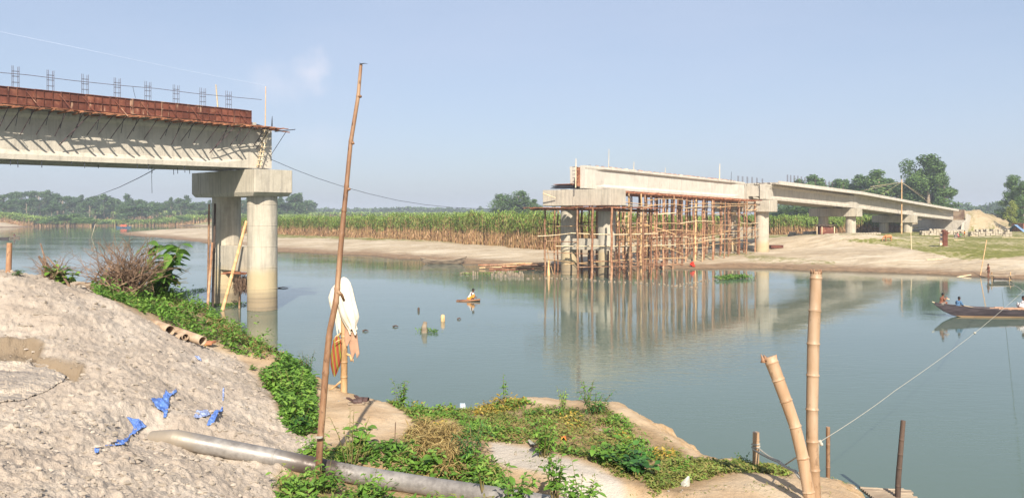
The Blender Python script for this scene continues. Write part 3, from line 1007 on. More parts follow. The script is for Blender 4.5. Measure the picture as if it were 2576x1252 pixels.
# --- propped girder between second and third pier
b2 = (C3 - C2); b2.z = 0; b2.normalize(); n2 = Vector((b2.y, -b2.x, 0))
GO = -2.25
A2 = C2 - b2 * .9; B2 = C3 - b2 * 1.2
L2 = thing('bridge_span', 'bare concrete girders without a deck, propped on the forest of bamboo posts', 'bridge span', (A2.x, A2.y, 8.7), 'bridge spans')
for m in (GO, GO - 1.9):
    q = MB(); girder_mb(q, A2 if m == GO else A2 + b2 * .9, B2, 8.72, 8.16, 2.25, m, n2, tw=.36, bw=.3); q.build('girder', M['conc_white'], L2)
q = MB()
f2 = lambda s, m, z: A2 + b2 * s + n2 * m + UP * (z - .0149 * s)
Ls = (B2 - A2).length
for i in range(150):
    s = rr_.uniform(2, Ls - 2); q.box(f2(s, GO + rr_.uniform(-.25, .25), 10.99 + rr_.uniform(0, .05)), (rr_.uniform(.1, .4), rr_.uniform(.1, .3), rr_.uniform(.04, .14)), rz=rr_.random() * 3, a=rr_.random())
o = q.build('concrete_crumbs', m_simple('pinkish_rubble', srgb(170, 112, 90), srgb(205, 190, 168), .7, .9, 0, world=True, rnd=.15), L2); o['kind'] = 'stuff'
for i in range(30):
    s = 1.2 + i * (Ls - 2.4) / 30; q = MB(); p0 = f2(s, GO, 10.9); q.tube([p0 - n2 * .12, p0 - n2 * .12 + UP * .22, p0 + n2 * .12 + UP * .22, p0 + n2 * .12], .014, 4); q.build('stirrup', M['rebar'], L2)
for i in range(6):
    q = MB(); p0 = f2(-.05, GO - .5, 9.0 + i * .36); q.tube([p0, p0 - b2 * .55 + UP * .02, p0 - b2 * .55 + n2 * -.3], .025, 5); q.build('anchor_bar', M['rebar'], L2)
q = MB(); q.box(f2(-.02, GO - .5, 9.85), (.08, .42, 1.9), rot=Matrix((b2, n2, UP)).transposed()); q.build('end_form', M['plank'], L2)
# poles and rods on it
for lb, px, y0, y1, D, r, mt in (('thin pale pole at the left end of the propped girder', 1448, 473, 399, 76, .06, 'bam_pale'),
                      ('very thin rod standing on the top of the propped girder near its left end', 1531, 425, 375, 80, .035, 'bam_pale'),
                      ('short stake on the propped girder, next after the thin rod', 1594, 430, 407, 84, .04, 'bam_pale'),
                      ('tiny stake at the middle of the propped girder top', 1673, 436, 422, 90, .04, 'bam_pale'),
                      ('slim pole standing on the right part of the propped girder', 1810, 452, 412, 98, .05, 'bam_pale'),
                      ('dark short rod at the right end of the propped girder', 1839, 457, 432, 101, .035, 'cable')):
    q = MB(); q.bamboo(P(px, y0, D), P(px + 1, y1, D), r, r * .6, n=6, seg=.6); o = q.build('thin_pole', M[mt]); tag(o, lb, 'pole', 'thin poles along the propped girder')
# pile of sheets on the left end of the second cap
ST = thing('plank_stack', 'stack of dark boards and sheets on the left end of the second pier cap', 'boards', P(1425, 474, 79))
for i in range(6):
    c = P(1424 + rr_.uniform(-3, 3), 473.5 - i * 2.0, 78.6 - i * .05); q = MB(); q.box(c, (2.9 - .25 * i * rr_.random(), 1.1, .05), rz=-.7 + rr_.uniform(-.06, .06), a=rr_.random()); q.build('board', M['plank'] if i > 3 else M['cable'], ST)
q = MB(); q.bamboo(P(1365, 486, 78.5), P(1398, 498, 78.2), .06, .05, n=6); o = q.build('thin_pole', M['bam_pale']); tag(o, 'pale pole sticking out slanting from the left of the second pier cap', 'pole')

# --- scaffold round the second pier
SF = thing('bamboo_scaffold', 'bamboo scaffold with a work platform wrapped around the second pier', 'scaffold', (C2.x - 2, C2.y, 0))
fs = fr(C2, BD, ND)
def leg(q, x, y, z0, z1, r, lean=0):
    q.bamboo((x, y, z0), (x + lean, y, z1), r, r * .85, seg=.55, n=7, jit=.03)
posts = []
for mi, m in enumerate((2.0, -.1 - 2.3, -6.6 - .6)):
    for si, s in enumerate((-2.6, -.8, 1.1, 2.7) if mi != 1 else (-2.6, 2.7)):
        posts.append((s, m))
# posts as picked from the picture: column, foot row, depth
for px, yb, D, r, top in ((1371, 688, 77.5, .10, 521), (1395, 684, 79, .085, 521), (1403, 688, 78.2, .085, 521), (1420, 686, 79.5, .09, 521), (1454, 694, 74.6, .115, 521), (1488, 698, 73.6, .12, 521), (1506, 690, 76.8, .08, 560),
                         (1538, 702, 72.6, .125, 521), (1532, 690, 78, .08, 521), (1585, 703, 72.4, .12, 521), (1604, 700, 73, .10, 521), (1558, 696, 74, .09, 524), (1617, 703, 72.2, .115, 521), (1638, 700, 72.8, .09, 524),
                         (1632, 698, 74, .09, 521), (1651, 700, 73, .11, 524), (1462, 690, 80, .07, 521), (1548, 690, 79.5, .07, 521), (1572, 692, 77.5, .08, 521)):
    q = MB(); p = P(px, top, D); leg(q, p.x, p.y, -.6, p.z, r, rr_.uniform(-.12, .12)); q.build('post', M['bam_scaf'], SF)
for px, yt, D in ((1484, 628, 75), (1492, 630, 75), (1530, 630, 74.5), (1546, 632, 74.5), (1578, 636, 74)):
    q = MB(); p = P(px, yt, D); q.bamboo((p.x, p.y, -.5), p, .1, .1, n=7); q.build('short_post', M['dark'], SF)
rails = [(1330, 523, 78, 1662, 530, 73, .11, 'bam_scaf'), (1335, 527, 77, 1650, 533, 72.5, .09, 'plank'), (1352, 594, 77, 1440, 586, 76, .06, 'bam_pale'), (1435, 586, 75, 1655, 587, 72, .065, 'bam_pale'),
         (1378, 570, 78, 1640, 574, 74, .05, 'bam_tan'), (1398, 619, 77, 1700, 616, 72.2, .065, 'bam_pale'), (1372, 634, 78, 1690, 640, 73, .05, 'bam_scaf'), (1375, 606, 78, 1640, 606, 76, .06, 'bam_scaf'),
         (1366, 651, 78, 1500, 668, 74, .05, 'bam_tan'), (1480, 654, 74, 1720, 664, 72, .06, 'bam_scaf'), (1420, 665, 76, 1730, 648, 72, .06, 'bam_tan'), (1450, 672, 74, 1722, 665, 72, .05, 'bam_scaf'),
         (1600, 560, 73, 1700, 590, 73, .05, 'bam_tan'), (1600, 600, 73, 1720, 640, 74, .05, 'bam_tan'), (1570, 545, 73, 1700, 535, 73, .05, 'bam_pale'), (1374, 600, 78, 1392, 690, 78, .05, 'bam_tan'),
         (1440, 560, 79, 1640, 562, 76, .05, 'dark'), (1376, 562, 79, 1470, 562, 80, .05, 'dark')]
for x0, y0, d0, x1, y1, d1, r, mt in rails:
    q = MB(); q.bamboo(P(x0, y0, d0), P(x1, y1, d1), r * .85, r * .7, seg=.7, n=6, bend=rr_.uniform(-.15, .15)); q.build('rail', M[mt], SF)
q = MB()
for i in range(34):
    px = 1335 + i * 9.4; D = 77.6 - i * .15
    q.box(P(px, 523 + rr_.uniform(-2, 2), D), (rr_.uniform(.3, .8), rr_.uniform(1.5, 3.5), .05), rz=rr_.uniform(-.9, -.5), a=rr_.random())
q.build('platform_boards', M['plank'], SF)
q = MB(); a = P(1380, 655, 77.4)
q.loft([[a + Vector((dx * w, dy, -zz)) for dx, dy in ((-.5, .05), (-.15, -.08), (.2, .06), (.5, -.04))] for zz, w in ((0, .12), (.7, .2), (1.4, .28), (1.8, .1))], closed=False)
q.build('hanging_sack', M['bam_tan'], SF)

# --- falsework under the propped girder
FWK = thing('bamboo_falsework', 'rows of reddish bamboo posts and cross poles holding up the bare concrete girder', 'falsework', (A2.x + 8, A2.y + 8, .3))
npost = 0
stations = np.linspace(2.9, Ls - .6, 15)
for si, s in enumerate(stations):
    for m in (-.3, -1.5, -2.6, -3.7, -4.9, -6.3):
        if npost >= 88: break
        ss = s + rr_.uniform(-.45, .45); p = A2 + b2 * ss + n2 * (m + rr_.uniform(-.15, .15))
        zt = 8.5 - .0149 * ss - (0 if abs(m - GO) < 1.1 else (.1))
        z0 = fz(p.x, p.y); q = MB(); leg(q, p.x, p.y, max(z0, -.7) - .2, zt, rr_.uniform(.08, .14), rr_.uniform(-.12, .12)); q.build('post', M['bam_scaf'] if rr_.random() < .9 else M['bam_tan'], FWK); npost += 1
k = 0
for m, zs in ((-.15, (7.35, 6.9, 5.05, 3.95, 2.9)), (-1.4, (6.1, 3.4, 2.0)), (-3.6, (7.0, 5.0, 2.9)), (-6.4, (7.0, 5.0, 3.0))):
    for z in zs:
        s = 2
        while s < Ls - 1:
            e = min(s + rr_.uniform(6.5, 9.5), Ls + .3); q = MB()
            q.bamboo(f2(s - .5, m, 0) + UP * (z + .015 * s + rr_.uniform(-.25, .25)), f2(e + .5, m + .05, 0) + UP * (z + .015 * e + rr_.uniform(-.25, .25)), .052, .04, seg=.8, n=6, bend=rr_.uniform(-.3, .3))
            q.build('cross_pole', M['bam_tan'] if rr_.random() < .6 else M['bam_pale'], FWK); s = e; k += 1
for i in range(20):
    s = rr_.uniform(2.5, Ls - 2); m = rr_.choice((-.2, -1.6, -4)); z = rr_.uniform(1.5, 5); q = MB(); q.bamboo(f2(s, m, z), f2(s + rr_.uniform(1.5, 3) * rr_.choice((-1, 1)), m - rr_.uniform(0, 1.5), z + rr_.uniform(1.2, 2.2)), .045, .035, seg=.8, n=6); q.build('diagonal_pole', M['bam_scaf'], FWK)
for s in np.linspace(2.4, Ls - .4, 26):
    q = MB(); q.box(f2(s, GO - .4, 8.48), (.11, 6.2 + rr_.uniform(-.5, .9), .12), rot=Matrix.Rotation(rr_.uniform(-.08, .08), 3, 'Z') @ Matrix((b2, n2, UP)).transposed(), a=rr_.random()); q.build('cross_beam', M['plank'], FWK)
for m in (-.3, GO + .8, GO - .4, GO - 2):
    q = MB(); a, bb = f2(2, m, 8.38), f2(Ls - .3, m, 8.38); q.tube([a, bb], .09, 5); q.build('bearer', M['plank'], FWK)
q = MB()
for s in np.linspace(2.6, Ls - 1, 40): q.box(f2(s, GO + .3, 8.59), (.75, rr_.uniform(.9, 1.9), .035), rot=Matrix.Rotation(rr_.uniform(-.1, .1), 3, 'Z') @ Matrix((b2, n2, UP)).transposed(), a=rr_.random())
q.build('planking', M['plank'], FWK)

# --- finished spans to the right
def done_span(label, A, B, zA, zB, tA, tB, joint=True, rag=0):
    b = (B - A); b.z = 0; b.normalize(); n = Vector((b.y, -b.x, 0))
    T = thing('bridge_span', label, 'bridge span', (A.x, A.y, zA), 'bridge spans')
    h = tA - zA - .28
    for m in (.2, -2.2, -4.6):
        q = MB(); girder_mb(q, A, B, zA, zB, h, m, n, bw=.32, web=.13, tw=.36); q.build('girder', M['conc_clean'], T)
    q = MB(); A_ = A + b * rag
    tA_ = tA + (tB - tA) * rag / (B - A).length
    slab_mb(q, A_, B, tA_ - .26, tB - .26, -6.0, 1.55, .26, n); q.build('deck_slab', M['conc_clean'], T)
    q = MB(); slab_mb(q, A_ + n * 0, B, tA_ - .30, tB - .30, 1.5, 1.72, .48, n); q.build('kerb', M['conc_white'], T)
    q = MB(); L = (B - A).length
    for s in (.4, L - .4): c = A + b * s - n * 2.2; q.box((c.x, c.y, zA + (zB - zA) * s / L + h * .55), (.25, 4.6, h * .7), rot=Matrix((b, n, UP)).transposed())
    q.build('diaphragm', M['conc_clean'], T)
    return T, b, n, A_
S3, b3, n3, A3_ = done_span('finished span nearest the propped girder, its deck slab starting with a ragged end', C3 + Vector((.0, .0, 0)) + (C4 - C3).normalized() * -.4, C4 - (C4 - C3).normalized() * .1, 8.14, 7.16, 10.45, 9.75, rag=2.2)
done_span('middle finished span between the pier by the sand heaps and the farthest pier', C4, C5, 7.16, 5.86, 9.75, 8.42)
done_span('last finished span, running down to the abutment', C5, C6 + BD * 0, 5.86, 4.62, 8.42, 7.05)
q = MB()
for i in range(14): 
    p = A3_ + n3 * rr_.uniform(-1.2, 1.5) - b3 * rr_.uniform(0, 1.4); q.tube([p + UP * 10.28 + b3 * 2, p + UP * (10.2 + rr_.uniform(-.15, .25))], .025, 4)
q.build('ragged_bars', M['rebar'], S3)
for lbl, A, B, zA, zB, n_, off in (('left', C3, C4, 10.4, 9.75, 11, 2.0), ('mid', C4, C5, 9.75, 8.42, 9, 0), ('right', C5, C6, 8.42, 7.05, 12, 0)):
    pass
# starter bars along the far edge of the deck
q0 = None
cnt = 0
words = ('first', 'second', 'third', 'fourth', 'fifth', 'sixth', 'seventh', 'eighth', 'ninth', 'tenth', 'eleventh', 'twelfth', 'thirteenth', 'fourteenth', 'fifteenth', 'sixteenth', 'seventeenth', 'eighteenth', 'nineteenth')
starts = [(1857, 457, 442, 101), (1868, 457, 443, 101.5), (1880, 458, 444, 102), (1892, 458, 445, 103), (1904, 458, 447, 103.5), (1918, 459, 449, 104.5), (1981, 456, 439, 108), (1989, 456, 440, 109), (1998, 457, 441, 110), (2007, 458, 442, 111), (2016, 459, 444, 112),
          (2025, 459, 446, 113), (2051, 463, 449, 116), (2077, 466, 453, 119), (2086, 468, 455, 120), (2094, 469, 456, 121), (2121, 476, 462, 125)]
for i, (px, yb, yt, D) in enumerate(starts):
    base = P(px, yb + 3, D + 2.5)
    if q0 is None:
        q0 = thing('starter_bars', '', 'rebar', base, 'bunches of starter bars on the right bridge deck')
        for du in (-.14, .14):
            q = MB(); q.tube([base + b3 * du, base + b3 * du + UP * 1.2], .028, 4); q.build('bar', M['rebar'], q0)
        c = q0
    else: c = copy_tree(q0); c.location = base
    c.scale = (1, 1, (yb + 3 - yt) * D / FPX / 1.2)
    c['label'] = words[i] + ' bunch of starter bars from the left on the right hand deck'
# short bars on the last span
q1 = None
for i in range(18):
    tt = i / 17; C = C5.lerp(C6, .05 + .9 * tt) - n3 * 5.2; base = Vector((C.x, C.y, 8.42 - (8.42 - 7.05) * (.05 + .9 * tt)))
    q = MB(); q.tube([base, base + UP * .8], .035, 4); o = q.build('starter_bar', M['rebar']); tag(o, ORD[i] + ' short starter bar from the left on the last span before the abutment', 'rebar', 'short starter bars on the last span')
# abutment with wing wall
AB = thing('bridge_abutment', 'concrete abutment with a sloping wing wall where the bridge meets the sand embankment', 'abutment', (C6.x, C6.y, 1.5))
q = MB(); Rm = Matrix((BD, ND, UP)).transposed()
q.box(C6 + BD * 1.0 - ND * 2.2 + UP * 2.6, (1.6, 10.5, 4.0), rot=Rm); q.build('bearing_wall', M['conc_clean'], AB)
q = MB(); q.box(C6 + BD * 2.0 - ND * 2.2 + UP * 5.6, (.5, 9.5, 3.0), rot=Rm); q.build('back_wall', m_simple('rusty_stained_concrete', srgb(100, 76, 60), srgb(150, 130, 106), .8, .9, 0, world=True), AB)
q = MB()
q.loft([[C6 + ND * mm + BD * s + UP * z for s, z in ((-4.5, .8), (7, .8), (7, 5.4), (1.6, 6.1), (1.2, 4.4), (-2.5, 4.0))] for mm in (2.9, 3.4)])
q.build('wing_wall', M['conc_clean'], AB)
q = MB(); q.box(C6 - BD * 6 - ND * 2 + UP * 1.6, (9, 11, 1.6), rot=Rm); q.build('footing', M['conc_clean'], AB)
# guyed pole
GP = thing('guyed_mast', 'tall bamboo mast with guy lines standing by the farthest pier', 'mast', P(2268, 598, 152))
q = MB(); q.bamboo(P(2268, 600, 152), P(2268.5, 451, 152), .15, .09, seg=1.2, n=7); q.build('mast_pole', M['bam_tan'], GP)
for (x1, y1, D1) in ((2330, 498, 172), (2420, 570, 165), (2130, 545, 165), (2080, 500, 140), (2190, 470, 120)):
    q = MB(); q.tube([P(2268, 458, 152), P(x1, y1, D1)], .022, 4); q.build('guy_line', M['bam_pale'], GP)
# ------------------------------------------------------------------ foliage materials
M['lf_far'] = m_leaf('hazy_tree_leaves', [(0, srgb(44, 66, 36)), (.5, srgb(66, 92, 50)), (1, srgb(96, 118, 66))], .2)
M['lf_tree'] = m_leaf('tree_leaves', [(0, srgb(56, 78, 38)), (.5, srgb(88, 116, 58)), (1, srgb(128, 150, 84))], .3)
M['lf_bright'] = m_leaf('yellow_green_leaves', [(0, srgb(88, 104, 40)), (1, srgb(160, 168, 78))], .3)


def leaf_quads(C, S, nr, up=.3, aspect=.6, normal_bias=None):
    """numpy: quads at centres C with half size S (array) in random orientations; returns V,F"""
    n = len(C)
    a = nr.normal(size=(n, 3)); a /= np.linalg.norm(a, axis=1)[:, None]
    b = nr.normal(size=(n, 3)); b -= (a * b).sum(1)[:, None] * a; b /= np.linalg.norm(b, axis=1)[:, None]
    if normal_bias is not None:
        nb = normal_bias / (np.linalg.norm(normal_bias, axis=1)[:, None] + 1e-9)
        nn = np.cross(a, b) * .8 + nb; nn /= np.linalg.norm(nn, axis=1)[:, None]
        a = a - (a * nn).sum(1)[:, None] * nn; a /= np.linalg.norm(a, axis=1)[:, None]; b = np.cross(nn, a)
    S = S[:, None]
    V = np.stack([C - a * S, C - b * S * aspect, C + a * S, C + b * S * aspect], 1).reshape(-1, 3)
    F = np.arange(4 * n).reshape(n, 4)
    return V, F


def tree_proto(name, label, H, Wd, seed, kind='broad', nleaf=1400, ls=.35, mat='lf_far', trunk_frac=.3):
    nr = np.random.RandomState(seed); rr = random.Random(seed)
    T = thing(name, label, 'tree', (0, 0, 0))
    q = MB(); ht = H * .85
    pts = [Vector((math.sin(i * .9 + seed) * .02 * H * (i / 5), math.cos(i * 1.3 + seed) * .02 * H * (i / 5), -.5 + (ht + .5) * i / 5)) for i in range(6)]
    q.tube(pts, [H * .022 * (1 - .8 * i / 5) + .02 for i in range(6)], 6)
    lobes = []
    nl = {'broad': 12, 'tall': 15, 'spread': 10}[kind]
    for i in range(nl):
        if kind == 'tall':
            t = trunk_frac + (1 - trunk_frac) * ((i + .5) / nl); an = rr.random() * 6.28; rad = Wd * .32 * math.sin(math.pi * min(1, .22 + .80 * (t - trunk_frac) / (1 - trunk_frac))) * rr.uniform(.3, 1.15)
            c = Vector((math.cos(an) * rad, math.sin(an) * rad, H * t * .96)); s = Vector((Wd * .22, Wd * .22, H * .085)) * rr.uniform(.7, 1.3)
        elif kind == 'spread':
            an = rr.random() * 6.28; rad = Wd * .38 * math.sqrt(rr.random()); c = Vector((math.cos(an) * rad, math.sin(an) * rad, H * rr.uniform(.55, .9) - rad * .1)); s = Vector((Wd * .2, Wd * .2, H * .08)) * rr.uniform(.7, 1.3)
        else:
            an = rr.random() * 6.28; t = rr.uniform(trunk_frac, .92); rad = Wd * .36 * math.sqrt(rr.random()) * math.sqrt(max(.05, 1 - ((t - .55) / .5) ** 2))
            c = Vector((math.cos(an) * rad, math.sin(an) * rad, H * t)); s = Vector((Wd * .24, Wd * .24, H * .13)) * rr.uniform(.6, 1.25)
        lobes.append((c, s))
        base = pts[min(4, max(1, int(c.z / H * 5)))]
        q.tube([base, base.lerp(c, .6) + Vector((0, 0, -.02 * H)), c], [H * .008, H * .005, .01], 4)
    q.build('trunk', M['bark'], T, smooth='full')
    Cs = []; nb = []
    per = nleaf // nl
    for c, s in lobes:
        d = nr.normal(size=(per, 3)); d /= np.linalg.norm(d, axis=1)[:, None]
        r = nr.uniform(.45, 1.05, per)[:, None]
        Cs.append(np.array(c) + d * r * np.array(s)); nb.append(d * np.array([1, 1, 1.2]))
    Cs = np.concatenate(Cs); nb = np.concatenate(nb)
    V, F = leaf_quads(Cs, nr.uniform(.6, 1.2, len(Cs)) * ls, nr, normal_bias=nb)
    q = MB(); q.add(V, [F], nr.random(len(F)) * .6 + .4 * (np.repeat(np.array([rr.random() for _ in lobes]), per)))
    q.build('crown', M[mat], T)
    return T


def put(T, first, x, y, z, sc, rz, label, group, sz=None):
    o = T if first else copy_tree(T)
    o.location = (x, y, z); o.rotation_euler = (0, 0, rz); o.scale = (sc, sc, sz or sc)
    o['label'] = label; o['group'] = group
    return o


rt = random.Random(21)
protoA = [tree_proto('broad_tree', '', 14, 9, 1, 'broad', 1500, .42), tree_proto('broad_tree', '', 13, 8, 2, 'broad', 1500, .42), tree_proto('tall_tree', '', 16, 6, 3, 'tall', 1300, .40), tree_proto('tall_tree', '', 15, 5, 4, 'tall', 1200, .40), tree_proto('spreading_tree', '', 9, 11, 5, 'spread', 1500, .4)]
usedA = [False] * 5
TL = []
# left shore treeline: picture column, top row, base row, depth, kind
for px, top, D, k in ((8, 487, 430, 0), (30, 484, 450, 1), (52, 480, 440, 0), (78, 483, 430, 2), (100, 478, 440, 0), (118, 481, 450, 1), (145, 488, 440, 2), (160, 490, 430, 0), (185, 495, 470, 1), (205, 492, 450, 3), (240, 492, 440, 0), (262, 491, 430, 1), (285, 496, 450, 0),
                      (320, 490, 440, 2), (338, 500, 450, 0), (360, 504, 460, 1), (385, 507, 480, 0), (430, 497, 450, 3), (415, 504, 470, 0), (470, 492, 470, 2), (455, 500, 460, 1), (500, 506, 480, 0), (528, 504, 500, 3), (545, 510, 500, 0), (570, 505, 500, 2), (612, 500, 480, 0), (600, 508, 470, 1),
                      (640, 494, 430, 0), (655, 490, 430, 1), (674, 489, 430, 0), (705, 492, 440, 3), (722, 494, 440, 0), (742, 487, 440, 1), (755, 494, 440, 2), (772, 506, 460, 3), (225, 505, 420, 1), (395, 512, 420, 1), (20, 500, 400, 0), (66, 500, 400, 1), (130, 503, 400, 0), (310, 508, 410, 0), (480, 512, 430, 1), (690, 508, 410, 1), (350, 512, 400, 4), (560, 516, 430, 1)):
    x = (px - CX) * D / FPX; zt = CAMH - (top - CY) * D / FPX; zb = fz(x, D)
    T = protoA[k]; H = (14, 13, 16, 15, 9)[k]; s = (zt - zb) / H * 1.03
    put(T, not usedA[k], x, D, zb, s * rt.uniform(1.1, 1.35), rt.random() * 6, '', 'far trees in the treeline on the left shore', s); usedA[k] = True
    TL.append(T)
lab = {'broad_tree': 'hazy broad crowned tree in the treeline on the far left shore', 'tall_tree': 'hazy tall slender tree in the treeline on the far left shore', 'spreading_tree': 'hazy low spreading tree in the treeline on the far left shore'}
lab = {'broad_tree': '%s hazy broad crowned tree from the left in the far left treeline', 'tall_tree': '%s hazy tall slender tree from the left in the far left treeline', 'spreading_tree': '%s hazy low spreading tree from the left in the far left treeline'}
cnt_ = {}
for o in sorted((o for o in SC.objects if o.get('group') == 'far trees in the treeline on the left shore'), key=lambda o: o.location.x / o.location.y):
    k_ = o.name.split('.')[0]; o['label'] = lab[k_] % ORD[cnt_.get(k_, 0)]; cnt_[k_] = cnt_.get(k_, 0) + 1
# darker wide trees on the left bank edge
sp = tree_proto('spreading_tree', '', 8, 13, 9, 'spread', 2600, .34, 'lf_tree')
for i, (px, top, D, s, lb) in enumerate(((170, 512, 345, 1.0, 'wide dark green tree on the left far bank in front of the cane'), (118, 520, 350, .7, 'smaller dark tree left of the wide one on the far left bank'), (208, 524, 340, .8, 'low dark tree right of the wide one on the far left bank'), (460, 524, 385, .75, 'lone flat crowned tree on the green far shore'), (520, 516, 400, .9, 'layered tree standing at the edge of the far left field'), (265, 528, 380, .5, 'small bushy tree on the far green slope'), (640, 524, 370, .7, 'small tree seen just right of the nearest pier'))):
    x = (px - CX) * D / FPX; put(sp, i == 0, x, D, fz(x, D), s, i * 1.3, lb, 'trees by the far left bank')

# bluish far woods that read as one band
nr = np.random.RandomState(12)
def woods(name, px0, px1, D, prof, dens, ls, mat):
    n = int(dens); px = nr.uniform(px0, px1, n)
    hp = prof(px); x = (px - CX) * D / FPX; zb = 2.0
    H = (CY - hp) * D / FPX + CAMH - zb
    z = zb + H * nr.beta(2.0, 1.2, n); y = D + nr.uniform(-10, 10, n)
    V, F = leaf_quads(np.c_[x, y, z], nr.uniform(.6, 1.3, n) * ls, nr)
    q = MB(); q.add(V, [F], nr.random(n)); o = q.build(name, M[mat]); tag(o, kind='stuff'); return o
woods('distant_woods', 690, 1400, 900, lambda p: 527 - 5 * np.abs(fbm(p, p * 0, 26, 3)) * 2 - 5 * np.clip(perlin(p / 9., p * 0 + 3.3), 0, 1) + 2 * np.sin(p / 60), 9000, 2.2, 'lf_far')
woods('left_woods', -60, 790, 560, lambda p: 515 - 14 * np.abs(fbm(p, p * 0 + 4, 40, 3)) - 8 * np.clip(perlin(p / 11., p * 0 + 7.3), 0, 1), 15000, 1.35, 'lf_far')
woods('right_woods', 1950, 2700, 520, lambda p: 530 - 16 * np.clip(sstep(2380, 2430, p), 0, 1) * (.3 + np.abs(fbm(p, p * 0 + 9, 36, 3)) * 2.6) - 4 * np.abs(perlin(p / 12., p * 0 + 1.3)), 15000, 1.2, 'lf_far')

# middle distance cluster and the trees behind the bridge
protoB = [tree_proto('tall_tree', '', 16, 7, 31, 'tall', 3000, .27, 'lf_tree', .22), tree_proto('tall_tree', '', 14, 8, 32, 'broad', 3000, .27, 'lf_tree', .3)]
first = [True, True]
for px, top, wpx, D, k, lb in (
        (1262, 487, 30, 300, 1, 'left tree of the small clump above the cane left of the scaffold'), (1298, 480, 34, 300, 1, 'tallest middle tree of the small clump above the cane'), (1325, 494, 22, 300, 0, 'right tree of the small clump above the cane'), (1344, 500, 18, 300, 0, 'short tree at the right edge of the small clump above the cane'),
        (1300, 505, 60, 305, 1, 'low wide tree behind the small clump above the cane'),
        (2043, 438, 34, 240, 0, 'tree top showing above the deck behind the joint of the spans'), (2066, 447, 22, 240, 0, 'small slim tree beside the joint tree behind the bridge deck'), (2020, 450, 28, 245, 1, 'low tree just left of the joint tree behind the deck'),
        (2108, 449, 30, 235, 0, 'narrow tree left of the pair of taller trees behind the deck'), (2128, 450, 22, 240, 0, 'thin tree right beside the narrow one behind the deck'),
        (2163, 438, 32, 235, 0, 'mid height tree directly left of the taller pair behind the deck'), (2207, 425, 42, 228, 0, 'tall pointed tree left of the guyed mast'), (2184, 450, 36, 232, 1, 'bushy tree filling in left of the tall pointed tree'),
        (2243, 448, 40, 232, 1, 'round tree right behind the guyed mast'), (2262, 458, 36, 236, 1, 'bushy tree just right of the mast behind the last span'), (2140, 462, 40, 240, 1, 'short bushy tree behind the deck at the second joint'), (2086, 462, 40, 240, 1, 'short tree behind the deck between the joint trees'),
        (2236, 448, 26, 232, 0, 'slim tree peeping over the deck just left of the mast top'), (2150, 462, 22, 238, 1, 'leafy tree filling the gap behind the second deck joint'), (2072, 470, 26, 240, 1, 'leafy low tree right of the small slim one behind the deck'), (2000, 500, 60, 245, 1, 'wide tree seen under the deck behind the cane'), (2060, 505, 60, 245, 1, 'shaded tree seen under the deck left of the second cap'), (1975, 520, 50, 250, 1, 'low tree seen beside the third pier cap'), (2120, 500, 60, 250, 1, 'tree trunk and crown seen below the deck between two piers')):
    x = (px - CX) * D / FPX; zt = CAMH - (top - CY) * D / FPX; zb = 1.8
    T = protoB[k]; H, Wd = ((16, 7), (14, 8))[k]
    o = put(T, first[k], x, D, zb, wpx * D / FPX / Wd * 2.8, rt.random() * 6, lb, 'trees behind the cane and the bridge', (zt - zb) / H); first[k] = False
# the big tree at the bridge end, made of three stems
big = [tree_proto('large_tree', '', 17, 8, 41, 'tall', 6500, .24, 'lf_tree', .12), tree_proto('large_tree', '', 17, 8, 42, 'broad', 6500, .24, 'lf_tree', .2)]
fb = [True, True]
for px, top, wpx, D, k, lb in ((2337, 388, 84, 216, 0, 'tallest big leafy tree behind the last span'), (2300, 402, 56, 219, 1, 'left bulging crown of the big trees behind the last span'), (2366, 405, 38, 214, 0, 'pointed right part of the big trees behind the last span'), (2335, 430, 84, 222, 1, 'wide lower crown filling the middle of the big trees'), (2300, 455, 60, 224, 1, 'low dark tree at the left foot of the big trees'), (2374, 440, 28, 213, 1, 'right outermost lower crown of the big trees'),
                             (2548, 440, 46, 205, 0, 'tall leaning crowned tree near the right edge by the blue roof'), (2575, 455, 40, 200, 0, 'tree cut by the right edge of the picture'), (2566, 480, 40, 210, 1, 'dense lower tree behind the blue roofed house')):
    x = (px - CX) * D / FPX; zt = CAMH - (top - CY) * D / FPX; zb = 2.0
    put(big[k], fb[k], x, D, zb, wpx * D / FPX / 8 * 1.7, rt.random() * 6, lb, 'large trees behind the bridge end', (zt - zb) / 17); fb[k] = False
yt = tree_proto('young_tree', 'small yellow green young tree with pale stems left of the blue roofed house', 8, 3.4, 51, 'tall', 1400, .2, 'lf_bright', .2)
D = 185; x = (2546 - CX) * D / FPX; yt.location = (x, D, 2.0); yt.scale = (1, 1, (CAMH - (505 - CY) * D / FPX - 2) / 8)

# ------------------------------------------------------------------ sugar cane
def m_cane():
    t = NT('sugar_cane_leaves', .6, .3)
    f = t.math('ADD', t.math('MULTIPLY', t.attr('rnd'), .5), t.math('MULTIPLY', t.noise(t.pos(), .35, 3), .5))
    gcol = t.ramp(f, [(.2, srgb(88, 108, 44)), (.5, srgb(124, 148, 66)), (.8, srgb(166, 184, 96))])
    dcol = t.ramp(f, [(.2, srgb(128, 94, 66)), (.5, srgb(170, 130, 94)), (.8, srgb(200, 166, 126))])
    c = t.mix(t.attr('dry'), gcol, dcol)
    t.color(c)
    tr = t.t.nodes.new('ShaderNodeBsdfTranslucent'); t.L(c, tr.inputs[0])
    mx = t.t.nodes.new('ShaderNodeMixShader'); mx.inputs[0].default_value = .25
    t.L(t.b.outputs[0], mx.inputs[1]); t.L(tr.outputs[0], mx.inputs[2]); t.L(mx.outputs[0], t.t.nodes['Material Output'].inputs[0])
    return t.m
M['cane'] = m_cane()


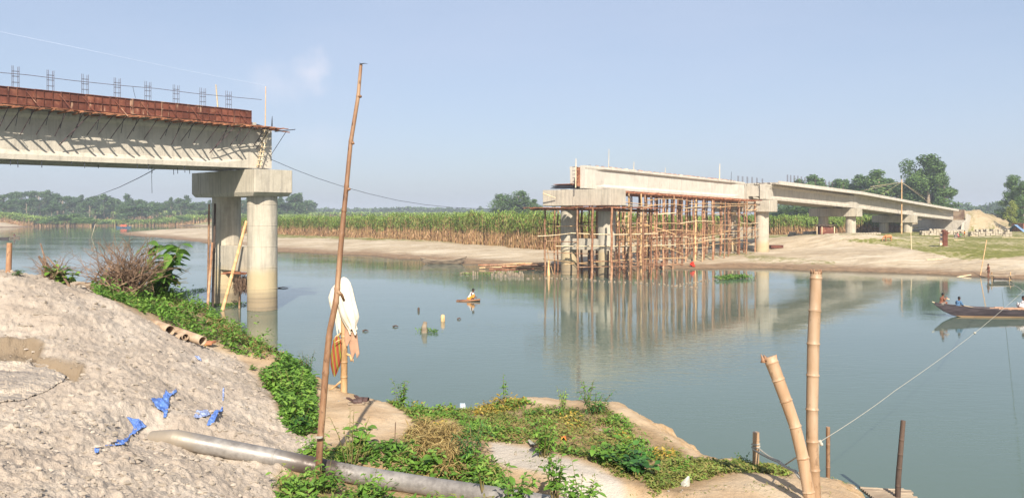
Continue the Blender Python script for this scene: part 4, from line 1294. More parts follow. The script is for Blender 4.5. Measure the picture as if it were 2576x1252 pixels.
def cane_field(name, bases, Hs, nr, wd=.05, nl=9, coarse=1.0):
    """each plant: a few blades arching out at several heights, dry ones hanging low"""
    n = len(bases); Vs = []; dry = []; Fs = 0
    reps = nl
    B = np.repeat(bases, reps, 0); H = np.repeat(Hs, reps); N = len(B)
    t = np.tile(np.linspace(.12, .97, reps), n) + nr.uniform(-.05, .05, N)
    an = nr.uniform(0, 2 * np.pi, N); isd = t < (.52 + nr.uniform(-.12, .12, N))
    L = np.where(isd, .75, 1.25) * nr.uniform(.7, 1.2, N) * coarse
    dx = np.cos(an); dy = np.sin(an)
    j = nr.uniform(-.18, .18, (N, 2))
    b0 = np.c_[B[:, 0] + j[:, 0], B[:, 1] + j[:, 1], B[:, 2] + H * t * .86]
    pts = []
    for u, out, rise in ((0, 0, 0), (.4, .22, .40), (.75, .55, .48), (1, .85, .22)):
        rs = np.where(isd, -u * .95, rise); ou = np.where(isd, .25 * math.sin(u * 2.2), out)
        pts.append(np.c_[b0[:, 0] + dx * ou * L, b0[:, 1] + dy * ou * L, b0[:, 2] + rs * L])
    w = wd * coarse
    sx = -dy; sy = dx
    rows = []
    for p, ww in zip(pts, (.7, 1, .75, .08)):
        o = np.c_[sx, sy, np.zeros(N) + .3] * (w * ww)
        rows += [p - o, p + o]
    V = np.stack(rows, 1).reshape(-1, 3)
    base = np.arange(N)[:, None] * 8
    F = np.concatenate([base + np.array([2 * i, 2 * i + 1, 2 * i + 3, 2 * i + 2]) for i in range(3)])
    dr = np.tile(isd.astype(float), 3)
    rn = np.tile(nr.random(N), 3)
    # stalks as slim crossed strips
    S0 = bases; top = bases + np.c_[nr.uniform(-.2, .2, (n, 2)), Hs * .85]
    q1 = np.stack([S0 - [w, 0, 0], S0 + [w, 0, 0], top + [w * .6, 0, 0], top - [w * .6, 0, 0]], 1).reshape(-1, 3)
    F2 = np.arange(4 * n).reshape(n, 4) + len(V)
    V = np.r_[V, q1]; F = np.r_[F, F2]; dr = np.r_[dr, np.ones(n) * .8]; rn = np.r_[rn, nr.random(n) * .6]
    off = V.mean(0)
    me = mesh_np(name, V - off, [F], fattr={'dry': dr, 'rnd': rn}); me.materials.append(M['cane'])
    o = bpy.data.objects.new(name, me); o.location = off; COL.objects.link(o); tag(o, kind='stuff'); return o


def along(pl, n, nr, depth):
    """random base points in a strip going back from a picture polyline of (px, D)"""
    pts = [np.array([(px - CX) * D / FPX, D]) for px, D in pl]
    L = [np.linalg.norm(b - a) for a, b in zip(pts[:-1], pts[1:])]; cum = np.r_[0, np.cumsum(L)]
    s = nr.uniform(0, cum[-1], n); k = np.clip(np.searchsorted(cum, s) - 1, 0, len(L) - 1)
    P0 = np.array(pts)[k]; P1 = np.array(pts)[k + 1]; u = ((s - cum[k]) / np.array(L)[k])[:, None]
    p = P0 + (P1 - P0) * u; dd = depth * nr.random(n) ** 1.4
    vd = p / np.linalg.norm(p, axis=1)[:, None]
    p = p + vd * dd[:, None]
    wob = fbm(p[:, 0], p[:, 1], 5, 3) * 1.6
    p = p + vd * wob[:, None]
    z = far_z(p[:, 0], p[:, 1])[0]
    return np.c_[p, z], dd


nr = np.random.RandomState(77)
B_, dd = along([(600, 205), (700, 190), (850, 165), (1000, 148), (1150, 133), (1300, 116), (1390, 108), (1480, 112), (1600, 124), (1760, 140)], 7200, nr, 9)
top_row = np.interp(CX + B_[:, 0] * FPX / B_[:, 1], [600, 700, 900, 1100, 1380, 1500, 1760], [546, 543, 539, 531, 524, 527, 545])
Hc = CAMH - (top_row - CY) * B_[:, 1] / FPX - B_[:, 2]
cane_field('sugar_cane', B_, Hc * .93 * (1 + .22 * fbm(B_[:, 0], B_[:, 1], 3.5, 3)) * nr.uniform(.78, 1.08, len(B_)), nr, .055, 10)
B_, dd = along([(1600, 160), (1900, 160), (1960, 158), (2100, 166), (2200, 172), (2262, 178)], 4200, nr, 9)
Hc = CAMH - (545 - CY) * B_[:, 1] / FPX - B_[:, 2]
cane_field('sugar_cane_behind_bridge', B_, np.maximum(Hc, 2.5) * (1 + .3 * fbm(B_[:, 0], B_[:, 1], 4, 3)) * nr.uniform(.85, 1.08, len(B_)), nr, .07, 9)
B_, dd = along([(-40, 372), (60, 366), (200, 388), (230, 378)], 2600, nr, 25)
cane_field('far_cane_left', B_, 4.4 * nr.uniform(.8, 1.1, len(B_)), nr, .16, 7, 1.4)
B_, dd = along([(180, 400), (320, 392), (470, 396), (660, 400), (780, 410)], 3800, nr, 30)
cane_field('far_cane_right', B_, 3.6 * nr.uniform(.7, 1.1, len(B_)), nr, .16, 7, 1.4)
B_, dd = along([(230, 500), (460, 500), (780, 520), (1300, 560)], 4500, nr, 60)
cane_field('far_field_strip', B_, 4.6 * nr.uniform(.8, 1.1, len(B_)), nr, .25, 6, 2.0)
# ------------------------------------------------------------------ plants on the near bank
GR = [(0, srgb(62, 92, 32)), (.5, srgb(100, 138, 50)), (1, srgb(152, 178, 84))]
M['lf_green'] = m_leaf('fresh_leaves', GR, .28, .5, 1.5)
M['lf_deep'] = m_leaf('deep_green_leaves', [(0, srgb(36, 66, 28)), (.5, srgb(58, 100, 42)), (1, srgb(96, 138, 62))], .22, .4)
M['lf_cover'] = m_leaf('creeping_leaves', [(0, srgb(72, 88, 34)), (.35, srgb(104, 122, 50)), (.6, srgb(140, 126, 72)), (.75, srgb(118, 142, 60)), (1, srgb(166, 174, 90))], .25, .6, 1.6)
M['lf_yel'] = m_leaf('yellowing_leaves', [(0, srgb(132, 112, 44)), (.5, srgb(178, 150, 62)), (1, srgb(200, 178, 100))], .3)
M['lf_dry'] = m_leaf('dry_grass_blades', [(0, srgb(112, 90, 52)), (.5, srgb(160, 136, 84)), (1, srgb(196, 178, 120))], .2, .7)
M['stem'] = m_simple('green_brown_stem', srgb(96, 96, 50), srgb(134, 118, 76), 9, .7, 0)


def leaf_shape(L, Wd, fold=.25, droop=.3, n=3):
    """pointed leaf along +y from the origin, as quads"""
    V = []; F = []
    for i in range(n + 1):
        t = i / n; w = Wd * math.sin(math.pi * min(1, t * .86 + .08)) * (1 - .25 * t); z = -droop * L * t * t
        V += [(-w, t * L, z + fold * w), (0, t * L, z), (w, t * L, z + fold * w)]
    for i in range(n):
        a = 3 * i
        F += [(a, a + 1, a + 4, a + 3), (a + 1, a + 2, a + 5, a + 4)]
    return np.array(V), np.array(F)


def place_leaves(mb, pos, yaw, pitch, size, shape, nr, a=None):
    """stamp one leaf shape at many places (numpy)"""
    V0, F0 = shape; n = len(pos); k = len(V0)
    cy, sy = np.cos(yaw), np.sin(yaw); cp_, sp_ = np.cos(pitch), np.sin(pitch)
    roll = nr.uniform(-.5, .5, n); cr, sr = np.cos(roll), np.sin(roll)
    X = V0[:, 0][None] * cr[:, None] - V0[:, 2][None] * sr[:, None]; Z = V0[:, 0][None] * sr[:, None] + V0[:, 2][None] * cr[:, None]; Y = np.repeat(V0[:, 1][None], n, 0)
    Y2 = Y * cp_[:, None] - Z * sp_[:, None]; Z2 = Y * sp_[:, None] + Z * cp_[:, None]
    Xw = X * cy[:, None] - Y2 * sy[:, None]; Yw = X * sy[:, None] + Y2 * cy[:, None]
    V = np.stack([Xw, Yw, Z2], -1) * np.asarray(size)[:, None, None] + np.asarray(pos)[:, None, :]
    F = (np.arange(n)[:, None, None] * k + F0[None]).reshape(-1, 4)
    mb.add(V.reshape(-1, 3), [F], np.repeat(nr.random(n) if a is None else a, len(F0)))


SH = {'oval': leaf_shape(1, .28), 'wide': leaf_shape(1, .42, .2, .35), 'slim': leaf_shape(1, .13, .3, .5), 'blade': leaf_shape(1, .045, .2, .55, 4), 'big': leaf_shape(1, .30, .15, .55, 5)}


def stem_plant(lf, st, base, H, nst, nlv, size, shape, rr, nr, spread=.5, bushy=1.0, yaw0=None):
    """several stems with leaves spiralling up each"""
    pos = []; yaw = []; pit = []; sz = []
    for s in range(nst):
        an = rr.random() * 6.28; sp_ = spread * rr.uniform(.2, 1.0); h = H * rr.uniform(.6, 1.1)
        b0 = Vector(base) + Vector((math.cos(an), math.sin(an), 0)) * (spread * H * .25 * rr.random())
        tip = b0 + Vector((math.cos(an) * sp_ * h, math.sin(an) * sp_ * h, h)); mid = b0.lerp(tip, .5) + Vector((0, 0, h * .08))
        if st is not None: st.tube([b0 - Vector((0, 0, .05)), mid, tip], [.006 * H / .5, .004 * H / .5, .002], 4, cap=False)
        for i in range(nlv):
            t = .15 + .85 * (i + rr.random()) / nlv
            p = (b0.lerp(mid, t * 2) if t < .5 else mid.lerp(tip, t * 2 - 1))
            pos.append(tuple(p)); yaw.append(i * 2.4 + rr.uniform(-.4, .4)); pit.append(rr.uniform(-.3, .65)); sz.append(size * rr.uniform(.6, 1.15) * (1.1 - .45 * t))
    place_leaves(lf, np.array(pos), np.array(yaw), np.array(pit), np.array(sz), SH[shape], nr)


rp = random.Random(99); nrp = np.random.RandomState(98)


def bush(name, label, px, py, D, H, nst, nlv, size, shape, mat, cat='plant', group=None, spread=.5, D_is=True):
    g = ground_pix(px, py) if D is None else P(px, py, D)
    z = ground_fast(g.x, g.y) if D is None else g.z
    T = thing(name, label, cat, (g.x, g.y, z), group)
    lf, st = MB(), MB()
    stem_plant(lf, st, (g.x, g.y, z - .01), H, nst, nlv, size, shape, rp, nrp, spread)
    st.build('stems', M['stem'], T); lf.build('leaves', M[mat], T)
    return T


# distinct plants
BL = [
    ('leafy_weed', 'leafy bright green weed at the crest of the sand mound beside the dry twigs', 148, 706, None, .34, 10, 10, .14, 'wide', 'lf_green', .9),
    ('leafy_weed', 'leafy weed on the slope just left of the striped bag pole, tallest in its strip', 738, 905, None, .62, 11, 13, .13, 'oval', 'lf_green', .35),
    ('leafy_weed', 'dark weed at the lip of the bank left of the cloth post', 775, 945, None, .5, 9, 12, .11, 'slim', 'lf_deep', .45),
    ('leafy_weed', 'bright weed clump halfway down the green strip by the sand mound', 690, 985, None, .42, 12, 12, .13, 'oval', 'lf_green', .8),
    ('leafy_weed', 'dense weed clump in the middle of the green strip', 740, 1000, None, .45, 14, 12, .13, 'oval', 'lf_green', .8),
    ('leafy_weed', 'weed clump at the lower end of the green strip beside the tall pole', 760, 1050, None, .38, 13, 12, .12, 'oval', 'lf_green', .8),
    ('leafy_weed', 'last small weed of the green strip, above the pipe', 750, 1082, None, .25, 10, 9, .1, 'oval', 'lf_deep', .9),
    ('leafy_weed', 'small bushy herb at the foot of the cloth post', 905, 985, None, .30, 9, 10, .07, 'slim', 'lf_deep', .5),
    ('leafy_weed', 'tiny herb on the bank edge right of the sandals', 945, 998, None, .15, 6, 8, .06, 'oval', 'lf_green', .5),
    ('leafy_weed', 'pale green upright herb on the bank edge, left of the yellow leaves', 1012, 1022, None, .42, 9, 12, .09, 'oval', 'lf_green', .45),
    ('leafy_weed', 'feathery herb with spread fronds against the water', 1155, 1030, None, .42, 5, 12, .10, 'slim', 'lf_deep', .7),
    ('leafy_weed', 'single tall thin herb rising against the water above the yellow leaves', 1268, 1012, None, .50, 3, 11, .09, 'oval', 'lf_green', .15),
    ('leafy_weed', 'pale slender herb standing on the tan hump of bank', 1418, 1035, None, .38, 8, 12, .08, 'slim', 'lf_green', .3),
    ('leafy_weed', 'feathery dark bush on the right of the tan hump', 1495, 1040, None, .36, 14, 12, .11, 'slim', 'lf_deep', .9),
    ('leafy_weed', 'small upright herb on top of the feathery dark bush', 1478, 1015, None, .40, 5, 11, .08, 'oval', 'lf_green', .3),
    ('leafy_weed', 'leafy bush in the sandy gully beside the white path', 1368, 1148, None, .50, 14, 13, .10, 'oval', 'lf_green', .45),
    ('leafy_weed', 'dark feathery bush at the edge of the dry grass clump', 1190, 1160, None, .46, 16, 13, .11, 'slim', 'lf_deep', .7),
    ('broadleaf_plant', 'broad leaved low green plant at the right end of the white path', 1600, 1185, None, .22, 26, 7, .13, 'wide', 'lf_deep', 1.6),
    ('broadleaf_plant', 'second half of the broad leaved patch, nearer the plastic scrap', 1545, 1165, None, .22, 20, 7, .12, 'wide', 'lf_green', 1.5),
    ('leafy_weed', 'small dark herb on the bank behind the short yellow post', 1866, 1172, 9.9, .20, 6, 10, .05, 'oval', 'lf_deep', .5),
    ('leafy_weed', 'tall pale herb at the bottom of the white path, pointed leaves', 1215, 1222, 8.2, .42, 5, 10, .11, 'oval', 'lf_green', .35),
    ('leafy_weed', 'leafy herb at the lower right of the white path', 1400, 1240, 7.9, .40, 10, 11, .10, 'oval', 'lf_green', .5),
    ('leafy_weed', 'spreading herb at the bottom edge near the pipe end', 1300, 1262, 7.6, .36, 12, 10, .10, 'oval', 'lf_green', .9),
    ('leafy_weed', 'green herb cluster at the bottom edge right of the path foot', 1460, 1268, 7.5, .32, 14, 9, .10, 'oval', 'lf_green', 1.1),
    ('leafy_weed', 'spindly herb with curled leaves above the pipe, right of the tall pole', 880, 1150, 9.0, .55, 6, 12, .08, 'slim', 'lf_cover', .6),
    ('leafy_weed', 'large leaved climber behind the pipe near the dry stalk', 905, 1130, None, .36, 6, 8, .17, 'wide', 'lf_green', .7),
    ('leafy_weed', 'bright bushy weed in front of the pipe at the foot of the tall pole', 815, 1236, 8.1, .26, 18, 10, .09, 'oval', 'lf_green', 1.3),
    ('leafy_weed', 'leafy weed in front of the pipe at its left, by the sand', 745, 1240, 8.0, .22, 14, 10, .09, 'oval', 'lf_green', 1.2),
    ('leafy_weed', 'leafy weed under the pipe in the bottom middle', 935, 1250, 7.9, .24, 18, 10, .09, 'oval', 'lf_green', 1.4),
    ('leafy_weed', 'bright herb left of the pole just above the pipe', 790, 1138, None, .22, 9, 9, .09, 'oval', 'lf_green', .9),
    ('leafy_weed', 'low leafy weed behind the pipe below the dry grass clump', 1075, 1190, None, .28, 14, 9, .12, 'wide', 'lf_green', 1.1),
    ('leafy_weed', 'small rounded weed on the sandy patch below the steel pipes', 985 - 350, 930, None, .12, 6, 8, .06, 'oval', 'lf_green', .8),
]
for nm, lb, px, py, D, H, nst, nlv, size, shp, mt, spd in BL:
    bush(nm, lb, px, py, D, H, nst, nlv, size, shp, mt, group='weeds and herbs on the near bank', spread=spd)

# ground cover, uncountable: sample terrain vertices inside picture polygons
def sample_poly(poly, n, minz=2.2):
    xs = [p[0] for p in poly]; ys_ = [p[1] for p in poly]
    out = []
    PXr, PYr = PX, PY
    m = inpoly(PXr, PYr, poly) & (ZZ > minz)
    idx_ = np.nonzero(m)[0]
    area = YY.ravel()[idx_] ** 2
    if len(idx_) == 0: return np.zeros((0, 3))
    ch = nrp.choice(idx_, n, p=area / area.sum())
    p = V[ch].copy(); p[:, :2] += nrp.uniform(-.02, .02, (n, 2)); return p


def cover(mb, poly, n, size, shape, hmax, patch=None, pmin=0, base=0):
    p = sample_poly(poly, n)
    if patch is not None:
        f = fbm(p[:, 0] + base, p[:, 1], patch, 3); keep = f > pmin; p = p[keep]
    pdd = seg_dist(p[:, 0], p[:, 1], [(v.x, v.y) for v in PIPE]); fr_ = p[:, 1] < np.interp(p[:, 0], [v.x for v in PIPE], [v.y for v in PIPE])
    p = p[(pdd > np.where(fr_, .33, .2))]
    k = len(p)
    if k == 0: return
    hump = np.clip(fbm(p[:, 0] + 31 + base, p[:, 1], .35, 2) + .35, .15, 1)
    p[:, 2] += nrp.random(k) * hmax * hump
    place_leaves(mb, p, nrp.uniform(0, 6.28, k), nrp.uniform(-.5, .9, k), size * nrp.uniform(.5, 1.2, k), SH[shape], nrp)


S1 = [(232, 738), (262, 722), (330, 715), (400, 700), (480, 730), (545, 775), (570, 800), (640, 840), (715, 872), (738, 900), (715, 912), (640, 900), (590, 890), (540, 868), (500, 850), (430, 822), (350, 785)]
S2 = [(655, 950), (735, 885), (765, 905), (795, 960), (790, 1000), (802, 1060), (800, 1088), (745, 1090), (712, 1060), (700, 1020)]
S3 = [(975, 1005), (1010, 1000), (1200, 1018), (1300, 1005), (1420, 1035), (1510, 1025), (1580, 1060), (1600, 1100), (1700, 1135), (1740, 1180), (1700, 1220), (1560, 1200), (1500, 1170), (1330, 1118), (1215, 1110), (1080, 1100), (1040, 1060), (1020, 1040)]
S4 = [(740, 1142), (900, 1125), (1030, 1110), (1100, 1150), (1230, 1160), (1270, 1180), (1180, 1260), (1400, 1260), (1500, 1290), (1500, 1420), (690, 1420), (700, 1215), (900, 1200), (800, 1160)]
S5 = [(1700, 1155), (1850, 1158), (1985, 1168), (1985, 1190), (1900, 1185), (1800, 1200), (1640, 1230), (1620, 1190)]
S6 = [(1150, 1190), (1250, 1175), (1330, 1230), (1480, 1236), (1540, 1252), (1540, 1400), (1100, 1400)]
g1, g2, g3, g4 = MB(), MB(), MB(), MB()
cover(g1, S1, 13000, .085, 'oval', .32, .55, -.12)
cover(g1, S1, 5000, .10, 'oval', .62, .5, .05, 40)
cover(g1, S2, 2500, .10, 'oval', .5, .4, .0, 60)
cover(g1, S2, 5000, .085, 'oval', .26, .45, -.22)
cover(g2, S3, 17000, .050, 'oval', .12, .5, -.06)
cover(g2, S3, 7000, .065, 'slim', .12, .4, -.12, 4)
cover(g2, S1, 5000, .07, 'slim', .36, .8, -.1, 5)
cover(g1, S3, 11000, .06, 'oval', .2, .7, .02, 12)
cover(g1, S4, 9500, .085, 'oval', .20, .7, -.12)
cover(g2, S4, 7000, .085, 'slim', .22, .7, -.1, 9)
cover(g2, S5, 5500, .05, 'oval', .09)
cover(g1, S6, 6500, .085, 'oval', .20, .7, -.05, 3)
cover(g2, [(700, 1140), (1000, 1100), (2170, 1150), (2170, 1252), (1600, 1260)], 3500, .04, 'slim', .03, .5, .08)
cover(g2, [(1560, 1040), (1740, 1130), (1700, 1140), (1580, 1090)], 1400, .04, 'slim', .03, .3, .05)
for poly, n in (([(1195, 1025), (1240, 1000), (1300, 1003), (1330, 1020), (1260, 1040), (1200, 1045)], 1500), ([(1105, 1030), (1135, 1022), (1150, 1040), (1115, 1050)], 320), ([(1090, 1065), (1118, 1065), (1112, 1085), (1092, 1085)], 160), ([(1035, 1020), (1060, 1018), (1062, 1034), (1036, 1036)], 120), ([(1400, 1050), (1440, 1050), (1480, 1075), (1430, 1080)], 160), ([(1540, 1095), (1575, 1090), (1600, 1115), (1560, 1120)], 200), ([(1640, 1140), (1690, 1135), (1700, 1158), (1650, 1160)], 240), ([(500, 860), (520, 860), (520, 880), (500, 875)], 40), ([(610, 880), (680, 890), (680, 900), (620, 895)], 60)):
    cover(g3, poly, int(n * .55), .055, 'oval', .2)
cover(g4, [(1025, 1090), (1060, 1075), (1120, 1080), (1150, 1110), (1155, 1180), (1090, 1185), (1040, 1150)], 5200, .15, 'blade', .30)
cover(g4, [(1200, 1050), (1450, 1060), (1600, 1130), (1500, 1150), (1300, 1110)], 2600, .09, 'blade', .07)
cover(g4, [(520, 790), (640, 850), (720, 890), (640, 880), (540, 840)], 900, .2, 'blade', .2)
o = g1.build('leafy_ground_cover', M['lf_green']); tag(o, kind='stuff')
o = g2.build('creeping_ground_cover', M['lf_cover']); tag(o, kind='stuff')
o = g3.build('yellow_leaf_cover', M['lf_yel']); tag(o, kind='stuff')
o = g4.build('dry_grass', M['lf_dry']); tag(o, kind='stuff')

# shrub with large leaves against the water
g = P(405, 748, 18.2)
SB = thing('large_leaf_shrub', 'large leaved green shrub standing against the water beside the bundle of dead roots', 'shrub', g)
lf, st = MB(), MB()
pos, yaw, pit, sz = [], [], [], []
for i in range(11):
    tip = P(370 + (i * 37 % 106), 612 + (i * 53 % 84), 18.2 + rp.uniform(-.4, .4)); b0 = g + Vector((rp.uniform(-.08, .08), rp.uniform(-.08, .08), -.1)); mid = b0.lerp(tip, .55) + Vector((rp.uniform(-.06, .06), 0, .05))
    st.tube([b0, mid, tip], [.016, .011, .005], 5)
    for k in range(14):
        t = .30 + .70 * k / 13; p = b0.lerp(mid, t * 2) if t < .5 else mid.lerp(tip, t * 2 - 1)
        pos.append(tuple(p)); yaw.append(k * 2.2 + rp.random()); pit.append(rp.uniform(-.35, .45)); sz.append(rp.uniform(.22, .40))
for i in range(8): pos.append(tuple(P(415, 620, 18.2))); yaw.append(i * .8); pit.append(.1); sz.append(.36)
for i in range(80): pos.append(tuple(P(rp.uniform(372, 445), rp.uniform(690, 735), 18.2 + rp.uniform(-.3, .3)))); yaw.append(rp.random() * 6); pit.append(rp.uniform(-.3, .4)); sz.append(rp.uniform(.08, .16))
place_leaves(lf, np.array(pos), np.array(yaw), np.array(pit), np.array(sz), SH['big'], nrp)
for i in range(14):
    a = P(400 + rp.uniform(-10, 20), 700, 18.2); b = P(rp.uniform(430, 485), rp.uniform(665, 720), 18.1); st.tube([a, a.lerp(b, .5) + Vector((0, 0, -.05)), b], .006, 3)
st.build('stems', M['stem'], SB); lf.build('leaves', M['lf_green'], SB)


def twig_tangle(name, label, px, py, D, top, width, n, seed, cat='dead shrub', rad=.008):
    rr = random.Random(seed); T = thing(name, label, cat, P(px, py, D))
    q = MB()
    for i in range(n):
        a = P(px + rr.uniform(-.25, .25) * width, py + rr.uniform(-6, 6), D + rr.uniform(-.3, .3)); pts = [a]
        d = Vector((rr.uniform(-.6, .6), rr.uniform(-.3, .3), 1))
        h = (py - top) * D / FPX; L = h * rr.uniform(.6, 1.35) / 6
        for k in range(6):
            d = (d + Vector((rr.uniform(-.5, .5), rr.uniform(-.3, .3), rr.uniform(-.42, .22)))).normalized(); pts.append(pts[-1] + d * L)
        q.tube(pts, [rad * (1.3 - .18 * k) for k in range(7)], 4, cap=False)
        for k in range(3):
            b = pts[rr.randint(1, 5)]; e = b + Vector((rr.uniform(-.25, .25), rr.uniform(-.15, .15), rr.uniform(-.15, .25))); q.tube([b, b.lerp(e, .5) + Vector((.02, 0, .03)), e], [rad * .5, rad * .4, rad * .2], 3, cap=False)
    q.build('twigs', M['twig'], T)
    return T


T = twig_tangle('root_tangle', 'brown tangle of dead roots and twigs left of the large leaved shrub', 312, 742, 17.2, 612, 110, 250, 5, rad=.011)
for a, b in (((218, 742), (285, 650)), ((236, 748), (272, 668)), ((262, 690), (320, 640)), ((300, 720), (395, 640)), ((330, 735), (430, 690))):
    q = MB(); m_ = (P(a[0], a[1], 16.8) + P(b[0], b[1], 17.2)) / 2 + Vector((rp.uniform(-.1, .1), 0, rp.uniform(-.12, .12))); q.tube([P(a[0], a[1], 16.8), m_, P(b[0], b[1], 17.2)], [.018, .013, .006], 5); q.build('branch', M['twig'], T)
T = twig_tangle('twig_bundle', 'bunch of reddish dry twigs and thin sticks on the crest of the sand mound', 125, 705, 14.3, 628, 30, 30, 8, rad=.007)
for a, b in (((112, 706), (108, 648)), ((122, 708), (102, 612)), ((152, 712), (112, 655)), ((176, 718), (118, 645)), ((98, 640), (120, 700))):
    q = MB(); q.tube([P(a[0], a[1] + 4, 14.2), P((a[0] + b[0]) / 2 + 3, (a[1] + b[1]) / 2, 14.2), P(b[0], b[1], 14.3)], [.022, .017, .01], 5); q.build('stick', M['twig'], T)
q = MB(); q.bamboo(P(21, 700, 14.0), P(24, 611, 14.0), .05, .045, n=8); o = q.build('bamboo_stake', M['bam_red']); tag(o, 'short bamboo stake on the crest of the sand mound at the far left', 'stake')
bush('leafy_weed', 'green weed creeping under the dry twigs on the mound crest', 165, 714, None, .3, 9, 8, .13, 'wide', 'lf_green', group='weeds and herbs on the near bank', spread=1.1)
bush('leafy_weed', 'low dark weed beside the short bamboo stake at the far left', 40, 692, None, .1, 10, 7, .08, 'slim', 'lf_deep', group='weeds and herbs on the near bank', spread=2)
# small dry stalk
g = ground_pix(993, 1120); q = MB(); q.tube([g, g + Vector((.01, 0, .3))], .006, 4); o = q.build('dry_stalk', M['twig']); tag(o, 'thin bare dry stalk standing alone on the sandy path', 'stalk')
# ------------------------------------------------------------------ foreground bamboo, clothes, pipes
def bamboo_path(q, pts, rads, nodes, n=14, top=None):
    """pts: list of Vector along the culm; nodes: fractions of height of the node rings"""
    P_, R_ = [], []
    L = np.r_[0, np.cumsum([(b - a).length for a, b in zip(pts[:-1], pts[1:])])]; L /= L[-1]
    arr = np.array([tuple(p) for p in pts])
    def at(t): return Vector([float(np.interp(t, L, arr[:, k])) for k in range(3)]), float(np.interp(t, L, rads))
    ts = sorted(set([0, 1] + [round(x, 5) for v in nodes for x in (v - .008, v - .003, v + .001, v + .006)] + [round(t, 5) for t in np.linspace(0, 1, 26)]))
    nodeset = {}
    for v in nodes:
        for x, m in ((v - .008, 1.0), (v - .003, 1.13), (v + .001, 1.06), (v + .006, .985)): nodeset[round(x, 5)] = m
    for t in ts:
        if t < 0 or t > 1: continue
        p, r = at(t); P_.append(p); R_.append(r * nodeset.get(t, 1.0))
    q.tube(P_, R_, n=n)
    return P_


def bamboo_thing(name, label, cat, pts, rads, nodes, mat, n=14, group=None):
    q = MB(); bamboo_path(q, pts, rads, nodes, n); o = q.build(name, M[mat], smooth=True); tag(o, label, cat, group); return o


pp = [(799, 1222, 8.5), (806, 1100, 8.52), (822, 900, 8.6), (830, 830, 8.62), (845, 760, 8.65), (849, 720, 8.68), (862, 565, 8.75), (873, 455, 8.8), (882, 360, 8.85), (901, 243, 8.9), (908, 163, 8.92)]
yy = np.array([c[1] for c in pp])
nd = [1 - (y - 163) / (1222 - 163) for y in (1098, 945, 858, 770, 735, 600, 540, 476, 360, 243)]
MP = thing('bamboo_pole', 'tall thin crooked bamboo pole standing in front of the pipe, dragonfly on its tip', 'pole', P(*pp[0]))
q = MB(); bamboo_path(q, [P(*c) for c in pp], [.037, .037, .036, .034, .033, .031, .029, .026, .024, .022, .018], nd, 14); q.build('culm', M['bam_red'], MP, smooth=True)
q = MB()
for y, x in ((243, 903), (360, 884), (476, 874), (735, 850)):
    c = P(x + 3, y, 8.75); q.blob(c, (.022, .02, .018), 7, 5, .2)
q.tube([P(849, 733, 8.64), P(860, 742, 8.7), P(866, 757, 8.72)], [.02, .018, .012], 6)
q.build('branch_stub', M['bam_red'], MP)
for yc in (1160,):
    q = MB(); q.tube([P(803, 1098, 8.46), P(803, 1100, 8.46)], .04, 10); q.build('tie', M['rope'], MP)
# dragonfly
DF = thing('dragonfly', 'small dark dragonfly perched on the tip of the tall thin pole', 'dragonfly', P(910, 162, 8.9))
q = MB(); q.tube([P(905, 162, 8.9), P(910, 161, 8.9), P(917, 160, 8.9), P(925, 161.5, 8.9)], [.006, .008, .004, .002], 6); q.build('body', M['cable'], DF)
for a, b in (((909, 161), (903, 158)), ((909, 161), (916, 157)), ((911, 161), (906, 164.5)), ((911, 161), (922, 157.5))):
    q = MB(); pa, pb = P(a[0], a[1], 8.9), P(b[0], b[1], 8.9 + .03); d = (pb - pa); w_ = Vector((.003, .006, .003)); q.add([pa, pa + d * .5 + w_, pb, pa + d * .5 - w_], [[(0, 1, 2, 3)]]); q.build('wing', M['cable'], DF)

# the post with the clothes
gp = ground_pix(865, 985); gD = gp.y
CPo = thing('bamboo_post', 'short stout bamboo post on the bank edge with clothes and a bag hung on it', 'post', gp)
q = MB(); bamboo_path(q, [gp - Vector((0, 0, .2)), P(866, 860, gD), P(863, 706, gD)], [.062, .056, .05], [.22, .34, .55, .8], 14); q.build('culm', M['bam_tan'], CPo, smooth=True)
for pts in ([(860, 957), (850, 965), (838, 975), (828, 980)], [(872, 890), (880, 893), (887, 901), (889, 910)], [(858, 838), (846, 846), (838, 858)], [(882, 896), (884, 903), (883, 908)]):
    q = MB(); q.tube([P(x, y, gD - .02) for x, y in pts], [.022, .02, .016, .008][:len(pts)], 6); q.build('branch_stub', M['bam_tan'], CPo)


def drape(name, label, cat, rows, D, mat, folds=6, amp=.16, depth=.45, n=30, seed=0, thick=None):
    """rows: (py, left px, right px) down the cloth; closed softly folded loft"""
    rr = random.Random(seed); rings = []; ph = rr.random() * 6
    for j, (py, l, r) in enumerate(rows):
        c = P((l + r) / 2, py, D); hw = (r - l) / 2 * D / FPX; t = j / (len(rows) - 1); ring = []
        for k in range(n):
            a = 2 * math.pi * k / n
            f = 1 + amp * t * math.sin(folds * a + ph + 1.2 * math.sin(t * 3)) + .4 * amp * math.sin((folds * 2 + 1) * a + 2 * t + ph)
            ring.append(c + Vector((math.cos(a) * hw * f, math.sin(a) * hw * depth * f, .018 * math.sin(a * 3 + ph) * t * 3)))
        rings.append(ring)
    q = MB(); q.loft(rings, cap=False)
    top = rings[0]; cc = sum(top, Vector()) / n
    q.add([tuple(p) for p in top] + [tuple(cc)], [[(n, k, (k + 1) % n) for k in range(n)]])
    o = q.build(name, mat, smooth='full'); tag(o, label, cat); return o


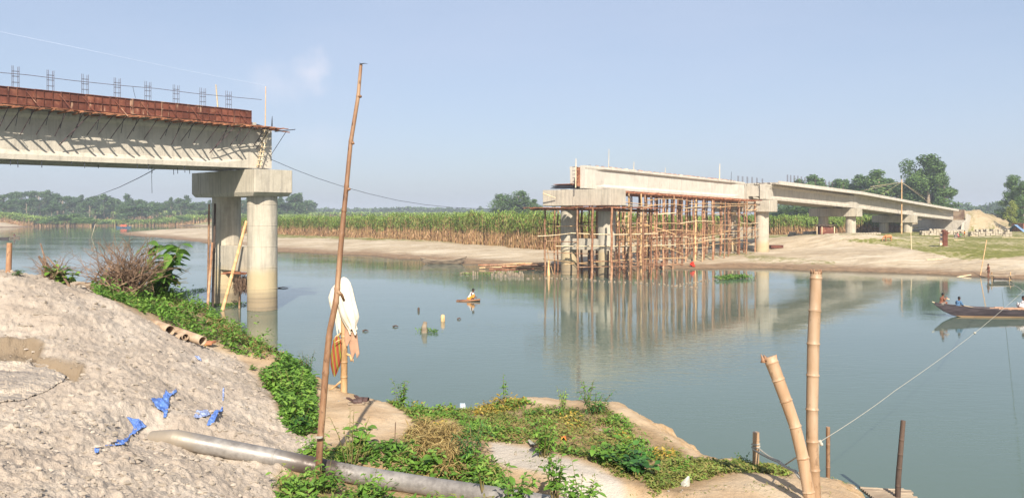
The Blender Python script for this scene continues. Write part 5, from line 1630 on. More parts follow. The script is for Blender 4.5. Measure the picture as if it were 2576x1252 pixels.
white = cloth('cream_cotton', srgb(206, 194, 172), srgb(222, 212, 192), 5)
beige = cloth('beige_cotton', srgb(164, 128, 104), srgb(182, 146, 120), 5)
drape('shirt', 'cream white shirt draped over the top of the stout bamboo post', 'shirt',
      [(697, 862, 867), (702, 856, 874), (712, 850, 880), (728, 846, 885), (745, 848, 889), (765, 850, 893), (785, 856, 898), (800, 862, 901), (812, 869, 899), (822, 876, 895), (834, 881, 898)], gD - .12, white, 8, .2, .55, n=44, seed=3)
drape('shirt_sleeve', 'cream left part of the shirt hanging behind the tall pole', 'shirt',
      [(712, 845, 858), (725, 834, 862), (745, 827, 866), (760, 829, 866), (775, 833, 866), (795, 843, 864), (815, 846, 862), (834, 849, 860)], gD + .02, white, 6, .18, .4, n=40, seed=8)
SC.objects['shirt_sleeve'].parent = SC.objects['shirt']; SC.objects['shirt_sleeve'].location -= SC.objects['shirt'].location
for k in ('label', 'category'): del SC.objects['shirt_sleeve'][k]
drape('trousers', 'beige trousers hanging on the bamboo post under the cream shirt', 'trousers', [(795, 868, 892), (815, 868, 891), (840, 867, 888), (862, 866, 884)], gD - .06, beige, 2, .035, .4, seed=5)
o2 = drape('trouser_leg', '', 'x', [(815, 878, 896), (840, 876, 899), (865, 877, 902), (884, 880, 905), (894, 883, 898)], gD - .04, beige, 2, .03, .3, seed=6)
o2.parent = SC.objects['trousers']; o2.location -= SC.objects['trousers'].location
for k in ('label', 'category'):
    if k in o2: del o2[k]
# striped bag
t = NT('striped_cloth', .9, .15)
sx = t.t.nodes.new('ShaderNodeSeparateXYZ'); t.L(t.tc.outputs['Object'], sx.inputs[0])
v = t.math('ADD', t.math('MULTIPLY', sx.outputs['X'], 14.0), t.math('MULTIPLY', sx.outputs['Z'], 1.6))
v = t.math('FRACT', v)
rmp = t.t.nodes.new('ShaderNodeValToRGB'); rmp.color_ramp.interpolation = 'CONSTANT'; el = rmp.color_ramp.elements
st_ = [(0, srgb(140, 66, 46)), (.22, srgb(80, 46, 34)), (.30, srgb(156, 84, 60)), (.45, srgb(72, 84, 38)), (.58, srgb(170, 144, 48)), (.66, srgb(120, 128, 60)), (.8, srgb(70, 54, 44)), (.88, srgb(178, 90, 56))]
while len(el) < len(st_): el.new(.5)
for i, (a, c) in enumerate(st_): el[i].position = a; el[i].color = c
t.L(v, rmp.inputs[0]); t.color(rmp.outputs[0])
drape('cloth_bag', 'striped red, green and yellow cloth bag hanging on the left of the bamboo post', 'bag', [(846, 846, 854), (856, 839, 858), (875, 835, 859), (895, 832, 859), (915, 832, 857), (930, 835, 850), (940, 838, 844)], gD - .08, t.m, 3, .07, .45, seed=11)
q = MB(); q.tube([P(842, 862, gD - .2), P(850, 856, gD - .2), P(859, 853, gD - .15)], .008, 5); q.tube([P(851, 846, gD - .1), P(856, 836, gD - .06), P(861, 838, gD - .04)], .01, 5)
o = q.build('cord', M['bam_tan'], SC.objects['cloth_bag'])

# sandals
SHm = m_simple('brown_sandal_leather', srgb(58, 42, 40), srgb(92, 70, 64), 8, .6, .002)
for i, (px, py, yaw, lb) in enumerate(((897, 1017, .15, 'left brown sandal of the pair on the sandy path'), (914, 1013, -.2, 'right brown sandal of the pair, its strap standing up on the sandy path'))):
    g = ground_pix(px, py); T = thing('sandal', lb, 'sandal', g, 'pair of brown sandals')
    Rz = Matrix.Rotation(yaw, 3, 'Z')
    out = [(-.13, -.03), (-.10, -.042), (0, -.04), (.07, -.048), (.12, -.035), (.135, 0), (.12, .035), (.07, .045), (0, .034), (-.10, .04), (-.13, .03)]
    q = MB(); q.loft([[g + Rz @ Vector((x, y, z + .012)) for x, y in out] for z in (0, .022)]); q.build('sole', M['wood'], T)
    q = MB()
    for x0, w0 in ((.05, .035), (-.02, .03)):
        rings = [[g + Rz @ Vector((x0 + dx, .046 * math.cos(a), .03 + .062 * math.sin(a) + 0)) for dx in (-w0, w0)] for a in np.linspace(0, math.pi, 9)]
        q.loft(rings, closed=False)
    q.tube([g + Rz @ Vector((-.03, -.04, .04)), g + Rz @ Vector((-.12, -.03, .10)), g + Rz @ Vector((-.15, 0, .11)), g + Rz @ Vector((-.12, .03, .10)), g + Rz @ Vector((-.03, .04, .04))], .011, 5)
    so = q.build('strap', SHm, T); md = so.modifiers.new('s', 'SOLIDIFY'); md.thickness = .005

# two thick bamboos on the right
AB_ = [(2051, 1300, 8.02), (2051, 1252, 8.03), (2043, 1104, 8.08), (2043, 1026, 8.1), (2046, 864, 8.15), (2051, 750, 8.2), (2053, 683, 8.22)]
def nodes_for(pts, ys):
    y0, y1 = pts[0][1], pts[-1][1]; L = [0]
    V_ = [P(*c) for c in pts]
    cum = np.r_[0, np.cumsum([(b - a).length for a, b in zip(V_[:-1], V_[1:])])]; cum /= cum[-1]
    return [float(np.interp(-y, [-c[1] for c in pts], cum)) for y in ys]
T = thing('thick_bamboo', 'thick upright bamboo standing at the lower right, its top cut off flat and split', 'post', P(*AB_[0]), 'thick bamboos on the right')
q = MB(); bamboo_path(q, [P(*c) for c in AB_], [.056, .056, .060, .060, .062, .060, .058], nodes_for(AB_, (1180, 1108, 1027, 942, 863, 780, 698)), 20); q.build('culm', M['bam_big'], T, smooth=True)
q = MB()
for k in range(16):
    a = 2 * math.pi * k / 16; c = P(2053, 683, 8.22); p0 = c + Vector((math.cos(a) * .052, math.sin(a) * .052, -.02)); q.tube([p0, p0 + Vector((0, 0, .02 + .03 * rp.random()))], [.012, .006], 4)
q.build('split_rim', M['bam_red'], T)
BB = [(2044, 1300, 7.86), (2034, 1235, 7.88), (2019, 1149, 7.9), (2000, 1071, 7.93), (1977, 1006, 7.95), (1957, 952, 7.97), (1945, 920, 7.98), (1936, 897, 8.0)]
T = thing('thick_bamboo', 'thick leaning bamboo at the lower right with a ragged horned top', 'post', P(*BB[0]), 'thick bamboos on the right')
q = MB(); bamboo_path(q, [P(*c) for c in BB], [.058, .058, .060, .058, .060, .062, .066, .064], nodes_for(BB, (1235, 1150, 1071, 1006, 953, 912)), 20); q.build('culm', M['bam_big'], T, smooth=True)
q = MB()
for x, y, x1, y1 in ((1920, 905, 1914, 890), (1926, 900, 1921, 892), (1950, 902, 1953, 891), (1945, 900, 1944, 895)):
    q.tube([P(x, y + 6, 7.98), P(x, y, 7.98), P(x1, y1, 7.97)], [.03, .022, .003], 6)
q.build('ragged_rim', M['bam_red'], T)

# short yellow post, two posts in the water
gq = P(1901, 1168, 9.75)
bamboo_thing('bamboo_post', 'short yellow bamboo post tied with pale rope on the right bank edge', 'post', [gq - Vector((0, 0, .2)), P(1902, 1086, gq.y)], [.042, .041], [.3, .62, .85], 'bam_big', 12)
D = 13.2; bamboo_thing('water_stake', 'thin reddish stake in the water just right of the thick upright bamboo', 'stake', [P(2083, 1430, D), P(2083, 1073, D)], [.036, .034], [.2, .35, .55, .72, .88], 'bam_red', 10)
D = 16.0; bamboo_thing('water_stake', 'dark soaked stake standing beside the bamboo raft at the lower right', 'stake', [P(2256, 1320, D), P(2260, 1200, D), P(2272, 1057, D)], [.056, .055, .048], [.22, .38, .55, .68, .82], 'dark', 10)
def rope(name, label, pts, r, mat='rope', cat='rope', parent=None, sag=0, grp=None):
    q = MB(); out = []
    for a, b in zip(pts[:-1], pts[1:]):
        for k in range(10):
            t_ = k / 10; p = a.lerp(b, t_); p.z -= sag * 4 * t_ * (1 - t_); out.append(p)
    out.append(pts[-1]); q.tube(out, r, 5); o = q.build(name, M[mat], parent)
    if parent is None: tag(o, label, cat, grp)
    return o
RT = thing('tie_rope', 'pale double rope running from the short yellow post to the foot of the thick bamboos', 'rope', P(1900, 1120, gq.y))
rope('strand', '', [P(1893, 1128, gq.y - .06), P(1955, 1160, 9.0), P(2000, 1185, 8.4), P(2015, 1205, 8.1)], .011, parent=RT, sag=.01)
rope('strand', '', [P(1910, 1128, gq.y - .06), P(1960, 1158, 9.0), P(2003, 1183, 8.4), P(2025, 1215, 8.1)], .011, parent=RT, sag=.02)
rope('strand', '', [P(1975, 1168, 8.9), P(1999, 1152, 8.2), P(2012, 1145, 7.95)], .009, parent=RT)
q = MB(); c = P(1901, 1128, gq.y); q.tube([c + Vector((.05 * math.cos(a), .05 * math.sin(a), .006 * a)) for a in np.linspace(0, 12, 30)], .008, 5); q.build('coil', M['rope'], RT)
LR = thing('mooring_line', 'long taut pale rope stretched from the thick bamboo across the river to the right', 'rope', P(2060, 1112, 8.1))
rope('strand', '', [P(2058, 1113, 8.1), P(2250, 983, 11.4), P(2452, 837, 18), P(2574, 732, 26)], .0042, parent=LR, sag=.02)
rope('strand', '', [P(2574, 732, 26), P(2560, 722, 32), P(2520, 702, 68)], .012, parent=LR)
q = MB(); q.blob(P(2452, 837, 18), (.03, .03, .03)); q.blob(P(2063, 1110, 8.05), (.02, .02, .02)); q.blob(P(2066, 1116, 8.05), (.02, .02, .02)); q.tube([P(2060, 1113, 8.05), P(2059, 1150, 8.05)], .006, 4); q.build('knot', M['rope'], LR)

# bamboo raft at the lower right corner of the bank
RF = thing('bamboo_raft', 'grey bamboo raft platform partly cut off by the bottom edge near the dark stake', 'raft', P(2230, 1245, 16.3))
for i in range(16):
    q = MB(); y = 16.5 - .09 * i; q.bamboo(Vector(((2166 - CX) * 16.4 / FPX, y, .34 + .01 * rp.random())), Vector(((2292 - CX) * 16.4 / FPX - .02 * i + rp.uniform(-.05, .05), y - .06, .30)), .038, .036, n=6); q.build('pole', M['wood'], RF)
for px in (2180, 2228, 2268):
    q = MB(); q.bamboo(P(px, 1232, 16.6), P(px - 4, 1232, 16.6) + Vector((.0, -1.6, -.02)), .055, .05, n=7); q.build('cross_pole', M['wood'], RF)
for x in (7.6, 8.2):
    q = MB(); q.bamboo((x, 15.9, -1), (x, 15.9, .32), .05, .05, n=6); q.build('support', M['dark'], RF)

# ---- big dredge pipe
def m_pipe():
    t = NT('scratched_metal_pipe', .42, .4)
    p = t.pos((1, 1, 1)); n1 = t.noise(p, 1.3, 4, .6); n2 = t.noise(p, 9, 4, .7)
    c = t.ramp(t.math('ADD', t.math('MULTIPLY', n1, .6), t.math('MULTIPLY', n2, .4)), [(.35, srgb(104, 97, 90)), (.5, srgb(134, 128, 122)), (.66, srgb(164, 158, 150))])
    sxp = t.t.nodes.new('ShaderNodeSeparateXYZ'); t.L(t.geo.outputs['Position'], sxp.inputs[0]); X = sxp.outputs['X']
    Xn = t.math('ADD', X, t.math('MULTIPLY', t.math('SUBTRACT', n2, .5), .5))
    g = t.math('MULTIPLY', t.mr(Xn, -2.75, -2.25), t.mr(Xn, -1.75, -2.02))
    c = t.mix(t.math('MULTIPLY', g, t.mr(n1, .2, .5, .55, .95)), c, srgb(70, 58, 50))
    c = t.mix(t.mr(Xn, -3.4, -3.75), c, srgb(150, 138, 122))
    t.color(c); t.b.inputs['Metallic'].default_value = .3
    t.L(t.mr(n2, .3, .7, .38, .62), t.b.inputs['Roughness'])
    t.bump(t.noise(t.pos((4, 1, 1)), 3, 3), .006)
    return t.m
M['pipe'] = m_pipe()
_PI = [(385, 1106, 8.75), (440, 1103, 8.66), (600, 1134, 8.8), (700, 1153, 8.84), (800, 1174, 8.86), (900, 1194, 8.8), (1000, 1210, 8.68), (1100, 1226, 8.5), (1300, 1256, 8.15), (1600, 1310, 7.7)]
PT = thing('dredge_pipe', 'long scratched silver pipe lying across the bottom, half buried in the sand mound', 'pipe', P(*PI_[5]))
V_ = [P(*c) for c in PI_]
q = MB(); pts = []; 
for a, b in zip(V_[:-1], V_[1:]):
    for k in range(4): pts.append(a.lerp(b, k / 4))
pts.append(V_[-1]); q.tube(pts, .103, 28); q.build('pipe_wall', M['pipe'], PT, smooth=True)
for px, py, D, w_ in ((835, 1181, 8.845, .03), (690, 1151.5, 8.835, .012), (1010, 1211.5, 8.665, .012), (1180, 1238, 8.37, .012)):
    c = P(px, py, D); dr_ = Vector((.95, -.05, -.12)).normalized(); q = MB(); q.tube([c - dr_ * w_, c + dr_ * w_], .1075, 28); q.build('joint_ring', M['pipe'], PT, smooth=True)

# ---- loose steel pipes on the mound
M['oldpipe'] = m_simple('sandy_steel_pipe', srgb(138, 112, 88), srgb(182, 160, 134), 4, .7, .002)
for lb, a, b, r in (('largest open steel pipe, right one of the heap on the sand mound crest', (468, 842), (510, 857), .085), ('upper left steel pipe sticking out of the sand mound', (402, 821), (428, 831), .095), ('small steel pipe in the middle of the heap, open end forward', (440, 847), (459, 851), .06), ('second small steel pipe lying close behind the middle one', (452, 842), (467, 847), .06)):
    D = 13.9; q = MB(); pa, pb = P(a[0], a[1], D + .25), P(b[0], b[1], D)
    d = (pb - pa).normalized(); pa = pa - d * .3
    u = d.cross(UP).normalized(); w_ = u.cross(d); n_ = 20
    rings = [[c + (u * math.cos(6.2832 * k / n_) + w_ * math.sin(6.2832 * k / n_)) * rr for k in range(n_)] for c, rr in ((pa, r), (pb, r), (pb, r * .88), (pa, r * .88))]
    q.loft(rings, cap=False); o = q.build('steel_pipe', M['oldpipe'], smooth=True); tag(o, lb, 'pipe', 'steel pipes on the sand mound')
g = ground_pix(512, 866); q = MB(); q.box(g + Vector((0, 0, .02)), (.3, .12, .05), rz=.3); q.box(g + Vector((.1, .1, .03)), (.16, .1, .04), rz=-.3); o = q.build('brick_pieces', M['plank']); tag(o, 'reddish broken brick below the open end of the largest steel pipe', 'brick')


# ---- sheets lying on the sand
def sheet(name, label, cat, poly, mat, lift=.02, wr=.03, step=2.0, seed=0, thick=.003, peak=None):
    xs = np.arange(min(p[0] for p in poly), max(p[0] for p in poly) + step, step); ysn = np.arange(min(p[1] for p in poly), max(p[1] for p in poly) + step, step)
    gx, gy = np.meshgrid(xs, ysn); ins = inpoly(gx.ravel(), gy.ravel(), poly).reshape(gx.shape)
    idm = -np.ones(gx.shape, int); V_ = []
    F_ = []
    for i in range(gx.shape[0] - 1):
        for j in range(gx.shape[1] - 1):
            if ins[i, j] and ins[i + 1, j] and ins[i, j + 1] and ins[i + 1, j + 1]:
                for (a, b) in ((i, j), (i, j + 1), (i + 1, j + 1), (i + 1, j)):
                    if idm[a, b] < 0:
                        g = ground_pix(gx[a, b], gy[a, b]); f = float(fbm(np.array([g.x * 1.0 + seed]), np.array([g.y * .5]), .22, 3)[0])
                        h = lift + wr * abs(f) * 3
                        if peak: h += peak[2] * math.exp(-((gx[a, b] - peak[0]) ** 2 + (gy[a, b] - peak[1]) ** 2) / peak[3] ** 2)
                        idm[a, b] = len(V_); V_.append((g.x, g.y, g.z + h))
                F_.append((idm[i, j], idm[i, j + 1], idm[i + 1, j + 1], idm[i + 1, j]))
    q = MB(); q.add(V_, [F_], .5); o = q.build(name, mat, smooth='full'); md = o.modifiers.new('s', 'SOLIDIFY'); md.thickness = thick
    tag(o, label, cat); return o


Z3 = lambda L: [(x / 1.24 / 1.5652, (950 + y / 1.24) / 1.5652) for x, y in L]
def m_plastic(name, c1, c2):
    t = NT(name, .45, .4); t.color(t.ramp(t.noise(t.pos(), 9, 4, .6), [(.35, c1), (.65, c2)])); t.bump(t.noise(t.pos(), 18, 3), .01)
    return t.m
blue = m_plastic('blue_plastic_film', srgb(62, 92, 158), srgb(96, 128, 188)); pale = m_plastic('dusty_blue_plastic', srgb(120, 136, 176), srgb(150, 160, 190))
gB = 'blue plastic scraps on the sand mound'
for nm, lb, poly, mt, pk in (
        ('plastic_scrap', 'ragged blue plastic scrap with forked top in the middle of the sand mound', [(735, 772), (800, 765), (808, 728), (826, 745), (860, 722), (866, 738), (826, 775), (830, 800), (812, 868), (795, 868), (798, 845), (765, 828)], blue, (500, 1005, .05, 12)),
        ('plastic_scrap', 'largest blue plastic scrap, raised corner and thin tail trailing to the left', [(612, 864), (660, 880), (722, 912), (680, 940), (640, 962), (610, 998), (512, 1012), (512, 1003), (560, 998), (565, 975), (625, 968), (650, 925), (630, 890)], blue, (345, 1075, .07, 14)),
        ('plastic_scrap', 'faded pale blue plastic piece half buried beside the curled one', [(942, 862), (960, 828), (1010, 826), (1030, 850), (1000, 862), (960, 868)], pale, None),
        ('plastic_scrap', 'curled narrow blue plastic strip at the right of the sand mound', [(1003, 904), (1040, 858), (1088, 810), (1090, 830), (1060, 880), (1030, 906)], blue, (545, 1050, .08, 10)),
        ('plastic_scrap', 'tiny blue plastic fleck at the left end of the tail scrap', [(458, 1025), (492, 1018), (480, 1045), (462, 1050)], blue, None),
        ('plastic_scrap', 'small pale blue scrap below the steel pipes', [(948, 562), (972, 560), (988, 588), (965, 585)], pale, None),
        ('plastic_scrap', 'thin translucent sliver sticking up from the sand near the curled strip', [(1086, 722), (1096, 718), (1094, 790), (1086, 785)], pale, None)):
    o = sheet(nm, lb, 'plastic scrap', Z3(poly), mt, .010, .022, 1.5, len(lb), peak=pk); o['group'] = gB
t = NT('muddy_sheet', .6, .35); t.color(t.ramp(t.noise(t.pos((1, 2.5, 1)), 1.6, 5, .65), [(.3, srgb(110, 100, 92)), (.5, srgb(150, 138, 124)), (.7, srgb(182, 168, 150))])); t.bump(t.noise(t.pos((1, 3, 1)), 3.5, 4), .05)
sheet('muddy_sheet', 'grey muddy wrinkled plastic sheet spread in the hollow at the left edge', 'sheet', [(-60, 910), (60, 908), (120, 918), (168, 945), (160, 960), (120, 985), (60, 1008), (20, 1012), (-60, 1030)], t.m, .004, .012, 1.8, 3, .003)
wp = m_plastic('white_plastic_film', srgb(132, 128, 116), srgb(168, 164, 150))
q = MB(); g = ground_pix(1725, 1222)
q.loft([[g + Vector((x, y, z)) for x, y, z in r] for r in (((-.05, 0, 0), (0, -.03, 0), (.04, 0, 0)), ((-.05, .02, .03), (-.01, -.03, .04), (.05, .01, .03)), ((-.02, .02, .06), (.02, -.01, .05), (.05, .02, .07)), ((.03, .02, .11), (.035, .01, .11), (.05, .02, .10)))], closed=False)
o = q.build('plastic_scrap', wp, smooth='full'); tag(o, 'crumpled white plastic bag scrap standing on the soil right of the broad leaved plants', 'plastic scrap')
sheet('plastic_scrap', 'small white plastic wrapper at the left edge of the sandy gully bush', 'plastic scrap', [(1325, 1118), (1342, 1114), (1352, 1122), (1338, 1130)], wp, .01, .05, 1.5, 4)
sheet('candy_wrapper', 'tiny red and yellow wrapper on the sandy hump by the gully bush', 'wrapper', [(1409, 1102), (1424, 1100), (1426, 1112), (1412, 1113)], m_plastic('red_wrapper', srgb(190, 50, 40), srgb(222, 180, 70)), .02, .05, 1.5, 4)
sheet('plastic_scrap', 'crumpled bluish white plastic among the weeds on the bank edge', 'plastic scrap', [(1142, 1025), (1160, 1021), (1178, 1025), (1170, 1032), (1150, 1033)], m_plastic('bluish_film', srgb(150, 170, 190), srgb(200, 205, 210)), .05, .05, 1.5, 9)

# ------------------------------------------------------------------ cables
def cab(name, label, pts, r, mat, cat='cable'):
    q = MB(); q.tube([P(*c) for c in pts], r, 5); o = q.build(name, M[mat]); tag(o, label, cat); return o
cab('sagging_cable', 'thin dark cable sagging from the left span to the second pier', [(679, 400, 50), (740, 426, 52), (800, 449, 54), (865, 470, 56.5), (930, 488, 59), (1000, 504, 62), (1070, 515, 65), (1140, 522, 68), (1220, 525.5, 71), (1300, 526, 74), (1372, 517, 76.5)], .017, 'cable')
cab('slanting_cable', 'dark twisted cable slanting down to the left from under the left span', [(402, 419, 50), (350, 447, 60), (300, 471, 75), (240, 493.6, 100), (188, 511, 130), (65, 543, 180), (-10, 557, 220)], .03, 'cable')
cab('hanging_wire', 'single wire hanging straight down below the left span', [(382, 419, 48), (381.5, 440, 48), (382.5, 486, 48)], .014, 'cable', 'wire')
cab('nylon_line', 'very thin pale line running across the sky above the left span', [(-10, 78, 42), (250, 132, 44), (450, 174, 47), (668, 215, 50.2)], .005, 'line', 'line')
cab('forked_twig', 'small forked wire caught on the long bar above the formwork', [(334, 218, 44), (339, 240, 44), (341, 247, 44)], .012, 'cable', 'wire')

# ------------------------------------------------------------------ in the river
def hull(T, L, Bm, H, sheer, mat, inner=None, n=25, full=.5, low=-.15, strip=None):
    """open boat hull along +x, origin amidships at the waterline"""
    def sec(t, s=1.0, dz=0):
        u = 2 * t - 1; w = Bm / 2 * max(0.02, (1 - abs(u) ** 2.6)) * s; zt = H + sheer * abs(u) ** 2.4 + dz; zb = low + (H + sheer - low - .12) * abs(u) ** 7
        x = u * L / 2
        return [Vector((x, -w, zt)), Vector((x, -w * .92, zt * .55 + zb * .45)), Vector((x, -w * full, zb + .02)), Vector((x, 0, zb)), Vector((x, w * full, zb + .02)), Vector((x, w * .92, zt * .55 + zb * .45)), Vector((x, w, zt))]
    o0 = wloc(T)
    out = [[p + o0 for p in sec(i / (n - 1))] for i in range(n)]
    inn = [[p + o0 + Vector((0, 0, .05)) for p in sec(.012 + .976 * i / (n - 1), .9, -.05)] for i in range(n)]
    q = MB(); q.loft(out, closed=False); q.loft(inn, closed=False)
    for i in range(n - 1):
        for e in (0, 6): q.add([out[i][e], out[i + 1][e], inn[i + 1][e], inn[i][e]], [[(0, 1, 2, 3)]])
    for e in (0, -1): q.add(out[e] + inn[e], [[(k, k + 1, k + 8, k + 7) for k in range(6)]])
    q.build('hull', mat, T, smooth=True)
    q = MB()
    for sd in (0, 6): q.tube([out[i][sd] for i in range(n)], .03, 5)
    q.build('gunwale', inner or mat, T)
    return sec


darkhull = m_simple('tarred_planks', srgb(48, 42, 44), srgb(82, 72, 72), 3, .6, .006, stretch=(.2, 1, 2))
t = NT('tarred_hull_with_pale_bottom', .6, .3); zz = t.z(); n_ = t.noise(t.pos((.3, 1, 3)), 4, 4, .6)
t.color(t.mix(t.mr(t.math('ADD', zz, t.math('MULTIPLY', n_, .05)), .12, .10), t.ramp(n_, [(.3, srgb(46, 40, 44)), (.7, srgb(84, 74, 76))]), t.ramp(n_, [(.3, srgb(150, 116, 84)), (.7, srgb(186, 154, 118))]))); t.bump(n_, .01)
bx, bD = 25.45, 46.6
BT = thing('wooden_boat', 'long dark wooden boat with pale waterline entering from the right edge, two people aboard', 'boat', (bx + 6.3, bD, 0))
BT_sec = hull(BT, 12.6, 1.5, .42, .42, t.m, darkhull)
for i in range(7):
    q = MB(); x = bx + 6.3 - 3.4 + i * 1.15; q.box((x, bD, .37), (.16, 1.05, .04)); q.build('thwart', M['wood'], BT)
q = MB()
for i in range(40): q.box((bx + 3.6 + rp.uniform(0, 4.2), bD + rp.uniform(-.5, .4), .47 + rp.uniform(0, .06)), (rp.uniform(.5, 1.3), .12, .04), rz=rp.uniform(-.3, .3), a=rp.random())
q.build('floor_mats', beige, BT)
q = MB(); c = P(2346, 760, bD); q.tube([c + Vector((.12, 0, -.02)), c + Vector((-.03, 0, .04))], [.04, .02], 6); q.build('bow_tip', M['bam_pale'], BT)
grayhull = m_simple('weathered_hull', srgb(66, 58, 52), srgb(134, 118, 100), 3, .8, .01, stretch=(.3, 1, 2))
cD = 95.0
c0 = P(1116, 663, cD); c0.z = 0.05
BC = thing('dugout_boat', 'small weathered grey boat with upturned right end moored at the sandbar', 'boat', (c0.x, c0.y, .06))
hull(BC, 5.7, .95, .42, .42, grayhull, M['wood']); BC.rotation_euler = (0, -.02, .05)
for i in range(4):
    q = MB(); q.box((c0.x - 1.8 + i * 1.1, c0.y, .30), (.12, .8, .03)); q.build('thwart', M['wood'], BC)
# pile of bamboo on the shore
for i in range(26):
    a = (1190 + rp.uniform(0, 110), 662 + rp.uniform(-5, 8)); Lp = rp.uniform(70, 150); D = 90 - (a[1] - 655) * .35; D2 = D - rp.uniform(-1, 1)
    p0, p1 = P(a[0], a[1], D), P(min(a[0] + Lp, 1410), a[1] + Lp * rp.uniform(-.02, .09), D2)
    p0.z = max(fz(p0.x, p0.y), 0) + rp.uniform(.08, .4); p1.z = max(fz(p1.x, p1.y), 0) + rp.uniform(.08, .4)
    q = MB(); q.bamboo(p0, p1, .085, .06, seg=.7, n=6, bend=rp.uniform(-.1, .1)); o = q.build('bamboo_log', M[rp.choice(('bam_scaf', 'bam_tan', 'bam_red', 'plank'))])
    tag(o, ORD[i] + ' loose bamboo length in the heap on the shore left of the scaffold', 'bamboo', 'heap of bamboo lengths on the shore')
# net floats and stake stubs
st0 = None; fl = []
Z4 = lambda x, y: ((1600 + x / 1.84) / 1.5652, (950 + y / 1.84) / 1.5652)
for x in (485, 500, 516): fl.append((x, 246, 'stub', .30))
for i in range(22): fl.append((620 + i * 10.8 + rp.uniform(-3, 3), 234 + rp.uniform(-2, 12) + (10 if i % 3 == 0 else 0) + i * .5, 'stub', rp.uniform(.2, .4)))
for i in range(7): fl.append((392 + i * 9, 236 + rp.uniform(-6, 6), 'stub', .16))
line_ = [(880, 272), (1040, 268), (1180, 271), (1300, 276), (1420, 291), (1560, 297), (1700, 302), (1860, 314), (1960, 330), (2100, 336)]
for k in range(34):
    u = k / 33 * (len(line_) - 1); i = min(int(u), len(line_) - 2); w_ = u - i; fl.append((line_[i][0] * (1 - w_) + line_[i + 1][0] * w_, line_[i][1] * (1 - w_) + line_[i + 1][1] * w_ + rp.uniform(-2, 2), 'float', .12))
line_ = [(1960, 320), (2050, 303), (2150, 288), (2280, 272), (2400, 248), (2500, 243)]
for k in range(20):
    u = k / 19 * (len(line_) - 1); i = min(int(u), len(line_) - 2); w_ = u - i; fl.append((line_[i][0] * (1 - w_) + line_[i + 1][0] * w_, line_[i][1] * (1 - w_) + line_[i + 1][1] * w_ + rp.uniform(-3, 3), 'float', .15))
protos = {}
for x, y, kd, h in fl:
    px, py = Z4(x, y); g = PW(px, py, 0)
    if kd not in protos:
        q = MB()
        if kd == 'stub': q.tube([(g.x, g.y, -.5), (g.x, g.y, 0), (g.x, g.y, .45)], [.12, .12, .10], 8)
        else: q.blob((g.x, g.y, .03), (.17, .11, .08), 8, 5, .25)
        o = q.build('stake_stub' if kd == 'stub' else 'net_float', M['wood']); protos[kd] = o
        o.location.x, o.location.y = g.x, g.y
        c = o
    else:
        c = protos[kd].copy(); COL.objects.link(c); c.location.x, c.location.y = g.x, g.y
        c.rotation_euler.z = rp.random() * 6; s_ = rp.uniform(.45, 1.1); c.scale = (s_, s_, 1)
        if kd == 'stub': c.location.z += h - .4
    if kd == 'stub':
        tag(c, 'pale cut stake stub in the tight row in the water left of the scaffold' if x > 600 else 'pale cut stake stub in the small cluster below the moored grey boat', 'stake', 'cut stake stubs poking out of the water')
    else:
        tag(c, 'pale float on the net line in the water in front of the scaffold', 'float', 'floats on the net line')
for pre, grp, txt in (('stub', 'cut stake stubs poking out of the water', None), ('float', 'floats on the net line', None)):
    L_ = sorted((o for o in SC.objects if o.get('group') == grp), key=lambda o: o.location.x / o.location.y)
    for i, o in enumerate(L_): o['label'] = ORD[i] + (' pale stake stub from the left, in the water beside the scaffold' if pre == 'stub' else ' pale float from the left on the net line')
for i, o in enumerate(sorted((o for o in SC.objects if o.get('group') == 'heap of bamboo lengths on the shore'), key=lambda o: o.location.x / o.location.y)): o['label'] = ORD[i] + ' loose bamboo length from the left in the shore heap'
# old stump and stubs
q = MB(); g = PW(1068, 836, 0); q.tube([g - Vector((0, 0, .5)), g + Vector((0, 0, .1)), P(1067, 822, g.y), P(1070, 809, g.y)], [.19, .17, .14, .10], 9); o = q.build('wood_stump', M['wood'], smooth=True); tag(o, 'leaning grey tree stump in the water with weeds round its foot', 'stump')
q = MB(); g = PW(1114, 808, 0); q.tube([g - Vector((0, 0, .4)), g + Vector((0, 0, .26)), g + Vector((0, 0, .36)), g + Vector((0, 0, .40))], [.125, .125, .10, .04], 12); o = q.build('concrete_stub', M['bam_tan'], smooth='full'); tag(o, 'rounded pale stub in the water right of the leaning stump', 'stub')
q = MB(); g = PW(1053, 782, 0); q.tube([g - Vector((0, 0, .4)), g + Vector((0, 0, .18)), g + Vector((.0, 0, .24))], [.07, .07, .03], 8); o = q.build('wood_stub', M['dark']); tag(o, 'small dark stub in the water above the leaning stump', 'stub')
for lb, a, b in (('short dark twig floating left of the small stub', (988, 821), (1001, 822)), ('dark twig floating right of the clothes', (912, 832), (928, 831)), ('tiny twig floating right of the rounded stub', (1150, 802), (1160, 802)), ('brown log floating by the right column of the nearest pier', (699, 724), (722, 725)), ('brown branch floating left of the nearest pier', (418, 763), (440, 766))):
    g, h_ = PW(a[0], a[1], .02), PW(b[0], b[1], .02); h_ = Vector((h_.x, g.y, .03)); q = MB(); q.tube([g, g.lerp(h_, .5) + Vector((0, 0, .05)), h_], [.05, .045, .02], 6); o = q.build('floating_twig', M['dark']); tag(o, lb, 'driftwood')
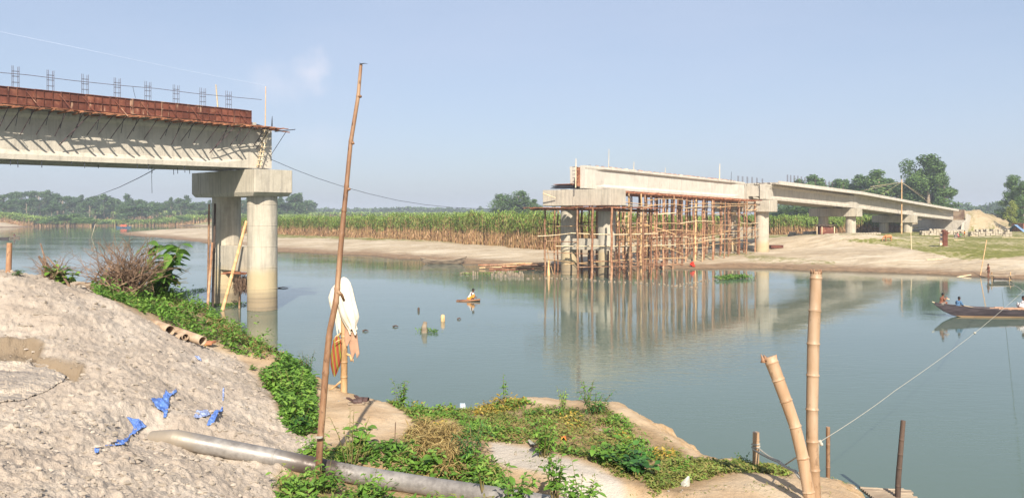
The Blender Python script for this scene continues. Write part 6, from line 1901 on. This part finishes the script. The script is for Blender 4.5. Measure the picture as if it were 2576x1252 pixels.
# floating weed patches
def weeds(name, label, pts, n, size, hmax=.15):
    lf = MB(); pos = []
    for i in range(n):
        u = rp.random() * (len(pts) - 1); k = int(u); w_ = u - k; a = pts[k]; b = pts[min(k + 1, len(pts) - 1)]
        x, y, r = (a[j] * (1 - w_) + b[j] * w_ for j in range(3)); g = PW(x, y, 0); pos.append((g.x + rp.gauss(0, r), g.y + rp.gauss(0, r * .9), rp.random() * hmax))
    place_leaves(lf, np.array(pos), nrp.uniform(0, 6.28, n), nrp.uniform(.0, 1.1, n), size * nrp.uniform(.6, 1.2, n), SH['oval'], nrp)
    o = lf.build(name, M['lf_green'] if size > .1 else M['lf_cover']); tag(o, label, 'water plants'); return o
weeds('water_weed', 'floating weed strip trailing from the leaning stump', [(1058, 832, .12), (1072, 834, .15), (1100, 837, .08)], 260, .11)
weeds('water_weed', 'bright floating water plants at the end of the net line', [(1815, 704, .4), (1845, 699, .55), (1875, 700, .4)], 900, .22, .3)
weeds('water_weed', 'dark floating weeds left of the nearest pier', [(430, 742, .25), (470, 738, .3), (520, 728, .3)], 700, .12)
weeds('water_weed', 'weeds caught round the foot of the nearest pier columns', [(520, 767, .2), (560, 768, .4), (618, 766, .35)], 900, .12)
weeds('water_weed', 'thin line of weeds among the stake stubs', [(1160, 690, .3), (1210, 690, .3), (1318, 684, .3)], 260, .18)
q = MB(); g = PW(229, 597, 0); q.tube([g - Vector((0, 0, .5)), P(240, 563, g.y)], .06, 5); o = q.build('leaning_stake', M['bam_pale']); tag(o, 'thin pole leaning out of the water far away on the left', 'pole')

# ------------------------------------------------------------------ people
def person(label, loc, yaw, pose, H=1.65, skin='skin', clothes=(), held=None, vox=.012, seed=0, group=None):
    s = H / 1.7; Rz = Matrix.Rotation(yaw, 3, 'Z'); L0 = Vector(loc)
    def W_(p): return L0 + Rz @ (Vector(p) * s)
    J = {k: W_(v) for k, v in pose.items()}
    T = thing('person', label, 'person', loc, group)
    q = MB(); r = lambda v: v * s
    pel, che, nec, hed = J['pelvis'], J['chest'], J['neck'], J['head']
    q.tube([pel - (che - pel) * .22, pel, pel.lerp(che, .45), che, che.lerp(nec, .6), nec], [r(.11), r(.145), r(.125), r(.155), r(.12), r(.062)], 12)
    q.tube([nec, nec.lerp(hed, .55)], [r(.058), r(.056)], 10)
    f = (J['face'] - hed).normalized(); up = (hed - nec).normalized()
    q.blob(hed, (r(.085), r(.085), r(.115)), 14, 10, 0)
    q.blob(hed + f * r(.03) - up * r(.05), (r(.06), r(.06), r(.065)), 10, 8, 0)
    q.blob(hed + f * r(.098) - up * r(.01), (r(.016), r(.016), r(.022)), 8, 6, 0)
    side = f.cross(up).normalized()
    for sg in (-1, 1):
        q.blob(hed + side * r(.088) * sg, (r(.02), r(.022), r(.03)), 8, 6, 0)
    q.blob(hed + f * r(.088) - up * r(.05), (r(.02), r(.02), r(.01)), 8, 6, 0)
    for sd in ('L', 'R'):
        sh, el, wr, hi, kn, an, to = (J[k + sd] for k in ('sh', 'el', 'wr', 'hi', 'kn', 'an', 'to'))
        q.tube([che.lerp(sh, .4), sh, sh.lerp(el, .4), el, el.lerp(wr, .35), wr], [r(.07), r(.062), r(.052), r(.042), r(.042), r(.028)], 10)
        d = (wr - el).normalized(); u = d.cross(UP); u = u.normalized() if u.length > .1 else Vector((1, 0, 0)); v = u.cross(d)
        q.tube([wr, wr + d * r(.05), wr + d * r(.09)], [r(.028), r(.036), r(.034)], 8, squash=.7)
        for k, ln in enumerate((.062, .075, .07, .055)):
            b = wr + d * r(.08) + u * r((k - 1.5) * .019); q.tube([b, b + d * r(ln * .5) + v * r(.006), b + d * r(ln * .8) + v * r(.03)], [r(.011), r(.0105), r(.009)], 6)
        b = wr + d * r(.03) + u * r(.03); q.tube([b, b + (d + u).normalized() * r(.05), b + (d * 1.4 + u * .6).normalized() * r(.075) + v * r(.012)], [r(.013), r(.012), r(.010)], 6)
        q.tube([pel.lerp(hi, .5), hi, hi.lerp(kn, .5), kn, kn.lerp(an, .35), an], [r(.11), r(.088), r(.076), r(.055), r(.056), r(.036)], 10)
        q.tube([an - UP * r(.01), an.lerp(to, .5) - UP * r(.02), to], [r(.038), r(.036), r(.022)], 8)
    o = q.build('body', M[skin], T, smooth='full'); m = o.modifiers.new('r', 'REMESH'); m.mode = 'VOXEL'; m.voxel_size = vox * s; m.use_smooth_shade = True
    sm = o.modifiers.new('sm', 'SMOOTH'); sm.iterations = 2; sm.factor = .5
    q = MB(); q.blob(hed - f * r(.018) + up * r(.025), (r(.095), r(.095), r(.112)), 14, 9, .03)
    # cut the hair cap away from the face
    q.build('hair', M['hair'], T, smooth='full')
    q = MB()
    for sg in (-1, 1): q.blob(hed + f * r(.083) + side * r(.03) * sg + up * r(.012), (r(.011), r(.009), r(.008)), 6, 5, 0)
    q.build('eye', M['hair'], T)
    for kind, mt in clothes:
        q = MB()
        if kind in ('shirt', 'vest'):
            q.tube([pel + (che - pel) * -.12, pel.lerp(che, .2), pel.lerp(che, .6), che, che.lerp(nec, .65), che.lerp(nec, .85)], [r(.165), r(.16), r(.15), r(.175), r(.14), r(.085)], 14)
            if kind == 'shirt':
                for sd in ('L', 'R'):
                    sh, el, wr = J['sh' + sd], J['el' + sd], J['wr' + sd]; q.tube([che.lerp(sh, .3), sh, sh.lerp(el, .5), el, el.lerp(wr, .5)], [r(.09), r(.082), r(.07), r(.062), r(.055)], 10)
        elif kind == 'wrap':
            for sd in ('L', 'R'):
                hi, kn, an = J['hi' + sd], J['kn' + sd], J['an' + sd]; q.tube([pel, hi, hi.lerp(kn, .5), kn, kn.lerp(an, .5)], [r(.17), r(.125), r(.115), r(.10), r(.11)], 12)
            q.blob(pel, (r(.19), r(.19), r(.16)), 12, 8, .03)
        elif kind == 'shorts':
            for sd in ('L', 'R'):
                hi, kn = J['hi' + sd], J['kn' + sd]; q.tube([pel, hi, hi.lerp(kn, .55)], [r(.155), r(.115), r(.10)], 12)
        o = q.build({'wrap': 'waist_cloth'}.get(kind, kind), mt, T, smooth='full'); m = o.modifiers.new('r', 'REMESH'); m.mode = 'VOXEL'; m.voxel_size = .02 * s; m.use_smooth_shade = True
    return T, J


def pose_sit(lean=.12, armsL=((.10, .20, .42), (.32, .14, .34)), armsR=((.10, -.20, .42), (.32, -.14, .34)), knee=.42, fx=1, kx=.36):
    return dict(pelvis=(0, 0, .13), chest=(lean, 0, .50), neck=(lean * 1.25, 0, .64), head=(lean * 1.4 + .02, 0, .80), face=(lean * 1.4 + .14, 0, .77),
                shL=(lean, .17, .56), shR=(lean, -.17, .56), elL=armsL[0], wrL=armsL[1], elR=armsR[0], wrR=armsR[1],
                hiL=(.04, .09, .13), hiR=(.04, -.09, .13), knL=(kx, .15, knee), knR=(kx, -.15, knee), anL=(kx - .05, .13, .05), anR=(kx - .05, -.13, .05), toL=(kx + .1, .14, .02), toR=(kx + .1, -.14, .02))


def pose_stand(lean=0, step=.12, armsL=((-.05, .24, 1.12), (.12, .22, .90)), armsR=((.0, -.24, 1.12), (.15, -.2, .92))):
    return dict(pelvis=(0, 0, .93), chest=(lean * .6, 0, 1.27), neck=(lean, 0, 1.44), head=(lean + .02, 0, 1.59), face=(lean + .14, 0, 1.57), shL=(lean * .7, .18, 1.36), shR=(lean * .7, -.18, 1.36),
                elL=armsL[0], wrL=armsL[1], elR=armsR[0], wrR=armsR[1], hiL=(0, .09, .88), hiR=(0, -.09, .88), knL=(.04 + step * .5, .10, .48), knR=(.04 - step * .4, -.10, .48), anL=(step, .10, .07), anR=(-step, -.10, .07), toL=(step + .16, .11, .02), toR=(-step + .16, -.11, .02))


orange = cloth('orange_cloth', srgb(206, 128, 48), srgb(226, 160, 70)); whitec = cloth('white_cloth', srgb(214, 208, 204)); bluec = m_simple('blue_checked_shirt', srgb(42, 70, 104), srgb(96, 130, 162), 14, .9, 0); grayc = cloth('grey_cloth', srgb(120, 112, 104)); redc = cloth('red_cloth', srgb(196, 60, 44)); maroon = cloth('dark_red_cloth', srgb(110, 44, 44))
g = PW(1181, 757, 0)
RA = thing('float_bundle', 'brown reed bundle the bathing person sits on, low in the water', 'float', (g.x, g.y, 0))
for i in range(7):
    q = MB(); q.tube([(g.x - .85 + rp.uniform(-.1, .1), g.y - .25 + .08 * i, .02), (g.x, g.y - .25 + .08 * i, .06), (g.x + .75, g.y - .25 + .08 * i, .03 + rp.uniform(0, .1))], .055, 6); q.build('reed_pole', M['bam_scaf'], RA)
person('person in white top and orange waist cloth squatting on a reed bundle in the river', (g.x - .02, g.y, .06), -.15, pose_sit(.22, ((.26, .22, .40), (.50, .16, .26)), ((.26, -.20, .38), (.50, -.14, .24)), .40), 1.55, 'skin_dark', (('vest', whitec), ('wrap', orange)))
zb = .42
q0p = Vector((bx + .98, bD, .35))
T_, J_ = person('shirtless person sitting at the bow of the dark boat, hands raised holding food', P(2367, 537, bD) * 1 - Vector((0, 0, CAMH - .64)), .1, pose_sit(.10, ((.16, .22, .42), (.36, .10, .58)), ((.16, -.22, .40), (.36, -.08, .55)), .30), 1.45, 'skin', (('shorts', grayc),))
q = MB(); a = J_['wrL'].lerp(J_['wrR'], .5); q.tube([a + Vector((-.02, -.05, -.02)), a + Vector((.2, -.05, -.08))], .03, 6); o = q.build('bread_piece', M['bam_pale']); tag(o, 'pale piece of food in the hands of the shirtless person in the boat', 'food')
T_, J_ = person('person in blue checked shirt sitting in the dark boat holding a paddle', P(2409, 537, bD) - Vector((0, 0, CAMH - .44)), .35, pose_sit(.10, ((.14, .24, .40), (.36, .2, .28)), ((.16, -.24, .38), (.38, -.18, .26)), .30), 1.40, 'skin_dark', (('shirt', bluec), ('shorts', grayc)))
q = MB(); a = J_['wrR']; q.tube([a + Vector((-.25, 0, .05)), a + Vector((.0, -.02, .02)), a + Vector((.65, -.1, -.12))], .018, 5); o = q.build('paddle', M['bam_pale']); tag(o, 'thin pale paddle held by the person in the blue shirt', 'paddle')
person('person in white clothes sitting in the boat, cut off by the right edge', P(2578, 537, bD) - Vector((0, 0, CAMH - .38)), 3.0, pose_sit(.05), 1.6, 'skin_dark', (('shirt', whitec), ('wrap', whitec)))
zg = fz((2487 - CX) * 74.5 / FPX, 74.5); g = P(2487, 678, 74.5)
yb = 74.5
person('bare brown boy walking left along the sandy shore above the small jetty', (g.x, yb, fz(g.x, yb)), math.pi - .1, pose_stand(.03, .14, ((.06, .24, 1.10), (.22, .22, .92)), ((.02, -.24, 1.12), (.2, -.2, .94))), 1.42, 'skin', (('shorts', M['skin_dark']),))
def far_person(label, px, D, yaw, pose, H, clothes, zoff=0, group=None):
    x = (px - CX) * D / FPX; return person(label, (x, D, fz(x, D) + zoff), yaw, pose, H, 'skin_dark', clothes, vox=.02, group=group)
far_person('person in red clothes squatting under the propped girder', 1745, 87, 2.6, pose_sit(.15), 1.6, (('shirt', redc), ('wrap', redc)))
far_person('person in dark clothes working among the bamboo posts on the mud', 1664, 86, 1.2, pose_sit(.25), 1.6, (('shirt', maroon), ('wrap', grayc)))
far_person('person in dark clothes squatting, leftmost of the group on the grass by the stone stacks', 2403, 124, .5, pose_sit(.15), 1.6, (('shirt', grayc), ('wrap', grayc)), group='people on the grass by the stone stacks')
far_person('person in pink clothes squatting beside the dark clothed one on the grass', 2411, 125, 2.5, pose_sit(.1), 1.6, (('shirt', cloth('pink_cloth', srgb(190, 120, 110))), ('wrap', maroon)), group='people on the grass by the stone stacks')
far_person('person in green top in the middle of the group on the grass', 2417, 125, 1.5, pose_sit(.1), 1.7, (('shirt', cloth('green_cloth', srgb(96, 120, 84))), ('wrap', grayc)), group='people on the grass by the stone stacks')
far_person('standing child, rightmost of the group on the grass by the stone stacks', 2426, 125, 2.8, pose_stand(0, .06), 1.15, (('shirt', orange), ('shorts', maroon)), group='people on the grass by the stone stacks')

# cow
def cow(label, px, D, yaw, s):
    x = (px - CX) * D / FPX; z = fz(x, D); T = thing('calf', label, 'cow', (x, D, z)); Rz = Matrix.Rotation(yaw, 3, 'Z'); L0 = Vector((x, D, z)); W_ = lambda a, b, c: L0 + Rz @ (Vector((a, b, c)) * s)
    q = MB()
    q.tube([W_(-.62, 0, .95), W_(-.5, 0, .93), W_(-.2, 0, .86), W_(.2, 0, .84), W_(.45, 0, .90), W_(.58, 0, .92)], [.12 * s, .22 * s, .26 * s, .27 * s, .24 * s, .15 * s], 12)
    q.tube([W_(.5, 0, .95), W_(.75, 0, .78), W_(.92, 0, .48)], [.17 * s, .11 * s, .10 * s], 10); q.tube([W_(.90, 0, .52), W_(.98, 0, .32), W_(1.02, 0, .16)], [.11 * s, .085 * s, .05 * s], 9)
    for sd in (-1, 1):
        q.tube([W_(.92, sd * .06, .55), W_(.86, sd * .2, .55)], [.045 * s, .02 * s], 6)
        q.tube([W_(.42, sd * .14, .85), W_(.44, sd * .14, .45), W_(.42, sd * .14, .40), W_(.43, sd * .14, .05)], [.11 * s, .055 * s, .055 * s, .035 * s], 8)
        q.tube([W_(-.50, sd * .15, .88), W_(-.42, sd * .15, .58), W_(-.56, sd * .15, .38), W_(-.52, sd * .15, .05)], [.15 * s, .08 * s, .055 * s, .035 * s], 8)
    q.tube([W_(-.62, 0, 1.02), W_(-.72, 0, .8), W_(-.70, 0, .45)], [.03 * s, .02 * s, .03 * s], 6)
    o = q.build('body', m_simple('ginger_hide', srgb(168, 104, 62), srgb(196, 138, 92), 3, .8, 0), T, smooth='full'); m = o.modifiers.new('r', 'REMESH'); m.mode = 'VOXEL'; m.voxel_size = .025 * s; m.use_smooth_shade = True
    q = MB()
    for a, b in ((.43, .14), (.43, -.14), (-.52, .15), (-.52, -.15)): q.tube([W_(a, b, 0), W_(a, b, .06)], [.045 * s, .04 * s], 7)
    q.build('hoof', M['dark'], T)
cow('ginger calf grazing with its head down on the grass near the sand heaps', 2234, 106, math.pi, .78)
cow('tiny grazing cow far away on the green left shore', 1, 400, 0, .01) if False else None

# ------------------------------------------------------------------ right bank things
JT = thing('bamboo_jetty', 'small raised bamboo jetty at the water edge below the walking boy', 'jetty', PW(2518, 706, 0))
jD = 12065 / (706 - 537)
for px in (2496, 2500, 2540, 2543):
    q = MB(); a = P(px, 706, jD + (1.0 if px in (2500, 2543) else 0)); q.bamboo((a.x, a.y, -.6), (a.x - .05, a.y, P(px, 684 if px in (2543, 2496) else 693, a.y).z), .05, .045, n=8); q.build('post', M['bam_tan'], JT)
for i in range(10):
    q = MB(); y = jD - .1 + i * .12; q.bamboo(P(2487, 692.5, y), P(2551, 693.5, y), .05, .045, n=6); q.build('deck_pole', M['wood'], JT)
q = MB()
for i in range(6): q.bamboo(P(2494, 700 + rp.uniform(-1, 2), jD + .1 * i), P(2546, 701, jD + .1 * i), .06, .06, n=5)
q.build('under_poles', M['dark'], JT)
gx = (2466 - CX) * 76 / FPX; q = MB(); q.bamboo((gx, 76, fz(gx, 76) - .1), P(2482, 603, 76.5), .05, .04, n=8); o = q.build('leaning_pole', M['bam_tan']); tag(o, 'pale pole leaning to the right on the shore in front of the boy', 'pole')
gx = (2293 - CX) * 97 / FPX; 
gx2 = (2293 - CX) * 97 / FPX; q = MB(); q.bamboo((gx2, 97, fz(gx2, 97) - .1), P(2291, 575, 97), .06, .035, n=7, seg=.5); o = q.build('marker_pole', M['bam_pale']); tag(o, 'upright pale bamboo standing in the grass below the farthest pier', 'pole')
# red board
RBx = (2371 - CX) * 100 / FPX; rz_ = fz(RBx, 100)
RBt = thing('panel_stand', 'upright rust red steel panel with grey and black plates standing on the grass', 'panel', (RBx, 100, rz_))
Rr = Matrix.Rotation(.35, 3, 'Z')
q = MB(); q.box((RBx + .25, 100, rz_ + 1.0), (.75, .35, 2.0), rot=Rr); q.build('red_panel', M['rust'], RBt)
q = MB(); q.box((RBx - .28, 99.85, rz_ + .95), (.42, .08, 1.7), rot=Rr); q.build('grey_plate', M['wood'], RBt)
for zz in (1.45, .95):
    q = MB(); q.box((RBx - .28, 99.79, rz_ + zz), (.28, .05, .32), rot=Rr); q.build('black_plate', M['cable'], RBt)
q = MB(); q.box((RBx - .28, 99.78, rz_ + .22), (.36, .05, .34), rot=Rr); q.build('white_plate', M['bam_pale'], RBt)
q = MB(); q.box((RBx + .15, 100, rz_ + 2.05), (.5, .2, .15), rot=Rr); q.box((RBx + .75, 100, rz_ + 1.7), (.35, .15, .12), rot=Rr); q.build('bracket', M['rust'], RBt)
# concrete blocks
M['block'] = m_simple('cast_concrete_block', srgb(150, 138, 118), srgb(182, 170, 150), 2, .9, .01, world=True, rnd=.1)
blk = None; nb_ = 0
for lb, px0, px1, D, rows, cols, depth in (('pale concrete block in the stack on the grass beneath the last span', 2318, 2372, 141, 3, 9, 2), ('pale concrete block in the long low stack at the foot of the embankment', 2441, 2545, 132, 3, 17, 2), ('pale concrete block in the heap behind the sand piles near the second deck pier', 1985, 2062, 137, 3, 13, 2), ('pale concrete block in the thin row between the last two piers', 2150, 2216, 145, 1, 10, 2), ('pale concrete block in the row behind the people on the grass', 2376, 2440, 146, 2, 9, 1)):
    w_ = (px1 - px0) * D / FPX / cols
    for r_ in range(rows):
        for c_ in range(cols):
            for d_ in range(depth):
                if rp.random() < (0, .08, .5)[r_] : continue
                x = (px0 - CX) * D / FPX + (c_ + .5) * w_; y = D + d_ * .6 + rp.uniform(-.1, .1); hB = .40
                if blk is None:
                    q = MB(); q.box((x, y, 0), (.44, .44, .40)); blk = q.build('concrete_block', M['block']); bb = blk
                    bm_ = blk.modifiers.new('b', 'BEVEL'); bm_.width = .03
                else: bb = blk.copy(); COL.objects.link(bb)
                bb.location = (x, y, fz(x, y) + r_ * hB - .04); bb.rotation_euler.z = rp.uniform(-.25, .25); bb.scale = (w_ / .48, 1, 1); tag(bb, lb, 'concrete block', 'stacked concrete blocks by the bridge end'); nb_ += 1
# rods and planks strewn on the grass
for i, (px, py) in enumerate(((2425, 604), (2440, 606), (2400, 618), (2470, 603), (2350, 612), (2330, 640), (2372, 655), (2500, 601), (2520, 612), (1990, 668), (2020, 664), (2060, 655))):
    D = (CAMH - 1.6) * FPX / (py - CY); x = (px - CX) * D / FPX; z = fz(x, D); q = MB(); an = rp.uniform(-.3, .3); L_ = rp.uniform(1.2, 4)
    e = Vector((x + L_ * math.cos(an), D + L_ * math.sin(an), 0)); e.z = fz(e.x, e.y) + .06; q.bamboo((x, D, z + .06), e, .05, .04, n=5); o = q.build('loose_pole', M['bam_pale']); tag(o, ORD[i] + ' pale bamboo length lying loose on the right bank', 'bamboo', 'loose bamboo lengths strewn on the right bank')
# rusty steel form and stair by the third pier
x = (1952 - CX) * 108 / FPX; q = MB(); q.box((x, 108, fz(x, 108) + .2), (1.8, .8, .35), rz=.1); q.box((x, 108, fz(x, 108) + .39), (1.9, .9, .04), rz=.1); o = q.build('steel_form', M['rust']); tag(o, 'low rusty steel form lying on the sand right of the third pier', 'steel form')
x = (2095 - CX) * 124 / FPX
for i in range(5):
    xx = (2080 + i * 11 - CX) * 122 / FPX + 2.5; q = MB(); q.box((xx, 122, fz(xx, 122) + .12 + .1 * (i % 2)), (1.6, .9, .14), rz=rp.uniform(-.4, .4)); o = q.build('rusty_plate', M['rust']); tag(o, ('first', 'second', 'third', 'fourth', 'fifth')[i] + ' rusty plate from the left lying in front of the grazing calf', 'steel plate', 'rusty plates by the calf')
STR = thing('site_stair', 'dark timber stair leaning between the columns of the third pier', 'stair', P(1880, 570, 108))
for k in (0, 1):
    q = MB(); q.tube([P(1858, 534, 107 + k), P(1903, 572, 107 + k)], .09, 5); q.build('stringer', M['dark'], STR)
for i in range(11):
    t_ = i / 10; q = MB(); c = P(1858 + 45 * t_, 534 + 38 * t_, 107.5); q.box(c, (.32, 1.3, .05)); q.build('tread', M['dark'], STR)
HT = thing('tool_hut', 'small shack with a dark roof and rusty red front by the fourth pier', 'hut', P(2085, 597, 138))
x = (2076 - CX) * 126 / FPX; y = 126; z = fz(x, y)
q = MB(); q.box((x, y, z + 1.5), (2.3, 1.6, 1.3)); q.build('wall', M['rust'], HT)
q = MB(); q.box((x - .3, y, z + 2.35), (3.6, 2.4, .12)); q.build('roof', M['dark'], HT)
for dx in (-1.7, -.9, 1.1):
    q = MB(); q.tube([(x + dx, y - .9, z - .1), (x + dx, y - .9, z + 2.35)], .07, 5); q.build('post', M['bam_pale'], HT)
HS = thing('small_house', 'small brown house with a blue tin roof at the right edge under the trees', 'house', P(2580, 590, 172))
x = (2600 - CX) * 172 / FPX; z = fz(x, 172)
q = MB(); q.box((x, 174, z + .9), (4.6, 4, 1.8)); q.build('wall', M['plank'], HS)
q = MB(); zr = CAMH - (580 - CY) * 172 / FPX
q.loft([[Vector((xx, yy, zz)) for yy, zz in ((171, zr - .2), (174, zr + 1.3), (177, zr - .2), (177, zr - .3), (174, zr + 1.2), (171, zr - .3))] for xx in (x - 3.0, x + 3.2)]); q.build('roof', m_simple('blue_tin', srgb(96, 128, 164), srgb(130, 156, 184), 4, .5, .005), HS)
# far boats on the left
g = PW(311, 573, 0)
FB = thing('far_boat', 'far blue boat with an orange red cover crossing the river on the left', 'boat', (g.x, g.y, 0))
hull(FB, 6.8, 1.3, .35, .35, m_simple('blue_hull', srgb(50, 84, 110), srgb(80, 110, 130), 3, .6, 0))
q = MB(); q.box((g.x + .2, g.y, .95), (2.6, 1.1, .8)); q.build('cover', cloth('orange_red_cover', srgb(196, 96, 72)), FB)
q = MB(); q.box((g.x + 1.9, g.y, .7), (.5, .4, .8)); q.build('engine_box', M['cable'], FB)
for lb, px, py, L_ in (('small dark boat at the far left edge of the river', 6, 601, 3.4), ('low fishing boat with a seated figure at the far left', 37, 599, 2.8)):
    g = PW(px, py, 0); FBo = thing('fishing_boat', lb, 'boat', (g.x, g.y, 0)); hull(FBo, L_, .9, .35, .15, darkhull if px < 20 else grayhull)
g = PW(35, 599, 0); person('dark figure sitting in the low fishing boat at the far left', (g.x, g.y, .3), 0, pose_sit(.1), 1.6, 'skin_dark', (('shirt', maroon), ('wrap', grayc)), vox=.03)
q = MB(); g = P(272, 553, 400)
x = g.x; q.box((x, 398, fz(x, 398) + .3), (4.2, 1.5, .5)); o = q.build('orange_sheet', redc); tag(o, 'orange sheet lying on the far green slope at the left', 'sheet')
